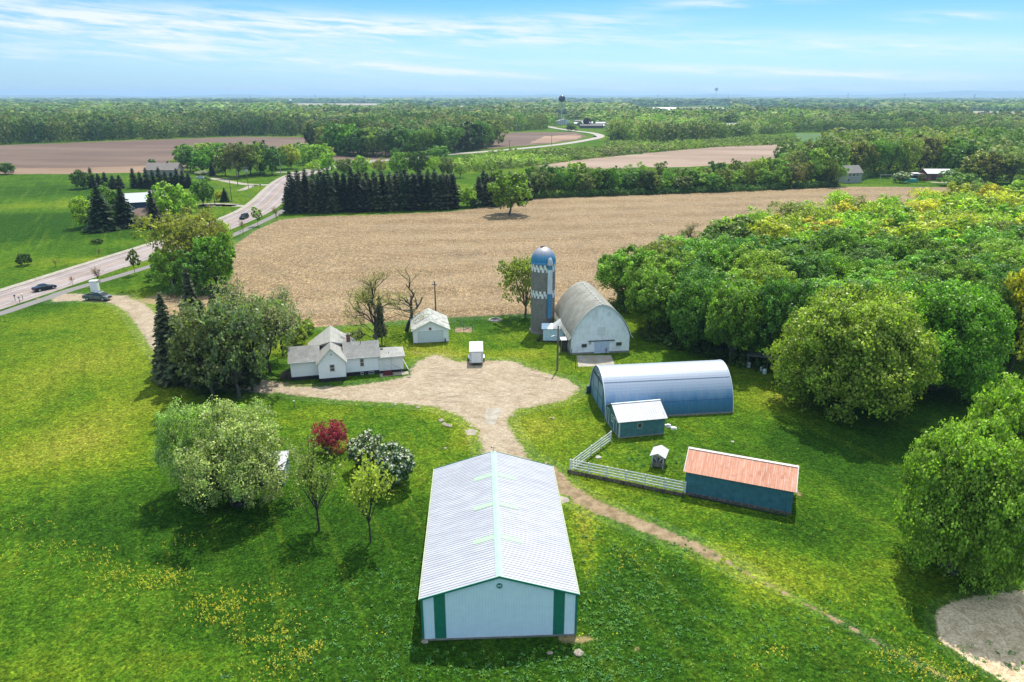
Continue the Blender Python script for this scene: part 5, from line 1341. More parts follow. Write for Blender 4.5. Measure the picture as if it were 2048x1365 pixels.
# ---- vehicles
def wheel(parent, x, y, r, w_, s):
    ty = MB().lathe([(r * .62, -w_ / 2), (r * .94, -w_ / 2), (r, -w_ * .32), (r, w_ * .32), (r * .94, w_ / 2), (r * .62, w_ / 2)], 20)
    ty.v = [(x + a, y + c_, r + b) for a, b, c_ in ty.v]
    w = MB(); w.v = []; 
    o = ty.build('wheel', rubber, parent, smooth=False)
    rm2 = MB().lathe([(.01, w_ * .38), (r * .25, w_ * .42), (r * .60, w_ * .36), (r * .64, w_ * .48)], 18).lathe([(.01, -w_ * .38), (r * .25, -w_ * .42), (r * .60, -w_ * .36), (r * .64, -w_ * .48)], 18)
    rm2.v = [(x + a, y + c_, r + b) for a, b, c_ in rm2.v]
    rm2.build('rim', flat('alloy', (.5, .5, .52), .3, metal=.7), o)
def car(name, label, px, py, rz, kind, color, cat='car', z=.036):
    """x forward; built on the ground at its centre"""
    x, y = G(px, py); r = thing(name, label, cat, (x, y, z), math.radians(rz))
    pm = flat('car_paint_%s' % ''.join('%02d' % int(c * 99) for c in color), color, .22, metal=.35, var=.03, spec=.6)
    dims = {'sedan': (4.8, 1.84, .36), 'suv': (4.8, 1.95, .42), 'pickup': (5.8, 2.0, .46)}[kind]
    L, Wd, wr = dims; h = Wd / 2
    def loft(secs, name_, mat, bev=0.0):
        """secs: list of (x, zlow, zhigh, halfwidth low, halfwidth high)"""
        V = []; Fs = []
        for (xx, z0, z1, w0, w1) in secs: V += [(xx, -w0, z0), (xx, w0, z0), (xx, w1, z1), (xx, -w1, z1)]
        for i in range(len(secs) - 1):
            a = i * 4
            for k in range(4): Fs.append((a + k, a + (k + 1) % 4, a + 4 + (k + 1) % 4, a + 4 + k))
        Fs.append((3, 2, 1, 0)); e = (len(secs) - 1) * 4; Fs.append((e, e + 1, e + 2, e + 3))
        return MB().add(V, Fs).build(name_, mat, r, bevel=bev)
    f = L / 2
    if kind == 'sedan':
        loft([(-f, .42, .78, h * .80, h * .72), (-f + .12, .26, .98, h * .94, h * .84), (-f + .9, .22, 1.02, h, h * .90), (0, .20, .98, h, h * .92), (f - 1.3, .20, .94, h, h * .88), (f - .35, .24, .80, h * .94, h * .80), (f, .36, .62, h * .78, h * .68)], 'body', pm, .05)
        loft([(-f + .75, .96, 1.0, h * .82, h * .80), (-f + 1.45, .96, 1.36, h * .86, h * .66), (.25, .94, 1.42, h * .88, h * .66), (f - 1.35, .90, .95, h * .84, h * .80)], 'window', glass, .03)
        loft([(-f + 1.30, 1.30, 1.375, h * .69, h * .66), (-f + 1.7, 1.36, 1.435, h * .70, h * .66), (.0, 1.385, 1.46, h * .70, h * .66), (.35, 1.34, 1.41, h * .70, h * .66)], 'roof', pm, .02)
        ax_ = (-f + .95, f - .95)
    elif kind == 'suv':
        loft([(-f, .44, .95, h * .88, h * .82), (-f + .1, .32, 1.08, h * .97, h * .90), (0, .28, 1.06, h, h * .94), (f - 1.3, .28, 1.04, h, h * .92), (f - .2, .32, .95, h * .95, h * .85), (f, .42, .78, h * .84, h * .76)], 'body', pm, .06)
        loft([(-f + .06, 1.04, 1.10, h * .86, h * .84), (-f + .25, 1.04, 1.68, h * .88, h * .70), (.5, 1.04, 1.72, h * .90, h * .72), (f - 1.35, 1.0, 1.06, h * .88, h * .84)], 'window', glass, .03)
        loft([(-f + .18, 1.64, 1.73, h * .74, h * .70), (-f + .6, 1.68, 1.78, h * .75, h * .70), (.5, 1.68, 1.78, h * .75, h * .70), (.8, 1.56, 1.66, h * .77, h * .73)], 'roof', pm, .02)
        ax_ = (-f + .9, f - .95)
    else:
        loft([(-.35, .42, 1.10, h * .97, h * .93), (1.1, .38, 1.12, h, h * .94), (f - .35, .40, 1.08, h * .98, h * .90), (f, .50, .98, h * .90, h * .84)], 'body', pm, .05)
        bed = MB().box(-f, -.36, -h * .96, -h * .84, .42, 1.12).box(-f, -.36, h * .84, h * .96, .42, 1.12).box(-f, -f + .1, -h * .84, h * .84, .42, 1.12).box(-.46, -.36, -h * .84, h * .84, .42, 1.12)
        bo = bed.build('truck_bed', pm, r, bevel=.03)
        MB().box(-f + .1, -.46, -h * .84, h * .84, .5, .58).build('bed_floor', flat('bed_liner', (.10, .10, .11), .7), bo)
        loft([(-.34, 1.08, 1.12, h * .90, h * .88), (-.22, 1.08, 1.72, h * .90, h * .76), (1.15, 1.08, 1.78, h * .92, h * .76), (2.0, 1.06, 1.12, h * .90, h * .86)], 'window', glass, .03)
        loft([(-.34, 1.68, 1.76, h * .79, h * .76), (0, 1.74, 1.84, h * .80, h * .76), (1.0, 1.76, 1.85, h * .80, h * .76), (1.32, 1.62, 1.70, h * .82, h * .78)], 'roof', pm, .02)
        MB().box(f - .02, f + .06, -h * .85, h * .85, .42, .58).build('bumper', flat('chrome', (.6, .6, .6), .25, metal=.8), r)
        MB().box(f - .01, f + .02, -h * .55, h * .55, .62, .92).build('grille', black_m, r)
        MB().box(-f - .05, -f + .02, -h * .85, h * .85, .42, .56).build('bumper', flat('chrome', (.6, .6, .6), .25, metal=.8), r)
        for s in (-1, 1): MB().box(1.45, 1.6, s * h * 1.12 - .09, s * h * 1.12 + .09, 1.10, 1.32).build('mirror', black_m, r)
        ax_ = (-f + 1.15, f - 1.0)
    zl = {'sedan': .66, 'suv': .84, 'pickup': .84}[kind]
    for s in (-1, 1):
        MB().box(f - .10, f + .01, s * h * .68 - .16, s * h * .68 + .16, zl - .08, zl + .08).build('headlight', flat('lamp_glass', (.75, .78, .8), .15), r)
        MB().box(-f - .01, -f + .08, s * h * .76 - .12, s * h * .76 + .12, zl - .02, zl + .16).build('taillight', flat('tail_red', (.35, .015, .01), .3), r)
        for xa in ax_: wheel(r, xa, s * (h - .10), wr, .24, s)
    return r
car('pickup_truck', 'dark grey pickup truck parked at the mouth of the gravel driveway', 196, 600.5, -8, 'pickup', (.20, .20, .20), 'pickup', z=.05)
car('sedan', 'dark blue sedan driving north on the highway past the drive mouth', 90, 580.5, 58, 'sedan', (.022, .032, .055))
car('suv', 'black suv on the highway opposite the young roadside maple', 488.5, 438, -94, 'suv', (.012, .012, .015))
car('sedan', 'silver blue sedan parked by the brown ranch house', 334, 444, 8, 'sedan', (.25, .30, .36))
car('sedan', 'white car at the west end of the looping house drive', 402, 358, 0, 'sedan', (.6, .6, .6))
car('suv', 'small red car beyond the far road bend', 1153, 262, 0, 'suv', (.5, .06, .02), z=.07)
car('sedan', 'tiny dark car rounding the far road bend', 1190, 275, 40, 'sedan', (.03, .03, .03), z=.07)

# ---- enclosed cargo trailer
tx_, ty_ = G(953, 731.5)
tl_ = thing('cargo_trailer', 'white enclosed cargo trailer with double rear doors on the yard', 'trailer', (tx_, ty_ - .05, 0), math.radians(3))
wp = flat('trailer_white', (.80, .82, .83), .4, var=.04)
MB().box(-1.12, 1.12, 0, 4.9, .45, 2.45).build('body', wp, tl_, bevel=.04)
MB().box(-1.14, 1.14, -.02, 4.92, 2.452, 2.50).build('roof', flat('trailer_roof', (.62, .62, .62), .4, var=.03), tl_)
mb = MB()
for k in range(5): mb.box(-1.12, 1.12, .7 + k * .9, .78 + k * .9, 2.50, 2.525)
mb.build('roof_bow', rim, tl_)
mb = MB().box(-1.14, -1.04, -.045, -.01, .48, 2.44).box(1.04, 1.14, -.045, -.01, .48, 2.44).box(-1.04, 1.04, -.045, -.01, 2.32, 2.44).box(-1.04, 1.04, -.045, -.01, .45, .55)
mb.build('rear_frame', flat('trailer_frame', (.5, .52, .54), .4, metal=.4), tl_)
for s in (-1, 1):
    d = MB().box(min(0.015 * s, s * 1.03), max(0.015 * s, s * 1.03), -.035, -.005, .56, 2.31).build('door', wp, tl_)
    mb = MB().tube([(s * .88, -.06, .56), (s * .88, -.06, 2.31)], .018, n=6).box(s * .95 - .08, s * .95 + .08, -.055, -.036, .9, .98).box(s * .95 - .08, s * .95 + .08, -.055, -.036, 1.9, 1.98)
    mb.build('lock_bar', black_m, d)
    MB().box(s * 1.12 - .10 + .14 * s, s * 1.12 + .10 + .14 * s, 1.5, 3.1, .72, .80).build('fender', wp, tl_)
    MB().box(s * .98 - .06, s * .98 + .06, -.06, -.02, .46, .54).build('taillight', flat('tail_red', (.35, .015, .01), .3), tl_)
    for ya in (1.9, 2.7):
        tyr = MB().lathe([(.05, -.1), (.34, -.1), (.34, .1), (.05, .1)], 18); tyr.v = [(s * 1.24 + c_, ya + a, .34 + b) for a, b, c_ in tyr.v]; o = tyr.build('wheel', rubber, tl_)
        rr2 = MB().lathe([(.01, .104), (.18, .104)], 14).lathe([(.01, -.104), (.18, -.104)], 14); rr2.v = [(s * 1.24 + c_, ya + a, .34 + b) for a, b, c_ in rr2.v]; rr2.build('rim', rim, o)
MB().box(-1.0, 1.0, .1, 4.8, .34, .45).build('chassis', black_m, tl_)
MB().tube([(-.8, 4.8, .4), (0, 6.1, .42)], .05).tube([(.8, 4.8, .4), (0, 6.1, .42)], .05).tube([(0, 6.0, 0), (0, 6.0, .8)], .04).build('hitch', black_m, tl_)

# ---- white ice house / booth behind the pickup
ix, iy = G(189, 587)
bo_ = thing('booth', 'tall white booth with dark openings standing behind the pickup', 'booth', (ix, iy + .6, 0), math.radians(10))
MB().box(-.75, .75, -.7, .7, .35, 2.7).build('body', wp, bo_)
MB().box(-.85, .85, -.8, .8, 2.7, 2.82).build('roof', flat('trailer_roof', (.62, .62, .62), .4, var=.03), bo_)
for z0, z1 in ((1.9, 2.35), (1.25, 1.7)): MB().box(-.79, -.75, -.4, .35, z0, z1).build('opening', black_m, bo_)
for sx in (-.6, .6):
    for sy in (-.6, .6): MB().box(sx - .06, sx + .06, sy - .06, sy + .06, 0, .35).build('leg', wood_grey, bo_)
MB().tube([(.3, .5, 2.8), (.3, .5, 3.05)], .05).build('vent_pipe', white_trim, bo_)

# ---- mailboxes beside the road
for px, py, lb, c_ in ((31, 602.5, 'black mailbox on a post at the roadside', black_m), (40, 606, 'grey newspaper box cluster on a leaning roadside post', steel), (46, 600, 'white mailbox on a curved roadside arm', white_trim)):
    x, y = G(px, py); r = thing('mailbox', lb, 'mailbox', (x, y, 0), .3)
    MB().box(-.05, .05, -.05, .05, 0, 1.1).build('post', wood_grey, r)
    MB().prism([(-.12, 1.1), (.12, 1.1), (.12, 1.28), (.07, 1.36), (-.07, 1.36), (-.12, 1.28)], -.28, .28).build('box', c_, r)
# ---- road signs
for px, py, h, lb, rz in ((500, 403, 2.6, 'small sign on a post beside the highway curve', 10), (566, 409, 2.2, 'small black sign at the spruce end of the bike path', 0), (506, 380, 1.6, 'small white sign by the concrete turnaround', 0), (521, 375, 1.6, 'grey mailbox at the turnaround entrance', 0)):
    x, y = G(px, py); r = thing('road_sign', lb, 'sign', (x, y, 0), math.radians(rz))
    MB().tube([(0, 0, 0), (0, 0, h)], .04).build('post', steel, r); MB().box(-.35, .35, -.04, -.01, h - .8, h).build('sign_panel', [flat('sign_grey', (.35, .4, .38), .5), black_m, white_trim, steel][(500, 566, 506, 521).index(px)], r)

# ---- field fence left of the ranch house
a, b = Vector(G(168, 468)), Vector(G(340, 447)); a2 = a.lerp(b, .38)
ff = thing('rail_fence', 'dark rail fence crossing the grass in front of the ranch house', 'fence', (a2.x, a2.y, 0), math.atan2(b.y - a2.y, b.x - a2.x)); L_ = (b - a2).length
for i in range(14): MB().box(L_ * i / 13 - .08, L_ * i / 13 + .08, -.08, .08, 0, 1.15).build('post', wood_grey, ff)
for z in (.35, .72, 1.05): MB().box(0, L_, -.14, -.085, z, z + .12).build('rail', wood_grey, ff)
MB().slab((2, .6, 1.2), (L_ - 14, .6, 1.2), (L_ - 14, 1.5, 1.2), (2, 1.5, 1.2), .1).build('plank_deck', flat('deck_grey', (.28, .26, .24), .8), ff)

# ---- old wire pen and fire pit behind the garage
x, y = G(927, 660)
pn = thing('wire_pen', 'small garden pen of thin posts and wire beside the garage', 'pen', (x, y, 0), math.radians(5))
cs = [(-1.7, -1.6), (0, -1.7), (1.7, -1.6), (1.7, 1.2), (0, 1.4), (-1.7, 1.2)]
for cx, cy in cs: MB().tube([(cx, cy, 0), (cx, cy, 1.25)], .03, n=5).build('post', wood_dark, pn)
mb = MB()
for z in (.3, .7, 1.1): mb.tube([(cx, cy, z) for cx, cy in cs + cs[:1]], .009, n=4)
mb.build('wire', steel, pn)
o = MB().tube([(-.6, 1.0, 1.6), (.5, .2, .1)], .05).tube([(.1, -.2, .08), (1.0, .9, .1)], .08).build('dead_branch', wood_grey); o.location = (x, y, 0); tag(o, 'bleached dead branch leaning in the wire pen', 'branch')
soft_sheet('dirt_patch', [[(x - 1.6, y - 1.5), (x + 1.7, y - 1.5), (x + 1.5, y + 1.2), (x - 1.5, y + 1.2)]], .012, .2, .4, soft_mat('pen_dirt', dirt_fn, 1.5, .5))
x, y = G(990, 641)
fp = thing('fire_pit', 'round sunken fire pit ringed with stones near the field', 'fire pit', (x, y, 0))
MB().lathe([(.9, 0), (1.0, .22), (1.2, .22), (1.3, 0)], 20).build('stone_ring', concrete_m, fp); MB().lathe([(.01, .06), (.9, .06)], 16).build('ash_bed', black_f, fp)
# ---- rocks, birdbath, scrap
random.seed(11)
def rock(px, py, s, label, m_=None):
    x, y = G(px, py); mb = MB(); V = []; n = 9
    pr = [(.01, -.1), (.8, 0), (1, .25), (.8, .55), (.35, .75), (.01, .78)]
    mb.lathe(pr, n); mb.v = [(a * s * random.uniform(.8, 1.2), b * s * random.uniform(.75, 1.1), c * s * .7 * random.uniform(.85, 1.1)) for a, b, c in mb.v]
    o = mb.build('rock', m_ or flat('field_stone', (.30, .26, .20), .9, var=.3, scale=5)); o.location = (x, y, 0); tag(o, label, 'rock'); return o
for px, py, s, lb in ((1196, 916, .42, 'white rock in the grass by the fence corner'), (1105, 837, .3, 'pale rock on the lawn east of the gravel'), (890, 897, .22, 'small pale rock on the lawn beside the pole shed'), (882, 842, .45, 'pale flat stone at the yard edge, highest of three'), (888, 849, .35, 'pale flat stone at the yard edge, middle of three'), (897, 853, .5, 'pale flat stone at the yard edge, lowest of three'),
                      (818, 755, .35, 'grey rock at the porch slab corner'), (836, 816, .35, 'pale stone where the drive meets the lawn'), (1157, 1307, .42, 'brown rock in the grass before the pole shed'), (1100, 1307, .25, 'small brown stone before the pole shed front'), (850, 1284, .3, 'pale stone at the pole shed west corner'), (1465, 884, .22, 'small white stone on the lawn behind the hay feeder'), (790, 810, .25, 'small stone on the lawn below the drive')):
    rock(px, py, s, lb, flat('white_stone', (.42, .40, .35), .8, var=.15) if 'white' in lb else None)
x, y = G(589, 816); bb = thing('garden_light', 'thin garden post with white globe on the lawn below the drive', 'garden light', (x, y, 0)); MB().tube([(0, 0, 0), (0, 0, .95)], .04).build('post', wood_dark, bb); MB().lathe([(.01, .93), (.13, 1.0), (.13, 1.1), (.01, 1.18)], 10).build('globe', white_trim, bb)
x, y = G(1338, 858)
for i, (dx, dy, sx, sy, sz, lb) in enumerate(((.3, .2, .7, .4, .5, 'white scrap sheet leaning at the teal shed end'), (.9, -.3, .8, .5, .25, 'low pile of white scrap beside the teal shed'))):
    mb = MB().quadbox([(0, 0, 0), (sx, .1, 0), (sx, sy, 0), (0, sy, 0)], [(.1, .05, sz), (sx * .9, .15, sz * .7), (sx * .8, sy, sz * .8), (.15, sy, sz)]).box(-.1, sx * .6, sy, sy + .3, 0, sz * .5)
    o = mb.build('scrap_pile', white_paint); o.location = (x - .6 + dx, y + dy, 0); tag(o, lb, 'scrap')
# ---- things on the lawn at the grey far house
x, y = G(1771, 362); sw_ = thing('swing_frame', 'white swing frame on the lawn by the grey house', 'swing set', (x, y, 0)); MB().tube([(-3, 0, 0), (-3, 0, 3)], .09).tube([(3, 0, 0), (3, 0, 3)], .09).tube([(-3, 0, 3), (3, 0, 3)], .1).build('frame', white_trim, sw_)
x, y = G(1822, 365); tp_ = thing('tarp_tent', 'low teal tarp tent in front of the red brown shed', 'tent', (x, y, 0)); MB().prism([(-3, 0), (3, 0), (2.2, 1.8), (-2.2, 1.8)], -1.5, 1.5).build('tarp', flat('teal_tarp', (.05, .30, .28), .5, var=.2), tp_)
car('suv', 'red tractor like vehicle beside the red brown shed', 1850, 362, 10, 'suv', (.30, .03, .02))
soft_sheet('driveway', [strip(smooth_path(Gs([(1985, 366), (1900, 366), (1862, 365)]), 4), 4)], .03, 1.2, .8, soft_mat('far_gravel', gravel_fn, .5, .3))
# ================================================================== vegetation
def leaf_material(name, use_attr=False, trans=.32, rough=.55):
    m, t, p, out = new_mat(name)
    if use_attr:
        col = t.attr('col', 1)
    else:
        col = t.new('ShaderNodeObjectInfo').outputs['Color']
    ti = t.attr('tint')
    c = t.mix(1.0, col, t.comb(ti, ti, ti), 'MULTIPLY')
    c = t.mix(t.lin(ti, 1.0, 1.7, 0, .35), c, t.mix(1.0, c, (1.25, 1.15, .8), 'MULTIPLY'))
    fl = t.attr('blossom')
    c = t.mix(fl, c, (.72, .70, .62))
    t.put(p.inputs['Base Color'], c); p.inputs['Roughness'].default_value = rough; p.inputs['Specular IOR Level'].default_value = .25
    tr = t.new('ShaderNodeBsdfTranslucent'); t.put(tr.inputs['Color'], t.mix(1.0, c, (1.25, 1.6, .5), 'MULTIPLY'))
    mx = t.new('ShaderNodeMixShader'); mx.inputs[0].default_value = trans
    t.l.new(p.outputs[0], mx.inputs[1]); t.l.new(tr.outputs[0], mx.inputs[2]); t.l.new(mx.outputs[0], out.inputs[0])
    return m
LEAF = leaf_material('leaves', trans=.36, rough=.42); LEAFA = leaf_material('leaves_far', True, .28, .7); NEED = leaf_material('needles', trans=.15, rough=.6)
bark = flat('bark', (.115, .095, .075), .9, var=.4, scale=4, streak=True)
bark_d = flat('bark_dark', (.05, .042, .034), .9, var=.4, scale=4, streak=True)

def unit(a): return a / np.maximum(np.linalg.norm(a, axis=-1, keepdims=True), 1e-9)
def cards(C, N, size, rng, jitter=.5, aspect=1.0, up=None):
    n = len(C); size = np.broadcast_to(np.asarray(size, float), (n,))[:, None]
    N = unit(N + rng.normal(0, jitter, (n, 3)))
    U = unit(np.cross(N, rng.normal(0, 1, (n, 3)) if up is None else up)); Vv = np.cross(N, U)
    if up is not None: U, Vv = Vv, U
    P = np.stack([C + U * size * aspect, C + Vv * size - N * size * .25, C - U * size * aspect, C - Vv * size - N * size * .25], 1)
    Q = np.arange(4 * n).reshape(n, 4)
    return P.reshape(-1, 3), Q
def fib(n, rng, zmin=-.5):
    i = np.arange(n) + .5; z = 1 - (1 - zmin) * i / n; a = i * 2.399963 + rng.uniform(0, 6)
    r = np.sqrt(np.clip(1 - z * z, 0, 1)); return np.stack([r * np.cos(a), r * np.sin(a), z], 1)
def crown_points(rng, R, H, zc, n_lobe, n_sub, n_leaf, lobe=.36, zmin=-.45, flat_top=1.0, irregular=.18):
    D = fib(n_lobe, rng, zmin) + rng.normal(0, .12, (n_lobe, 3))
    rad = np.array([R, R, H / 2])
    LC = D * rad * rng.uniform(.60 - irregular, .60 + irregular, (n_lobe, 1)) + np.array([0, 0, zc])
    LR = R * lobe * rng.uniform(.75, 1.25, n_lobe)
    n = n_lobe * n_sub
    d = unit(rng.normal(0, 1, (n, 3)) + np.repeat(D, n_sub, 0) * .9 + np.array([0, 0, .35]))
    SC_ = np.repeat(LC, n_sub, 0) + d * np.repeat(LR, n_sub)[:, None] * rng.uniform(.65, 1.1, (n, 1))
    SR_ = np.repeat(LR, n_sub) * rng.uniform(.30, .50, n)
    st = rng.uniform(.66, 1.34, n) * np.repeat(rng.uniform(.85, 1.15, n_lobe), n_sub)
    m = n * n_leaf
    e = unit(rng.normal(0, 1, (m, 3)) + np.repeat(d, n_leaf, 0) * .7 + np.array([0, 0, .3]))
    P = np.repeat(SC_, n_leaf, 0) + e * np.repeat(SR_, n_leaf)[:, None] * rng.uniform(.45, 1.1, (m, 1))
    T = np.repeat(st, n_leaf) * rng.uniform(.55, 1.6, m)
    k = P[:, 2] > .4
    return P[k], e[k], T[k], LC
def tubes_mesh(name, segs, mat, n=5):
    S = np.array([[*a, *b, ra, rb] for a, b, ra, rb in segs], float); m = len(S)
    A, B, ra, rb = S[:, :3], S[:, 3:6], S[:, 6], S[:, 7]
    d = unit(B - A); ref = np.where(np.abs(d[:, 2:3]) < .9, np.array([[0, 0, 1.]]), np.array([[1., 0, 0]]))
    U = unit(np.cross(d, ref)); Vv = np.cross(d, U)
    a = np.arange(n) * 2 * np.pi / n; cs, sn = np.cos(a)[None, :, None], np.sin(a)[None, :, None]
    ring = U[:, None] * cs + Vv[:, None] * sn
    P = np.concatenate([A[:, None] + ring * ra[:, None, None], B[:, None] + ring * rb[:, None, None]], 1).reshape(-1, 3)
    k = np.arange(n); q = np.stack([k, (k + 1) % n, (k + 1) % n + n, k + n], 1)
    Q = (np.arange(m)[:, None, None] * 2 * n + q[None]).reshape(-1, 4)
    return np_mesh(name, P, Q, mat)
def limb(segs, a, b, r0, r1, rng, k=3, wig=.12, sag=0):
    a = np.array(a, float); b = np.array(b, float); L = np.linalg.norm(b - a); prev = a
    for i in range(1, k + 1):
        f = i / k; p = a + (b - a) * f + (rng.normal(0, wig * L / k, 3) if i < k else 0); p[2] += sag * math.sin(math.pi * f) * L
        segs.append((tuple(prev), tuple(p), r0 + (r1 - r0) * (i - 1) / k, r0 + (r1 - r0) * f)); prev = p
def grow(segs, tips, p, d, L, r, lvl, rng, spread=.75, upb=.25, ratio=.72, nseg=3, kids=3):
    p = np.array(p, float); d = unit(np.array(d, float)); pts = [p]
    for i in range(nseg):
        d = unit(d + rng.normal(0, .16, 3) + np.array([0, 0, upb * .25])); q = p + d * L / nseg
        segs.append((tuple(p), tuple(q), r * (1 - .35 * i / nseg), r * (1 - .35 * (i + 1) / nseg))); p = q; pts.append((p, d))
    if lvl <= 0: tips.append(tuple(p)); return
    if lvl <= 2: tips.append(tuple(p))
    for c in range(kids):
        j = rng.integers(max(1, nseg - 2), nseg + 1); pp, dd = pts[j]
        side = unit(np.cross(dd, rng.normal(0, 1, 3))); nd = unit(dd + side * spread * rng.uniform(.7, 1.2) + np.array([0, 0, upb]))
        grow(segs, tips, pp, nd, L * ratio * rng.uniform(.8, 1.15), r * .60, lvl - 1, rng, spread, upb, ratio, nseg, kids)
PROTO = {}
def proto(kind, crown_me, trunk_me, R, H): PROTO[kind] = (crown_me, trunk_me, R, H)
def leafy(kind, seed, R, H, z0, lobes, subs, leaves, size, zmin=-.45, lobe=.36, trunk_r=.28, stems=1, jit=.48, flower=0.0, mat=None, irregular=.18, trunkm=None):
    rng = np.random.default_rng(seed)
    hc = H - z0; zc = z0 + hc / 2
    P, N, T, LC = crown_points(rng, R, hc, zc, lobes, subs, leaves, lobe, zmin, irregular=irregular)
    V, Q = cards(P, N, rng.uniform(.65, 1.25, len(P)) * size, rng, jit)
    att = {'tint': T}
    if flower: att['blossom'] = (rng.uniform(0, 1, len(P)) < flower * np.clip(.4 + N[:, 2], 0, 1.5)).astype(float)
    me = np_mesh('crown', V, Q, mat or LEAF, face_attr=att)
    segs = []
    for s in range(stems):
        bx0 = np.array([rng.normal(0, .12 * (stems - 1)), rng.normal(0, .12 * (stems - 1)), -.1])
        fork = np.array([rng.normal(0, .25 * stems), rng.normal(0, .25 * stems), z0 * .9 + .4])
        limb(segs, bx0, fork, trunk_r, trunk_r * .72, rng)
        mine = [c for i, c in enumerate(LC) if i % stems == s]
        for c in mine[:16]:
            mid = fork + (c - fork) * .45 + np.array([0, 0, .25])
            limb(segs, fork, mid, trunk_r * .42, trunk_r * .28, rng, 2); limb(segs, mid, c, trunk_r * .28, trunk_r * .08, rng, 2)
            for _ in range(3):
                e = c + unit(rng.normal(0, 1, 3) + (c - mid) * .5) * R * .28; limb(segs, mid + (c - mid) * .6, e, trunk_r * .12, trunk_r * .03, rng, 2)
    k_ = np.percentile(np.linalg.norm(P[:, :2], axis=1), 96)
    proto(kind, me, tubes_mesh('trunk', segs, trunkm or bark), k_, np.percentile(P[:, 2], 99.5))
def sparse(kind, seed, H, lvl, leaf_n, leaf_r, size, spread=.75, kids=3, L0=None, r0=.22, trunk=.3, upb=.25, leader=True, color_t=1.0, ratio=.72, lean=0):
    rng = np.random.default_rng(seed); segs = []; tips = []
    base = np.array([0, 0, -.1]); top = np.array([lean * H * .3, 0, H * trunk]); limb(segs, base, top, r0, r0 * .8, rng, 3, .05)
    L0 = L0 or H * .27
    n0 = 3 + (1 if kids > 2 else 0)
    for c in range(n0):
        a = c * 2 * np.pi / n0 + rng.uniform(0, 1); grow(segs, tips, top, (math.cos(a) * spread, math.sin(a) * spread, 1.0), L0, r0 * .58, lvl, rng, spread, upb, ratio, 3, kids)
    if leader: grow(segs, tips, top, (.1, 0, 1), L0 * 1.15, r0 * .7, lvl, rng, spread * .8, upb, ratio, 3, kids)
    if trunk > .25:
        for z in np.linspace(.5, .95, 3):
            a = rng.uniform(0, 6.28); grow(segs, tips, base + (top - base) * z, (math.cos(a), math.sin(a), .35), L0 * .8, r0 * .3, max(1, lvl - 1), rng, spread, upb, ratio, 3, kids)
    tips = np.array(tips); ext = np.abs(tips[:, :2]).max(); mz = tips[:, 2].max() + leaf_r
    P = np.repeat(tips, leaf_n, 0) + rng.normal(0, leaf_r, (len(tips) * leaf_n, 3))
    V, Q = cards(P, rng.normal(0, 1, P.shape) + np.array([0, 0, .8]), rng.uniform(.6, 1.3, len(P)) * size, rng, .6)
    me = np_mesh('crown', V, Q, LEAF, face_attr={'tint': rng.uniform(.65, 1.35, len(P)) * color_t})
    proto(kind, me, tubes_mesh('trunk', segs, bark_d), np.percentile(np.linalg.norm(tips[:, :2], axis=1), 96), mz)
def conifer(kind, seed, R, H, levels, per, droop=.28, size=.34, bare=.06, taper=.85, ragged=.2, cardn=6, narrow_top=1.0):
    rng = np.random.default_rng(seed); segs = []; C = []; N = []; D = []; T = []; S = []
    limb(segs, (0, 0, -.1), (0, 0, H * .98), .022 * H, .02, rng, 5, .01)
    for i in range(levels):
        f = (i + rng.uniform(0, .5)) / levels; z = H * (bare + (1 - bare) * f)
        r = R * (1 - f) ** taper * rng.uniform(1 - ragged, 1 + ragged * .6) + .12
        a0 = rng.uniform(0, 6.28); lt = rng.uniform(.8, 1.2)
        k = max(4, int(per * (1 - .45 * f)))
        for j in range(k):
            a = a0 + 2 * np.pi * j / k + rng.normal(0, .15); rr = r * rng.uniform(.75, 1.12)
            d = np.array([math.cos(a), math.sin(a), 0]); sd_ = np.array([-d[1], d[0], 0])
            if f < .8: segs.append(((0, 0, z), tuple(d * rr * .85 + np.array([0, 0, z - droop * rr * .7])), .03, .012))
            m = max(2, int(cardn * (rr / R) + 1.5))
            for q in range(m):
                g = (q + .7) / m
                for s in (-1, 0, 1):
                    if s == 0 and q < m - 1 and q % 2: continue
                    wd = rr * .22 * (1.1 - g) + .05
                    C.append(d * rr * g + sd_ * s * wd + np.array([0, 0, z - droop * rr * g ** 1.3 + rng.normal(0, .05)]))
                    N.append(np.array([0, 0, 1.]) + d * .35); D.append(d + sd_ * s * .6); T.append(lt * rng.uniform(.7, 1.3) * (.8 + .35 * g)); S.append(size * (1.15 - .35 * f))
    C, N, D = np.array(C), np.array(N), np.array(D)
    V, Q = cards(C, N, np.array(S), rng, .35, 1.0, up=D)
    proto(kind, np_mesh('crown', V, Q, NEED, face_attr={'tint': np.array(T)}), tubes_mesh('trunk', segs, bark_d), R, H)

leafy('maple', 1, 6.0, 11.5, 1.6, 46, 12, 46, .165, zmin=-.8, lobe=.30, stems=2)
leafy('maple2', 2, 6.0, 11.0, 1.3, 40, 13, 46, .17, zmin=-.8, lobe=.33, stems=3)
leafy('maple3', 3, 5.5, 12.0, 2.0, 34, 12, 44, .175, zmin=-.6, lobe=.34)
leafy('big_maple', 21, 9.0, 13.0, 1.0, 78, 18, 50, .155, zmin=-.75, lobe=.27, stems=4, trunk_r=.32)
leafy('med', 4, 4.6, 11.0, 1.2, 26, 9, 26, .25, zmin=-.8)
leafy('med2', 5, 4.2, 12.0, 1.2, 24, 9, 26, .25, zmin=-.8, lobe=.40, irregular=.3)
leafy('med3', 6, 4.8, 10.0, .6, 26, 9, 24, .26, zmin=-.8, lobe=.38)
leafy('airy', 7, 4.6, 12.0, 2.0, 26, 9, 20, .19, zmin=-.5, lobe=.42, irregular=.30)
leafy('airy2', 8, 4.8, 11.5, 1.6, 24, 9, 20, .20, zmin=-.6, lobe=.44, irregular=.32)
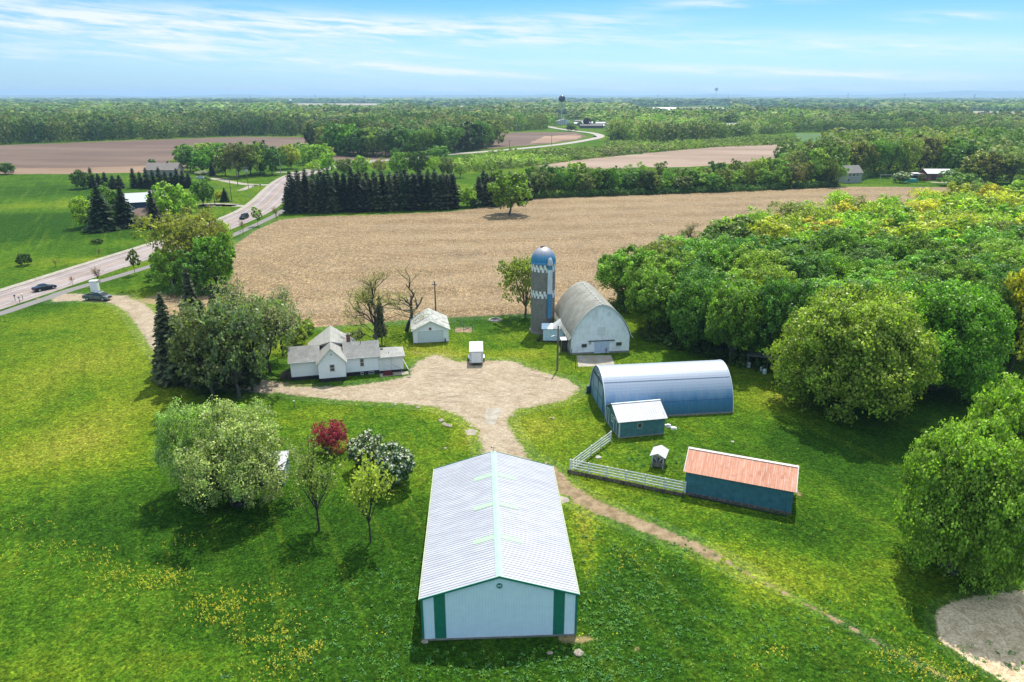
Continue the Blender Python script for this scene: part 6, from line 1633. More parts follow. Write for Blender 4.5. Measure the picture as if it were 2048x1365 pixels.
leafy('willow', 9, 6.2, 9.5, .6, 40, 16, 46, .10, zmin=-.8, lobe=.26, stems=4, trunk_r=.34, irregular=.32, trunkm=bark_d)
leafy('lilac', 10, 2.3, 3.4, .1, 22, 10, 22, .12, zmin=-.7, lobe=.34, stems=4, trunk_r=.06, flower=.30)
leafy('shrub', 11, 1.6, 2.0, .05, 14, 8, 12, .16, zmin=-.6, stems=3, trunk_r=.04)
leafy('red_bush', 12, 2.0, 3.0, .2, 34, 10, 30, .05, zmin=-.7, lobe=.30, stems=4, trunk_r=.05, irregular=.3)
leafy('young', 13, 1.6, 5.0, 1.4, 14, 7, 12, .16, zmin=-.8, trunk_r=.07)
sparse('budding', 14, 12, 4, 7, .35, .115, spread=.80, r0=.26, trunk=.24)
sparse('budding2', 15, 11, 4, 8, .38, .115, spread=.85, r0=.24, trunk=.20)
sparse('gaunt', 16, 13, 4, 7, .34, .085, spread=.95, kids=2, r0=.30, trunk=.34, ratio=.78, upb=.12, lean=.25)
sparse('gaunt2', 17, 12, 4, 5, .34, .085, spread=.85, kids=3, r0=.24, trunk=.36, ratio=.68)
sparse('sapling', 18, 8, 3, 8, .30, .11, spread=.55, r0=.12, trunk=.26, upb=.4)
sparse('sapling2', 19, 7, 3, 9, .30, .12, spread=.62, r0=.10, trunk=.24, upb=.3)
sparse('street', 20, 4, 2, 4, .15, .08, spread=.55, r0=.06, trunk=.38, upb=.4)
conifer('spruce', 31, 3.2, 14, 30, 10, size=.36, cardn=7)
conifer('spruce2', 32, 2.9, 13, 28, 10, size=.36, cardn=6, ragged=.3)
conifer('pine', 33, 3.2, 13, 22, 9, droop=.12, size=.46, bare=.20, taper=.55, ragged=.35, cardn=6)
conifer('row_spruce', 34, 2.6, 14, 24, 9, size=.42, cardn=6, taper=.55, ragged=.3, bare=.03)
conifer('row_spruce2', 35, 2.7, 13.5, 22, 9, size=.44, cardn=6, taper=.45, ragged=.35, bare=.05)

GREEN = (.165, .275, .032); FRESH = (.240, .360, .046); DEEP = (.105, .205, .036); OLIVE = (.22, .25, .055); YEL = (.47, .47, .055); YG = (.31, .41, .045); GREY = (.24, .285, .12); PALE = (.33, .39, .13)
SPR = (.048, .075, .032); SPR2 = (.085, .095, .044); BROWNG = (.21, .215, .07)
RT = random.Random(7)
tree_count = 0
def vary(c, a=.12): return tuple(max(.003, v * (1 + RT.uniform(-a, a))) for v in c)
def plant(kind, loc, R, H, color, label, cat='tree', group=None, name=None, rz=None):
    global tree_count
    cm, tm, R0, H0 = PROTO[kind]
    if name is None: name = 'spruce_tree' if kind in ('spruce', 'spruce2', 'row_spruce', 'row_spruce2') else 'pine_tree' if kind == 'pine' else 'shrub' if kind in ('lilac', 'shrub', 'red_bush') else 'tree'
    r = thing(name, label, cat, (loc[0], loc[1], 0), RT.uniform(0, 6.28) if rz is None else rz, group)
    r.scale = (R / R0, R / R0, H / H0)
    c = bpy.data.objects.new('crown' if cat != 'shrub' else 'foliage', cm); COL.objects.link(c); c.parent = r; c.color = vary(color) + (1,)
    t_ = bpy.data.objects.new('trunk' if cat != 'shrub' else 'stem', tm); COL.objects.link(t_); t_.parent = r
    tree_count += 1
    return r
def tree_px(kind, px, py, top, hw, color, label, **kw):
    """base pixel, top row and half width in the photo -> place, height, radius"""
    x, y = G(px, py); z = max(.8, ztop(top, y + .0)); w_ = hw / F * depth(x, y, z * .55)
    # the crown's upper rim leans away from the base line by its own radius: allow for it
    return plant(kind, (x, y), w_, z, color, label, **kw)

T = tree_px
# --- around the farmstead
T('willow', 478, 1012, 822, 112, PALE, 'huge pale sage green willow leaning over the grey green shed', rz=.4)
T('willow', 405, 985, 808, 80, PALE, 'pale willow crown west of the huge willow, same thicket', rz=2.0)
T('willow', 512, 925, 806, 58, PALE, 'paler smaller willow behind the grey green shed roof', rz=4.1)
T('sapling', 638, 1062, 868, 46, (.27, .33, .07), 'tall thin budding tree, taller of the two below the red bush')
T('sapling2', 741, 1086, 925, 46, (.42, .46, .06), 'thin lime yellow budding tree between the thin tree and the pole shed')
T('red_bush', 665, 905, 848, 42, (.28, .03, .055), 'deep red leaved bush on the lawn', cat='shrub')
T('lilac', 735, 940, 869, 38, (.085, .14, .05), 'white blossoming lilac closer to the red bush', cat='shrub')
T('lilac', 790, 974, 892, 42, (.085, .14, .05), 'white blossoming lilac closer to the pole shed', cat='shrub', rz=2)
# --- grove west of the farmhouse
T('spruce', 348, 762, 582, 40, SPR2, 'tall dark spruce at the west edge of the farmhouse grove')
T('spruce2', 396, 700, 535, 34, SPR2, 'dark spruce standing tallest behind the farmhouse grove')
T('spruce2', 433, 650, 562, 16, SPR2, 'thin spruce tip behind the grey green oaks of the grove')
for i, (px, py, tp, hw) in enumerate([(372, 775, 630, 36), (405, 788, 670, 34), (438, 780, 650, 34), (470, 790, 680, 32), (340, 745, 640, 28), (420, 755, 600, 34), (505, 782, 700, 24)]):
    T('pine', px, py, tp, hw, (.075, .09, .035), ['dark shaggy pine on the lawn side of the grove, %s from the west' % o for o in ('second', 'third', 'fourth', 'fifth', 'first', 'sixth', 'last')][i])
T('budding', 515, 770, 556, 98, GREY, 'broad grey green budding oak closest to the farmhouse drive')
T('budding2', 452, 752, 568, 76, GREY, 'grey green budding oak in the middle of the grove')
T('airy', 425, 796, 606, 84, (.17, .21, .08), 'leafy grey green tree among the dark pines of the grove')
T('airy2', 478, 798, 598, 80, (.17, .215, .085), 'leafy grey green tree beside the broad oak of the grove')
T('airy2', 540, 745, 590, 64, (.20, .24, .09), 'leafy grey green tree at the east side of the grove')
T('budding', 566, 712, 570, 52, GREY, 'grey green budding oak behind the west end of the farmhouse')
T('shrub', 610, 668, 640, 22, YG, 'low yellow green scrub between grove and stubble field', cat='shrub')
T('shrub', 590, 690, 655, 26, OLIVE, 'olive scrub behind the farmhouse, beside the grove', cat='shrub')
# --- roadside clump by the pale pole
T('airy2', 372, 566, 424, 68, (.26, .255, .045), 'tall yellow brown leafing tree in the roadside clump')
T('airy', 405, 545, 414, 52, (.27, .265, .05), 'yellowish treetop behind the tall one of the roadside clump')
T('med', 438, 580, 470, 40, GREEN, 'bright green tree at the field side of the roadside clump')
T('med3', 348, 578, 498, 42, FRESH, 'low green tree at the road side of the roadside clump')
T('med2', 392, 588, 500, 40, DEEP, 'dark green tree in front of the roadside clump')
T('airy', 448, 530, 428, 26, YG, 'pale slender tree at the back of the roadside clump, by the bike path')
T('shrub', 317, 560, 536, 22, FRESH, 'green bush at the bike path end of the roadside clump', cat='shrub')
# --- single yard trees
T('gaunt2', 753, 704, 530, 64, (.34, .34, .10), 'bare budding tree behind the porch of the farmhouse', rz=1)
T('pine', 764, 690, 590, 14, (.13, .13, .06), 'narrow dark pine behind the bare budding tree')
T('gaunt', 813, 663, 514, 84, (.32, .32, .10), 'gnarled bare oak leaning over the garage roof', rz=0.0)
T('airy2', 1050, 634, 510, 56, (.22, .25, .05), 'olive budding tree behind the silo')
T('med', 1018, 429, 343, 43, GREEN, 'lone round green tree standing in the stubble field')
T('gaunt2', 1378, 512, 440, 34, (.22, .20, .05), 'bare yellowish tree at the field edge of the east wood')
T('street', 199, 572, 533, 12, (.25, .12, .06), 'young bare reddish tree beside the pickup and bike path')
T('young', 272, 550, 499, 12, (.12, .15, .03), 'young leafing tree between highway and bike path')
T('street', 146, 573, 552, 6, (.35, .12, .08), 'tiny reddish sapling on the verge by the dark blue sedan')
T('young', 516, 453, 414, 11, FRESH, 'young round green maple beside the black suv')
T('street', 487, 471, 440, 8, (.2, .17, .06), 'thin bare sapling on the verge, closer to the roadside clump')
T('street', 553, 441, 413, 9, (.2, .17, .06), 'thin sapling on the verge, closer to the dark spruces')
T('street', 112, 536, 518, 6, (.2, .15, .06), 'tiny sapling in the grass across the highway')
T('street', 199, 513, 497, 6, (.2, .15, .06), 'tiny grey sapling at the far edge of the highway')
T('shrub', 50, 531, 508, 15, (.07, .11, .03), 'round dark shrub in the grass across the highway', cat='shrub')
T('shrub', 196, 487, 478, 12, (.07, .12, .02), 'flat low shrub in the meadow across the highway', cat='shrub')
# --- big trees of the lower east side
T('big_maple', 1905, 1146, 862, 130, FRESH, 'huge fresh green tree over the straw field corner', rz=1.2)
T('big_maple', 2090, 1015, 780, 118, FRESH, 'huge green tree behind the first one at the straw field', rz=3.3)
T('maple2', 1985, 1020, 765, 88, (.21, .34, .04), 'light green tree with the highest crown by the straw field', rz=5.2)
T('big_maple', 1688, 820, 592, 138, FRESH, 'broad round green tree overhanging the lean-to', rz=2.2)
T('maple', 1620, 772, 640, 60, FRESH, 'smaller round tree just behind the lean-to roof')
T('big_maple', 1862, 780, 572, 118, GREEN, 'broad dark green tree between the round tree and the open lawn', rz=4.4)
T('maple2', 1958, 738, 560, 62, DEEP, 'dark green tree at the east end of the lawn')
T('airy2', 2018, 745, 520, 62, (.42, .38, .04), 'orange yellow leafing tree above the lawn', rz=2)
T('airy', 2070, 780, 560, 66, (.32, .28, .05), 'yellow brown tree behind the orange yellow one above the lawn')
# --- west side of the wood, overhanging the stubble field
T('maple3', 1250, 612, 497, 64, GREEN, 'leaning green tree at the west tip of the east wood')
T('airy2', 1305, 600, 480, 58, (.19, .22, .06), 'grey green tree behind the leaning one at the wood tip')
T('maple', 1300, 668, 540, 58, GREEN, 'green tree at the lawn corner of the wood, behind the barn')
T('maple2', 1382, 700, 560, 60, DEEP, 'dark green tree on the lawn edge of the wood above the arched shed ridge')
T('maple', 1460, 728, 575, 62, GREEN, 'green tree on the lawn edge of the wood, before the lean-to')
T('maple3', 1335, 645, 505, 56, FRESH, 'fresh green crown above the lawn corner of the wood')
T('maple', 1545, 735, 560, 62, DEEP, 'dark green tree behind the lean-to')

def poisson(poly, dmin, n, rng, maxtry=40000):
    P = np.array(poly); lo, hi = P.min(0), P.max(0); pts = []; tries = 0
    cand = rng.uniform(lo, hi, (maxtry, 2)); ins = poly_sd(poly, cand[:, 0], cand[:, 1]) > 0
    for c in cand[ins]:
        d = dmin if not callable(dmin) else dmin(c)
        if all((c[0] - q[0]) ** 2 + (c[1] - q[1]) ** 2 > d * d for q in pts):
            pts.append(c)
            if len(pts) >= n: break
    return pts
def unproj(x, y, z=0):
    d = depth(x, y, z); v = y * _s + (z - CAMH) * _c
    return 1024 + F * x / d, 682.5 - F * v / d
rng5 = np.random.default_rng(5)
wood = Gs([(1285, 640), (1400, 690), (1500, 716), (1600, 728), (1760, 722), (1900, 712), (2100, 740), (2100, 408), (1950, 414), (1850, 437), (1740, 444), (1640, 455), (1560, 472), (1480, 496), (1400, 530), (1300, 566)])
pts = poisson(wood, lambda c: 6.8 + max(0, c[1] - 130) * .018, 118, rng5)
pts.sort(key=lambda c: c[1])
WG = {'yellow': 'yellow leafing tree in the north part of the east wood', 'lime': 'lime green tree in the north part of the east wood', 'olive': 'olive brownish tree in the north part of the east wood', 'green': 'fresh green tree in the dense south part of the east wood', 'deep': 'darker green tree in the dense south part of the east wood'}
for c in pts:
    px, py = unproj(*c); r = RT.random(); far = min(1, max(0, (c[1] - 150) / 130))
    if py > 545 - (px - 1400) * .04:
        k = 'deep' if r < .4 else 'green'; col = DEEP if k == 'deep' else RT.choice([GREEN, FRESH])
    else:
        k = 'yellow' if r < .36 else 'lime' if r < .84 else 'olive'; col = {'yellow': YEL, 'lime': YG, 'olive': OLIVE}[k]
    kind = RT.choice(['maple', 'maple2', 'maple3']) if py > 560 else RT.choice(['med', 'airy', 'airy2', 'med2'])
    plant(kind, c, RT.uniform(5.4, 7.2), (RT.uniform(9.5, 12.5) if py > 520 else RT.uniform(9.3, 12)), col, WG[k], group='trees of the wood east of the barn')

# --- long dark spruce row beside the stubble field
ORD = ('first second third fourth fifth sixth seventh eighth ninth tenth eleventh twelfth thirteenth fourteenth fifteenth sixteenth seventeenth eighteenth nineteenth twentieth').split() + ['twenty-' + o for o in 'first second third fourth fifth sixth seventh eighth ninth'.split()] + ['thirtieth'] + ['thirty-' + o for o in 'first second third fourth fifth sixth seventh eighth ninth'.split()]
n = 27
for i in range(n):
    f = i / (n - 1); px = 578 + f * 330; py = 427 - f * 9 + RT.uniform(-1.5, 1.5)
    T(RT.choice(['row_spruce', 'row_spruce2']), px, py, (352 if i else 372) - RT.uniform(-6, 10), RT.uniform(13, 18) if i else 13, RT.choice([SPR, SPR2, (.028, .038, .020)]), 'dark spruce in the front row by the stubble field, %s from the highway' % ORD[i], group='spruces of the long row')
for i in range(22):
    f = i / 21; px = 585 + f * 318; py = 414 - f * 8
    T(RT.choice(['row_spruce', 'row_spruce2']), px, py, 343 - RT.uniform(-4, 8), RT.uniform(13, 18), RT.choice([SPR, SPR2, (.028, .038, .020)]), 'dark spruce in the second row behind the stubble field edge, %s from the highway' % ORD[i], group='spruces of the long row')
for i, (px, py, tp) in enumerate([(958, 411, 352), (975, 412, 345), (990, 413, 350), (1002, 408, 343), (1020, 404, 342), (1038, 402, 350), (967, 403, 340), (985, 402, 338), (1052, 400, 350)]):
    T(RT.choice(['row_spruce', 'row_spruce2']), px, py, tp, 15, SPR2, 'dark spruce in the short group behind the lone tree, %s counted from the west' % ORD[i], group='spruces behind the lone field tree')
T('med3', 935, 414, 374, 22, FRESH, 'green bushy tree in the gap of the spruce row')
T('med2', 912, 412, 366, 12, DEEP, 'small dark green tree at the end of the long spruce row')
for i, (px, py) in enumerate([(640, 424), (672, 424), (705, 423), (850, 420), (950, 416), (1060, 396), (760, 422)]):
    T('shrub', px, py, py - 18, 13, (.04, .085, .02), 'green undergrowth bush at the foot of the spruces, %s from the highway' % ORD[(0, 1, 2, 4, 5, 6, 3)[i]], cat='shrub', group='bushes under the spruces')
# pale trees between spruces and highway
for i, (px, py, tp, hw, c_) in enumerate([(628, 352, 320, 16, YG), (655, 348, 306, 17, YG), (690, 352, 318, 17, OLIVE), (725, 350, 312, 18, YG), (760, 352, 316, 18, OLIVE), (800, 354, 305, 22, GREEN), (835, 352, 303, 22, (.12, .16, .03)), (868, 352, 312, 18, YG), (895, 354, 316, 18, BROWNG), (880, 318, 292, 20, GREEN), (862, 320, 296, 16, GREEN), (920, 356, 330, 14, GREEN), (790, 320, 296, 10, DEEP)]):
    T(RT.choice(['med', 'med3', 'airy']), px, py, tp, hw, c_, 'leafy tree showing over the spruce tops, %s from the highway curve' % ORD[i], group='trees behind the spruce row')
# --- hedgerow between stubble field and marsh
n = 46
for i in range(n):
    f = i / (n - 1); px = 1062 + f * 612; py = 394 - f * 22 + RT.uniform(-2, 2)
    tp = (347 if px < 1480 else 347 - (px - 1480) * .10) - RT.uniform(-6, 14)
    T(RT.choice(['med', 'med2', 'med3', 'airy']), px, py, tp, RT.uniform(14, 25), RT.choice([GREEN, DEEP, GREEN, FRESH, OLIVE, BROWNG, (.05, .10, .02)]), 'tree in the front line of the field hedgerow, %s east of the lone tree' % (ORD[i] if i < len(ORD) else ['fortieth', 'forty-first', 'forty-second', 'forty-third', 'forty-fourth', 'forty-fifth', 'forty-sixth'][i - 39]) if i < 46 else '', group='trees of the field hedgerow')
n = 34
for i in range(n):
    f = i / (n - 1); px = 1060 + f * 612; py = 379 - f * 25 + RT.uniform(-2, 2)
    tp = (336 if px < 1440 else 336 - (px - 1440) * .18) - RT.uniform(-6, 14)
    T(RT.choice(['med', 'med2', 'airy2', 'airy']), px, py, tp, RT.uniform(15, 25), RT.choice([GREEN, YG, DEEP, OLIVE, OLIVE, BROWNG, FRESH]), 'tree in the rear line of the field hedgerow, %s east of the spruces' % ORD[i], group='trees of the field hedgerow')
# east wood behind grey house and red shed
for i, (px, py, tp, hw, c_) in enumerate([(1668, 356, 290, 18, OLIVE), (1648, 352, 280, 24, (.11, .15, .03)), (1715, 352, 285, 26, OLIVE), (1745, 352, 278, 24, GREEN), (1775, 351, 282, 26, DEEP), (1805, 350, 275, 26, OLIVE), (1838, 345, 272, 26, BROWNG), (1870, 343, 270, 28, OLIVE), (1905, 348, 275, 28, GREEN),
                                          (1930, 356, 290, 26, DEEP), (1955, 362, 300, 30, OLIVE), (1985, 366, 305, 30, (.16, .16, .03)), (2020, 368, 300, 32, OLIVE), (2050, 368, 296, 30, OLIVE), (1900, 372, 338, 20, GREEN), (1600, 345, 300, 22, OLIVE), (1570, 348, 305, 20, GREEN), (1625, 340, 285, 22, BROWNG)]):
    T(RT.choice(['med', 'airy2', 'med2']), px, py, tp, hw * 1.2, c_, 'tall tree of the wood behind the grey house and red brown shed', group='wood behind the red brown shed')
T('lilac', 1800, 366, 344, 15, (.13, .19, .05), 'small white dusted apple tree on the lawn by the red brown shed', cat='tree', name='apple_tree')
T('shrub', 1842, 364, 350, 9, (.13, .15, .05), 'pinkish shrub at the corner of the red brown shed', cat='shrub')
T('med3', 1925, 385, 348, 30, GREEN, 'green tree at the field corner in front of the red brown shed')
# --- middle wood south of the far brown field
midw = [(632, 302), (652, 306), (675, 309), (698, 311), (722, 312), (746, 313), (772, 314), (800, 314), (826, 312), (850, 311), (874, 309), (898, 306), (920, 303), (944, 300), (966, 297), (982, 292)]
for i, (px, py) in enumerate(midw):
    T(RT.choice(['med', 'med3', 'airy2']), px, py, py - 54 + (8 if i in (0,) else 0) - RT.uniform(-3, 8), RT.uniform(22, 29), RT.choice([DEEP, GREEN, (.06, .10, .025), OLIVE]), 'tree in the front line of the middle wood, %s counted from the west' % ORD[i], group='trees of the middle wood')
# --- trees round the looping house drive
for i, (px, py, tp, hw, c_, kd) in enumerate([(382, 343, 300, 22, DEEP, 'med'), (405, 346, 304, 20, GREEN, 'med3'), (375, 335, 292, 20, GREEN, 'med'), (430, 344, 292, 22, GREEN, 'med2'), (452, 352, 298, 22, OLIVE, 'med2'), (478, 356, 292, 26, (.10, .105, .03), 'airy2'), (500, 352, 288, 24, OLIVE, 'med'),
                                              (520, 348, 285, 24, DEEP, 'med2'), (545, 350, 298, 20, DEEP, 'med'), (528, 345, 284, 14, SPR2, 'med2'), (560, 340, 296, 16, GREEN, 'med'), (582, 338, 292, 18, YG, 'med3'), (470, 335, 288, 24, (.12, .12, .03), 'airy'), (415, 330, 288, 20, YG, 'med'), (440, 325, 288, 20, GREEN, 'med3'),
                                              (618, 330, 293, 18, FRESH, 'med3'), (642, 328, 290, 16, YG, 'med'), (655, 322, 294, 14, YG, 'med2'), (605, 326, 288, 16, FRESH, 'med'), (350, 338, 322, 12, YG, 'med3')]):
    T(kd, px, py, tp - 2, hw * 1.12, c_, 'leafy tree around the looping house drive, %s counted from the west' % ORD[sorted([382, 405, 375, 430, 452, 478, 500, 520, 545, 528, 560, 582, 470, 415, 440, 618, 642, 655, 605, 350]).index(px)], group='trees around the looping drive')
T('spruce', 425, 352, 322, 9, SPR, 'small dark spruce at the grey blossoming bush by the loop drive')
# --- yard of the ranch house
for i, px in enumerate([270, 283, 296, 309, 322, 334, 346, 357, 368, 379]):
    T('row_spruce', px, 378 - abs(i - 4) * .4, 340 + RT.uniform(-7, 5), 10, SPR, 'dark spruce in the row north of the ranch house, %s from the west' % ORD[i], group='spruces north of the ranch house')
for i, (px, py, tp) in enumerate([(186, 376, 335), (199, 374, 347), (213, 377, 344), (228, 378, 350), (241, 377, 350)]):
    T('row_spruce', px, py, tp, 10, SPR, 'dark spruce in the short row beside the round pale tree, %s from the west' % ORD[i], group='short spruce row')
T('med3', 167, 378, 341, 20, (.09, .14, .03), 'round pale green tree at the west end of the short spruce row')
T('spruce', 207, 461, 372, 34, (.030, .055, .022), 'big dark spruce in front of the ranch house, closer to the open meadow')
T('med2', 222, 446, 368, 32, DEEP, 'dark green leafy tree behind the two big spruces')
T('spruce2', 252, 455, 372, 27, (.035, .052, .022), 'big dark spruce closest to the ranch house roof')
T('spruce2', 311, 456, 378, 17, (.04, .05, .022), 'narrow brownish spruce between ranch house and round maple')
T('med3', 172, 456, 394, 24, YG, 'pale yellow green tree at the meadow side of the big spruces')
T('med', 345, 446, 367, 34, YG, 'large round yellow green maple by the ranch house')
T('med3', 372, 437, 385, 24, YG, 'yellow green tree just east of the round maple')
T('med', 409, 413, 357, 23, GREEN, 'round dark green tree beside the guyed pole')
T('spruce', 451, 404, 376, 11, SPR, 'small conical spruce beside the yellow shrub')
T('shrub', 440, 403, 385, 10, (.42, .33, .01), 'bright yellow forsythia shrub beside the small spruce', cat='shrub')
T('spruce', 297, 408, 390, 10, SPR, 'small dark spruce behind the blue barn')
T('lilac', 291, 418, 402, 18, (.30, .34, .24), 'white blossoming tree between blue barn and ranch house', cat='tree', name='blossom_tree')
T('lilac', 404, 350, 342, 14, (.26, .28, .22), 'greyish white blossoming bush by the white car', cat='shrub')
T('med3', 12, 349, 325, 20, DEEP, 'dark green bushy tree at the west edge of the brown field')
T('shrub', 305, 332, 319, 8, DEEP, 'lone dark bush in the brown field', cat='shrub')
T('young', 715, 690, 660, 16, (.16, .2, .06), 'low leafing shrub under the bare budding tree', cat='shrub')
# near the water tower
T('med3', 1142, 263, 246, 11, DEEP, 'round dark tree inside the far road bend')
T('med', 1174, 254, 236, 9, (.045, .012, .018), 'dark maroon round tree among the mobile homes')
T('med3', 1159, 254, 243, 6, DEEP, 'dark tree beside the maroon tree')
T('med3', 1233, 283, 262, 14, GREEN, 'green bushy tree east of the far road bend')
print('trees', tree_count)

# ================================================================== distant woods: a mass nobody could count
def unit_tree(seed, n):
    rng = np.random.default_rng(seed); nl = max(5, int(n ** .5 * .9)); D = fib(nl, rng, -.5)
    idx = rng.integers(0, nl, n); d = unit(rng.normal(0, 1, (n, 3)) + D[idx] * 1.0 + np.array([0, 0, .5]))
    C = D[idx] * np.array([.62, .62, .34]) + np.array([0, 0, .50]) + d * np.array([.38, .38, .20]) * rng.uniform(.8, 1.1, (n, 1))
    C[:, 2] = np.clip(C[:, 2], .04, 1)
    # a skirt of foliage down to the ground
    s = 1.55 / math.sqrt(n); low = rng.uniform(0, 1, n) < .22; C[low, 2] = rng.uniform(.03, .30, low.sum()); N = unit(rng.normal(0, .32, (n, 3)) + d)
    U = unit(np.cross(N, rng.normal(0, 1, (n, 3)))); V_ = np.cross(N, U); a = rng.uniform(.7, 1.3, (n, 1)) * s
    sc = np.array([1, 1, .55])
    return np.stack([C + U * a * sc, C + V_ * a * sc, C - U * a * sc, C - V_ * a * sc], 1), rng.uniform(.7, 1.35, n) * (.7 + .6 * np.repeat(rng.uniform(.6, 1.0, 1), n))
def scatter_rows(polys, y0, y1, row, lat, rng, holes=()):
    P = []
    y = y0
    while y < y1:
        dr = row(y); la = lat(y); xm = y * .80 + 40
        xs = np.arange(-xm, xm, la); xs = xs + rng.uniform(-.45, .45, len(xs)) * la; ys = y + rng.uniform(-.5, .5, len(xs)) * dr
        k = np.zeros(len(xs), bool)
        for p in polys: k |= poly_sd(p, xs, ys) > 0
        for h in holes: k &= ~(poly_sd(h, xs, ys) > -4)
        P.append(np.stack([xs[k], ys[k]], 1)); y += dr
    return np.concatenate(P)
def vnoise(x, y, s, seed):
    r = np.random.default_rng(seed); t = r.uniform(0, 1, (64, 64)); u = x / s; v = y / s
    i = np.floor(u).astype(int); j = np.floor(v).astype(int); fu = u - i; fv = v - j; fu = fu * fu * (3 - 2 * fu); fv = fv * fv * (3 - 2 * fv)
    g = lambda a, b: t[a % 64, b % 64]
    return (g(i, j) * (1 - fu) + g(i + 1, j) * fu) * (1 - fv) + (g(i, j + 1) * (1 - fu) + g(i + 1, j + 1) * fu) * fv
def forest(name, P, R, H, n_cards, palette, seed, wob=True):
    """one mesh of many small crowns; R, H arrays"""
    rng = np.random.default_rng(seed); protos = [unit_tree(seed * 10 + k, n_cards) for k in range(6)]
    pid = rng.integers(0, 6, len(P)); VV = []; TT = []; CC = []
    nz = vnoise(P[:, 0], P[:, 1], 140, seed) * .6 + vnoise(P[:, 0], P[:, 1], 37, seed + 1) * .4
    pal = np.array(palette); n2 = vnoise(P[:, 0], P[:, 1], 230, seed + 5) * .5 + vnoise(P[:, 0], P[:, 1], 60, seed + 6) * .5
    q = np.clip((nz - .5) * 1.5 + .5 + rng.normal(0, .12, len(P)), 0, .999) * len(pal)
    col = pal[q.astype(int)] * rng.uniform(.8, 1.2, (len(P), 1)) * (.45 + 1.15 * n2)[:, None]
    H = H * (.68 + .64 * vnoise(P[:, 0], P[:, 1], 48, seed + 8))
    for k in range(6):
        m = pid == k; 
        if not m.any(): continue
        B, t = protos[k]; a = rng.uniform(0, 6.28, m.sum()); ca, sa = np.cos(a)[:, None, None], np.sin(a)[:, None, None]
        X = (B[None, ..., 0] * ca - B[None, ..., 1] * sa) * R[m][:, None, None] + P[m][:, 0][:, None, None]
        Y = (B[None, ..., 0] * sa + B[None, ..., 1] * ca) * R[m][:, None, None] + P[m][:, 1][:, None, None]
        Z = np.broadcast_to(B[None, ..., 2] * H[m][:, None, None], X.shape)
        VV.append(np.stack([X, Y, Z], -1).reshape(-1, 3)); TT.append(np.tile(t, m.sum())); CC.append(np.repeat(col[m], n_cards, 0))
    V = np.concatenate(VV); Q = np.arange(len(V)).reshape(-1, 4)
    me = np_mesh(name, V, Q, LEAFA, face_attr={'tint': np.concatenate(TT), 'col': np.concatenate(CC)})
    o = bpy.data.objects.new(name, me); COL.objects.link(o); tag(o, kind='stuff'); print(name, len(P), 'crowns', len(Q), 'faces')
    return o
rf = np.random.default_rng(77)
west = Gs([(-300, 294.5), (0, 289.5), (250, 280.5), (480, 272.5), (612, 273), (640, 280), (648, 262), (700, 257), (990, 264), (1050, 262.5), (1112, 259), (1112, 248), (1090, 236), (830, 224), (600, 217), (560, 212), (-300, 204)])
midb = Gs([(640, 300), (700, 308), (800, 311), (880, 306), (970, 294), (985, 280), (975, 268), (900, 262), (760, 260), (665, 270), (632, 288)])
east = Gs([(1222, 283), (1290, 287), (1420, 281), (1500, 273), (1590, 265), (2110, 268), (2110, 226), (1500, 224), (1230, 226), (1135, 238), (1222, 255)])
eastmid = Gs([(1560, 342), (1690, 346), (1800, 342), (1900, 345), (2110, 352), (2110, 288), (1900, 291), (1770, 298), (1650, 312), (1560, 328)])
roadhole = strip([cl_[i] for i in range(100, len(cl_), 3)], 26)
holes = [roadhole, Gs([(1125, 247), (1215, 247), (1225, 262), (1125, 266)]), Gs([(1420, 254), (1475, 254), (1475, 268), (1420, 268)])]
FOR_W = [(.045, .085, .02), (.06, .11, .022), (.11, .135, .03), (.085, .145, .025), (.16, .16, .045)]
FOR_E = [(.085, .145, .025), (.15, .21, .035), (.12, .19, .03), (.19, .21, .05), (.18, .24, .045)]
Pn = scatter_rows([west, midb], 470, 1000, lambda y: 10 + (y - 500) * .008, lambda y: 11.5, rf, holes)
forest('distant_woodland', Pn, rf.uniform(6.2, 10, len(Pn)), rf.uniform(14.5, 20, len(Pn)), 190, FOR_W, 1)
Pn = scatter_rows([east, eastmid], 380, 1050, lambda y: 10 + max(0, y - 500) * .008, lambda y: 11.5, rf, holes)
forest('distant_woodland', Pn, rf.uniform(5.8, 10.5, len(Pn)), rf.uniform(10, 17, len(Pn)), 190, FOR_E, 2)
FH = [Gs([(570, 206.6), (775, 206.8), (770, 225), (590, 225)]), Gs([(1480, 215.8), (1760, 216.6), (1760, 231), (1500, 230)]), Gs([(1930, 222), (2100, 223), (2100, 244), (1940, 243)]), Gs([(1240, 213.5), (1470, 214), (1470, 232), (1280, 231)]), Gs([(820, 215), (1010, 215), (1010, 226), (830, 227)])]
Pn = scatter_rows([west, east], 1000, 2600, lambda y: y / 62, lambda y: 14 + (y - 1000) * .006, rf, holes + FH)
forest('distant_woodland', Pn, rf.uniform(9, 15, len(Pn)) * (1 + (Pn[:, 1] - 1000) / 4000), rf.uniform(12, 18.5, len(Pn)), 60, FOR_W + FOR_E, 3)
allp = [[(-9000, 1300), (9000, 1300), (16000, 9500), (-16000, 9500)]]
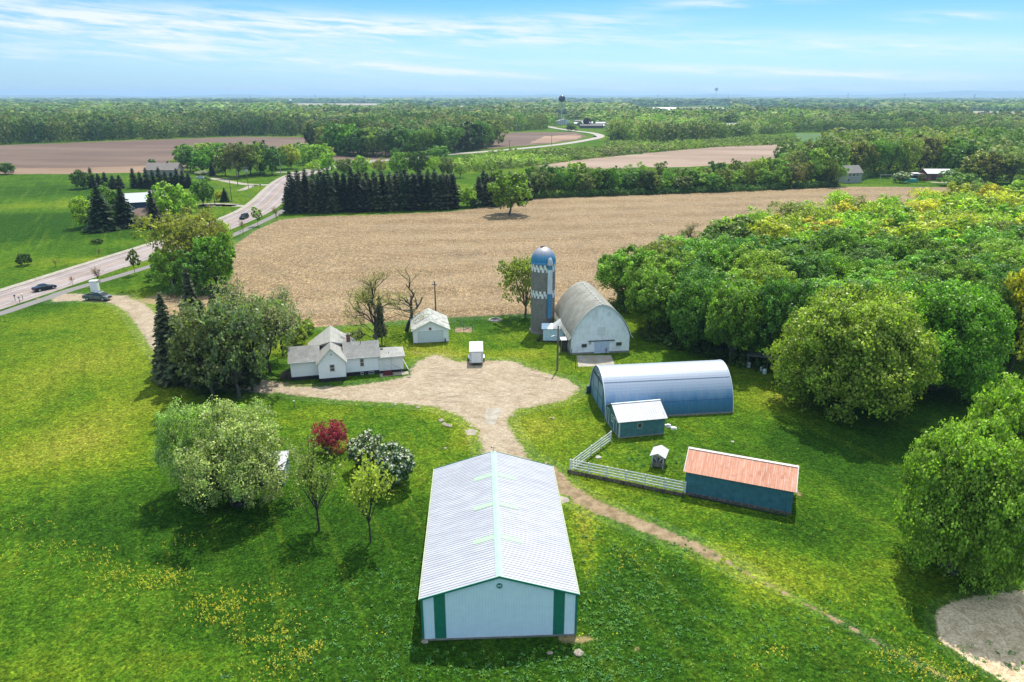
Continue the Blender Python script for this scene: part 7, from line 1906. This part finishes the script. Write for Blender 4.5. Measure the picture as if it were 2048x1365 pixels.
fh = [Gs([(570, 206.6), (775, 206.8), (770, 225), (590, 225)]), Gs([(1480, 215.8), (1760, 216.6), (1760, 231), (1500, 230)]), Gs([(1930, 222), (2100, 223), (2100, 244), (1940, 243)]), Gs([(1240, 213.5), (1470, 214), (1470, 232), (1280, 231)]), Gs([(1000, 205), (1260, 205.5), (1260, 214), (1000, 214)]), Gs([(820, 215), (1010, 215), (1010, 226), (830, 227)]), Gs([(100, 200), (330, 200), (330, 201.5), (100, 201.5)]), Gs([(1000, 206), (1250, 206), (1250, 207.5), (1000, 207.5)]), Gs([(800, 219), (870, 219), (870, 221), (800, 221)]), Gs([(1480, 228), (1560, 228), (1560, 231), (1480, 231)]), Gs([(1990, 240), (2100, 241), (2100, 246), (1990, 245)]), Gs([(1240, 236), (1330, 237), (1330, 241), (1240, 240)]), Gs([(120, 221), (260, 221), (260, 224), (120, 224)])]
Pn = scatter_rows(allp, 1750, 9000, lambda y: y / 30 if y > 2600 else y / 60, lambda y: max(20, y / 110), rf, holes + fh)
kp = (vnoise(Pn[:, 0], Pn[:, 1], 420, 9) + .35 * vnoise(Pn[:, 0], Pn[:, 1], 150, 10)) > .42
kp |= (Pn[:, 1] < 2600)
Pn = Pn[kp]
for lo_, hi_, pal_, sd_ in ((0, 2700, FOR_E, 4), (2700, 5200, [(.04, .09, .03), (.06, .12, .035), (.10, .16, .04)], 14), (5200, 9999, FOR_E + FOR_W[:3], 24)):
    Pk = Pn[(Pn[:, 1] >= lo_) & (Pn[:, 1] < hi_)]
    forest('distant_woodland', Pk, np.maximum(13, Pk[:, 1] / 110) * rf.uniform(.8, 1.5, len(Pk)), rf.uniform(13, 21, len(Pk)), 26, pal_, sd_)
# marsh scrub between road and tan strip
scr = [Gs([(930, 322), (1010, 312), (1110, 303), (1200, 300), (1300, 292), (1420, 284), (1560, 278), (1600, 282), (1590, 289), (1430, 295), (1290, 306), (1160, 320), (1060, 334), (960, 345), (900, 338)]), Gs([(1215, 285), (1300, 288), (1290, 297), (1210, 300)])]
Pn = scatter_rows(scr, 380, 760, lambda y: 4.2, lambda y: 3.6, rf, [roadhole])
forest('undergrowth', Pn, rf.uniform(1.6, 3.2, len(Pn)), rf.uniform(1.5, 4.6, len(Pn)), 40, [(.12, .155, .04), (.17, .23, .04), (.21, .27, .04), (.18, .18, .07), (.10, .16, .03)], 5)
# bushes and saplings filling the feet of the woods
ft = [strip(Gs([(632, 303), (700, 313), (800, 315), (900, 307), (984, 293)]), 7), strip(Gs([(1690, 357), (1800, 352), (1900, 350), (1990, 362), (2100, 366)]), 5), strip(Gs([(1062, 396), (1300, 388), (1500, 381), (1676, 373)]), 7), strip(Gs([(1290, 668), (1400, 703), (1500, 728), (1560, 738)]), 5), strip(Gs([(1230, 622), (1300, 585), (1400, 545), (1480, 510), (1560, 475), (1640, 445)]), 6), strip(Gs([(340, 590), (460, 585)]), 4), strip(Gs([(1700, 366), (1750, 352)]), 3)]
Pn = scatter_rows(ft, 90, 620, lambda y: 1.5, lambda y: 1.7, rf)
forest('undergrowth', Pn, rf.uniform(.9, 1.7, len(Pn)), rf.uniform(1.0, 3.0, len(Pn)), 90, [(.05, .11, .02), (.08, .15, .03), (.09, .18, .03), (.12, .17, .04)], 6)
# ================================================================== weeds and wild flowers in the rough grass
def tufts(name, P, r_, h_, n, cols, seed, size, tw=(.7, 1.3)):
    rng = np.random.default_rng(seed); m = len(P) * n
    d = unit(rng.normal(0, 1, (m, 3)) + np.array([0, 0, .8])); d[:, 2] = np.abs(d[:, 2])
    C = np.repeat(np.column_stack([P, np.zeros(len(P))]), n, 0) + d * np.repeat(np.column_stack([r_, r_, h_]), n, 0) * rng.uniform(.5, 1, (m, 1))
    V, Q = cards(C, d + np.array([0, 0, .5]), rng.uniform(.6, 1.3, m) * size, rng, .5)
    cc = np.array(cols)[rng.integers(0, len(cols), len(P))]
    me = np_mesh(name, V, Q, LEAFA, face_attr={'tint': rng.uniform(*tw, m), 'col': np.repeat(cc, n, 0)})
    o = bpy.data.objects.new(name, me); COL.objects.link(o); tag(o, kind='stuff'); return o
def blob_pts(lst, rng):
    out = []
    for px, py, rx, ry, n in lst:
        c = np.array(G(px, py)); out.append(c + rng.normal(0, 1, (n, 2)) * np.array([rx, ry]) * .85)
    return np.concatenate(out)
r6 = np.random.default_rng(60)
Pw = blob_pts([(1260, 1180, 3, 2.5, 260), (1220, 1230, 2, 2.5, 200), (1330, 1110, 4, 3, 110), (1300, 1260, 5, 3, 140), (1430, 1250, 5, 4, 90), (700, 1230, 4, 3, 130), (760, 1320, 5, 2, 160), (640, 1300, 5, 3, 60), (800, 1180, 2.5, 3, 110), 
                (1080, 1340, 8, 1.6, 240), (1180, 1340, 4, 1.6, 160), (1330, 920, 5, 3, 160), (1560, 1250, 6, 3, 160), (1190, 1080, 1.5, 3, 60), (1900, 1330, 5, 2, 80), (1120, 1290, 3, 1, 120)], r6)
inshed = (Pw[:, 0] > -7.6) & (Pw[:, 0] < 5.9) & (Pw[:, 1] > 45.2) & (Pw[:, 1] < 67.5)
Pw = Pw[~inshed][::2]
tufts('weeds', Pw, r6.uniform(.15, .42, len(Pw)), r6.uniform(.10, .32, len(Pw)), 16, [(.07, .20, .035), (.09, .22, .035), (.08, .21, .06), (.13, .25, .03)], 61, .06, (.7, 1.5))
Pf = blob_pts([(240, 1145, 1.6, 1.0, 60), (330, 1160, 1.8, 1.0, 60), (350, 1150, .8, .6, 40), (180, 1120, 2, 1.2, 40), (300, 1170, 2.4, .8, 70), (440, 1220, 1.6, 1.2, 90), (460, 1240, 1.4, 1.1, 60), (480, 1195, 2.0, 1.2, 50), (545, 1195, 1.2, .8, 25), (520, 1275, 1.0, .9, 50), (560, 1280, .8, .8, 40), (610, 1310, .7, .5, 50), (400, 1210, 2.0, 1, 50),
               (560, 1340, 1.5, .9, 40), (640, 1290, .3, .3, 14), (110, 1090, 1.6, .8, 30), (60, 1050, 2, 1, 25), (360, 1080, 1.6, 1.2, 30), (570, 1240, 1.5, 1, 30), (210, 1105, 1, .8, 14), (30, 1110, 2, 1, 20), (230, 1190, 3, 1, 30), (520, 1340, 2, 1, 40), (1855, 1340, 2.2, .6, 110), (1800, 1310, 1.8, .5, 70), (1555, 1305, .8, .5, 30), (1500, 1335, 1, .6, 16), (1900, 1360, 1.5, .5, 60), (1260, 1120, 3, 1.5, 60), (1520, 1150, 4, 2.5, 40), (1680, 1230, 4, 2, 60)], r6)
tufts('wild_flowers', Pf, r6.uniform(.05, .16, len(Pf)), r6.uniform(.15, .45, len(Pf)), 9, [(.58, .52, .04), (.52, .54, .08), (.62, .50, .03)], 62, .036, (.8, 1.15))
# ================================================================== haze
hz = MB().box(-24000, 24000, -3000, 24000, -1.0, 125.0).build('haze', None)
hm_, t, p, out = new_mat('haze')
t.n.remove(p)
v = t.new('ShaderNodeVolumePrincipled'); v.inputs['Color'].default_value = (.50, .74, 1.0, 1); v.inputs['Density'].default_value = 9.5e-5; v.inputs['Anisotropy'].default_value = .2
t.l.new(v.outputs[0], out.inputs['Volume'])
hz.data.materials.clear(); hz.data.materials.append(hm_); tag(hz, kind='stuff')
hz.display_type = 'WIRE'
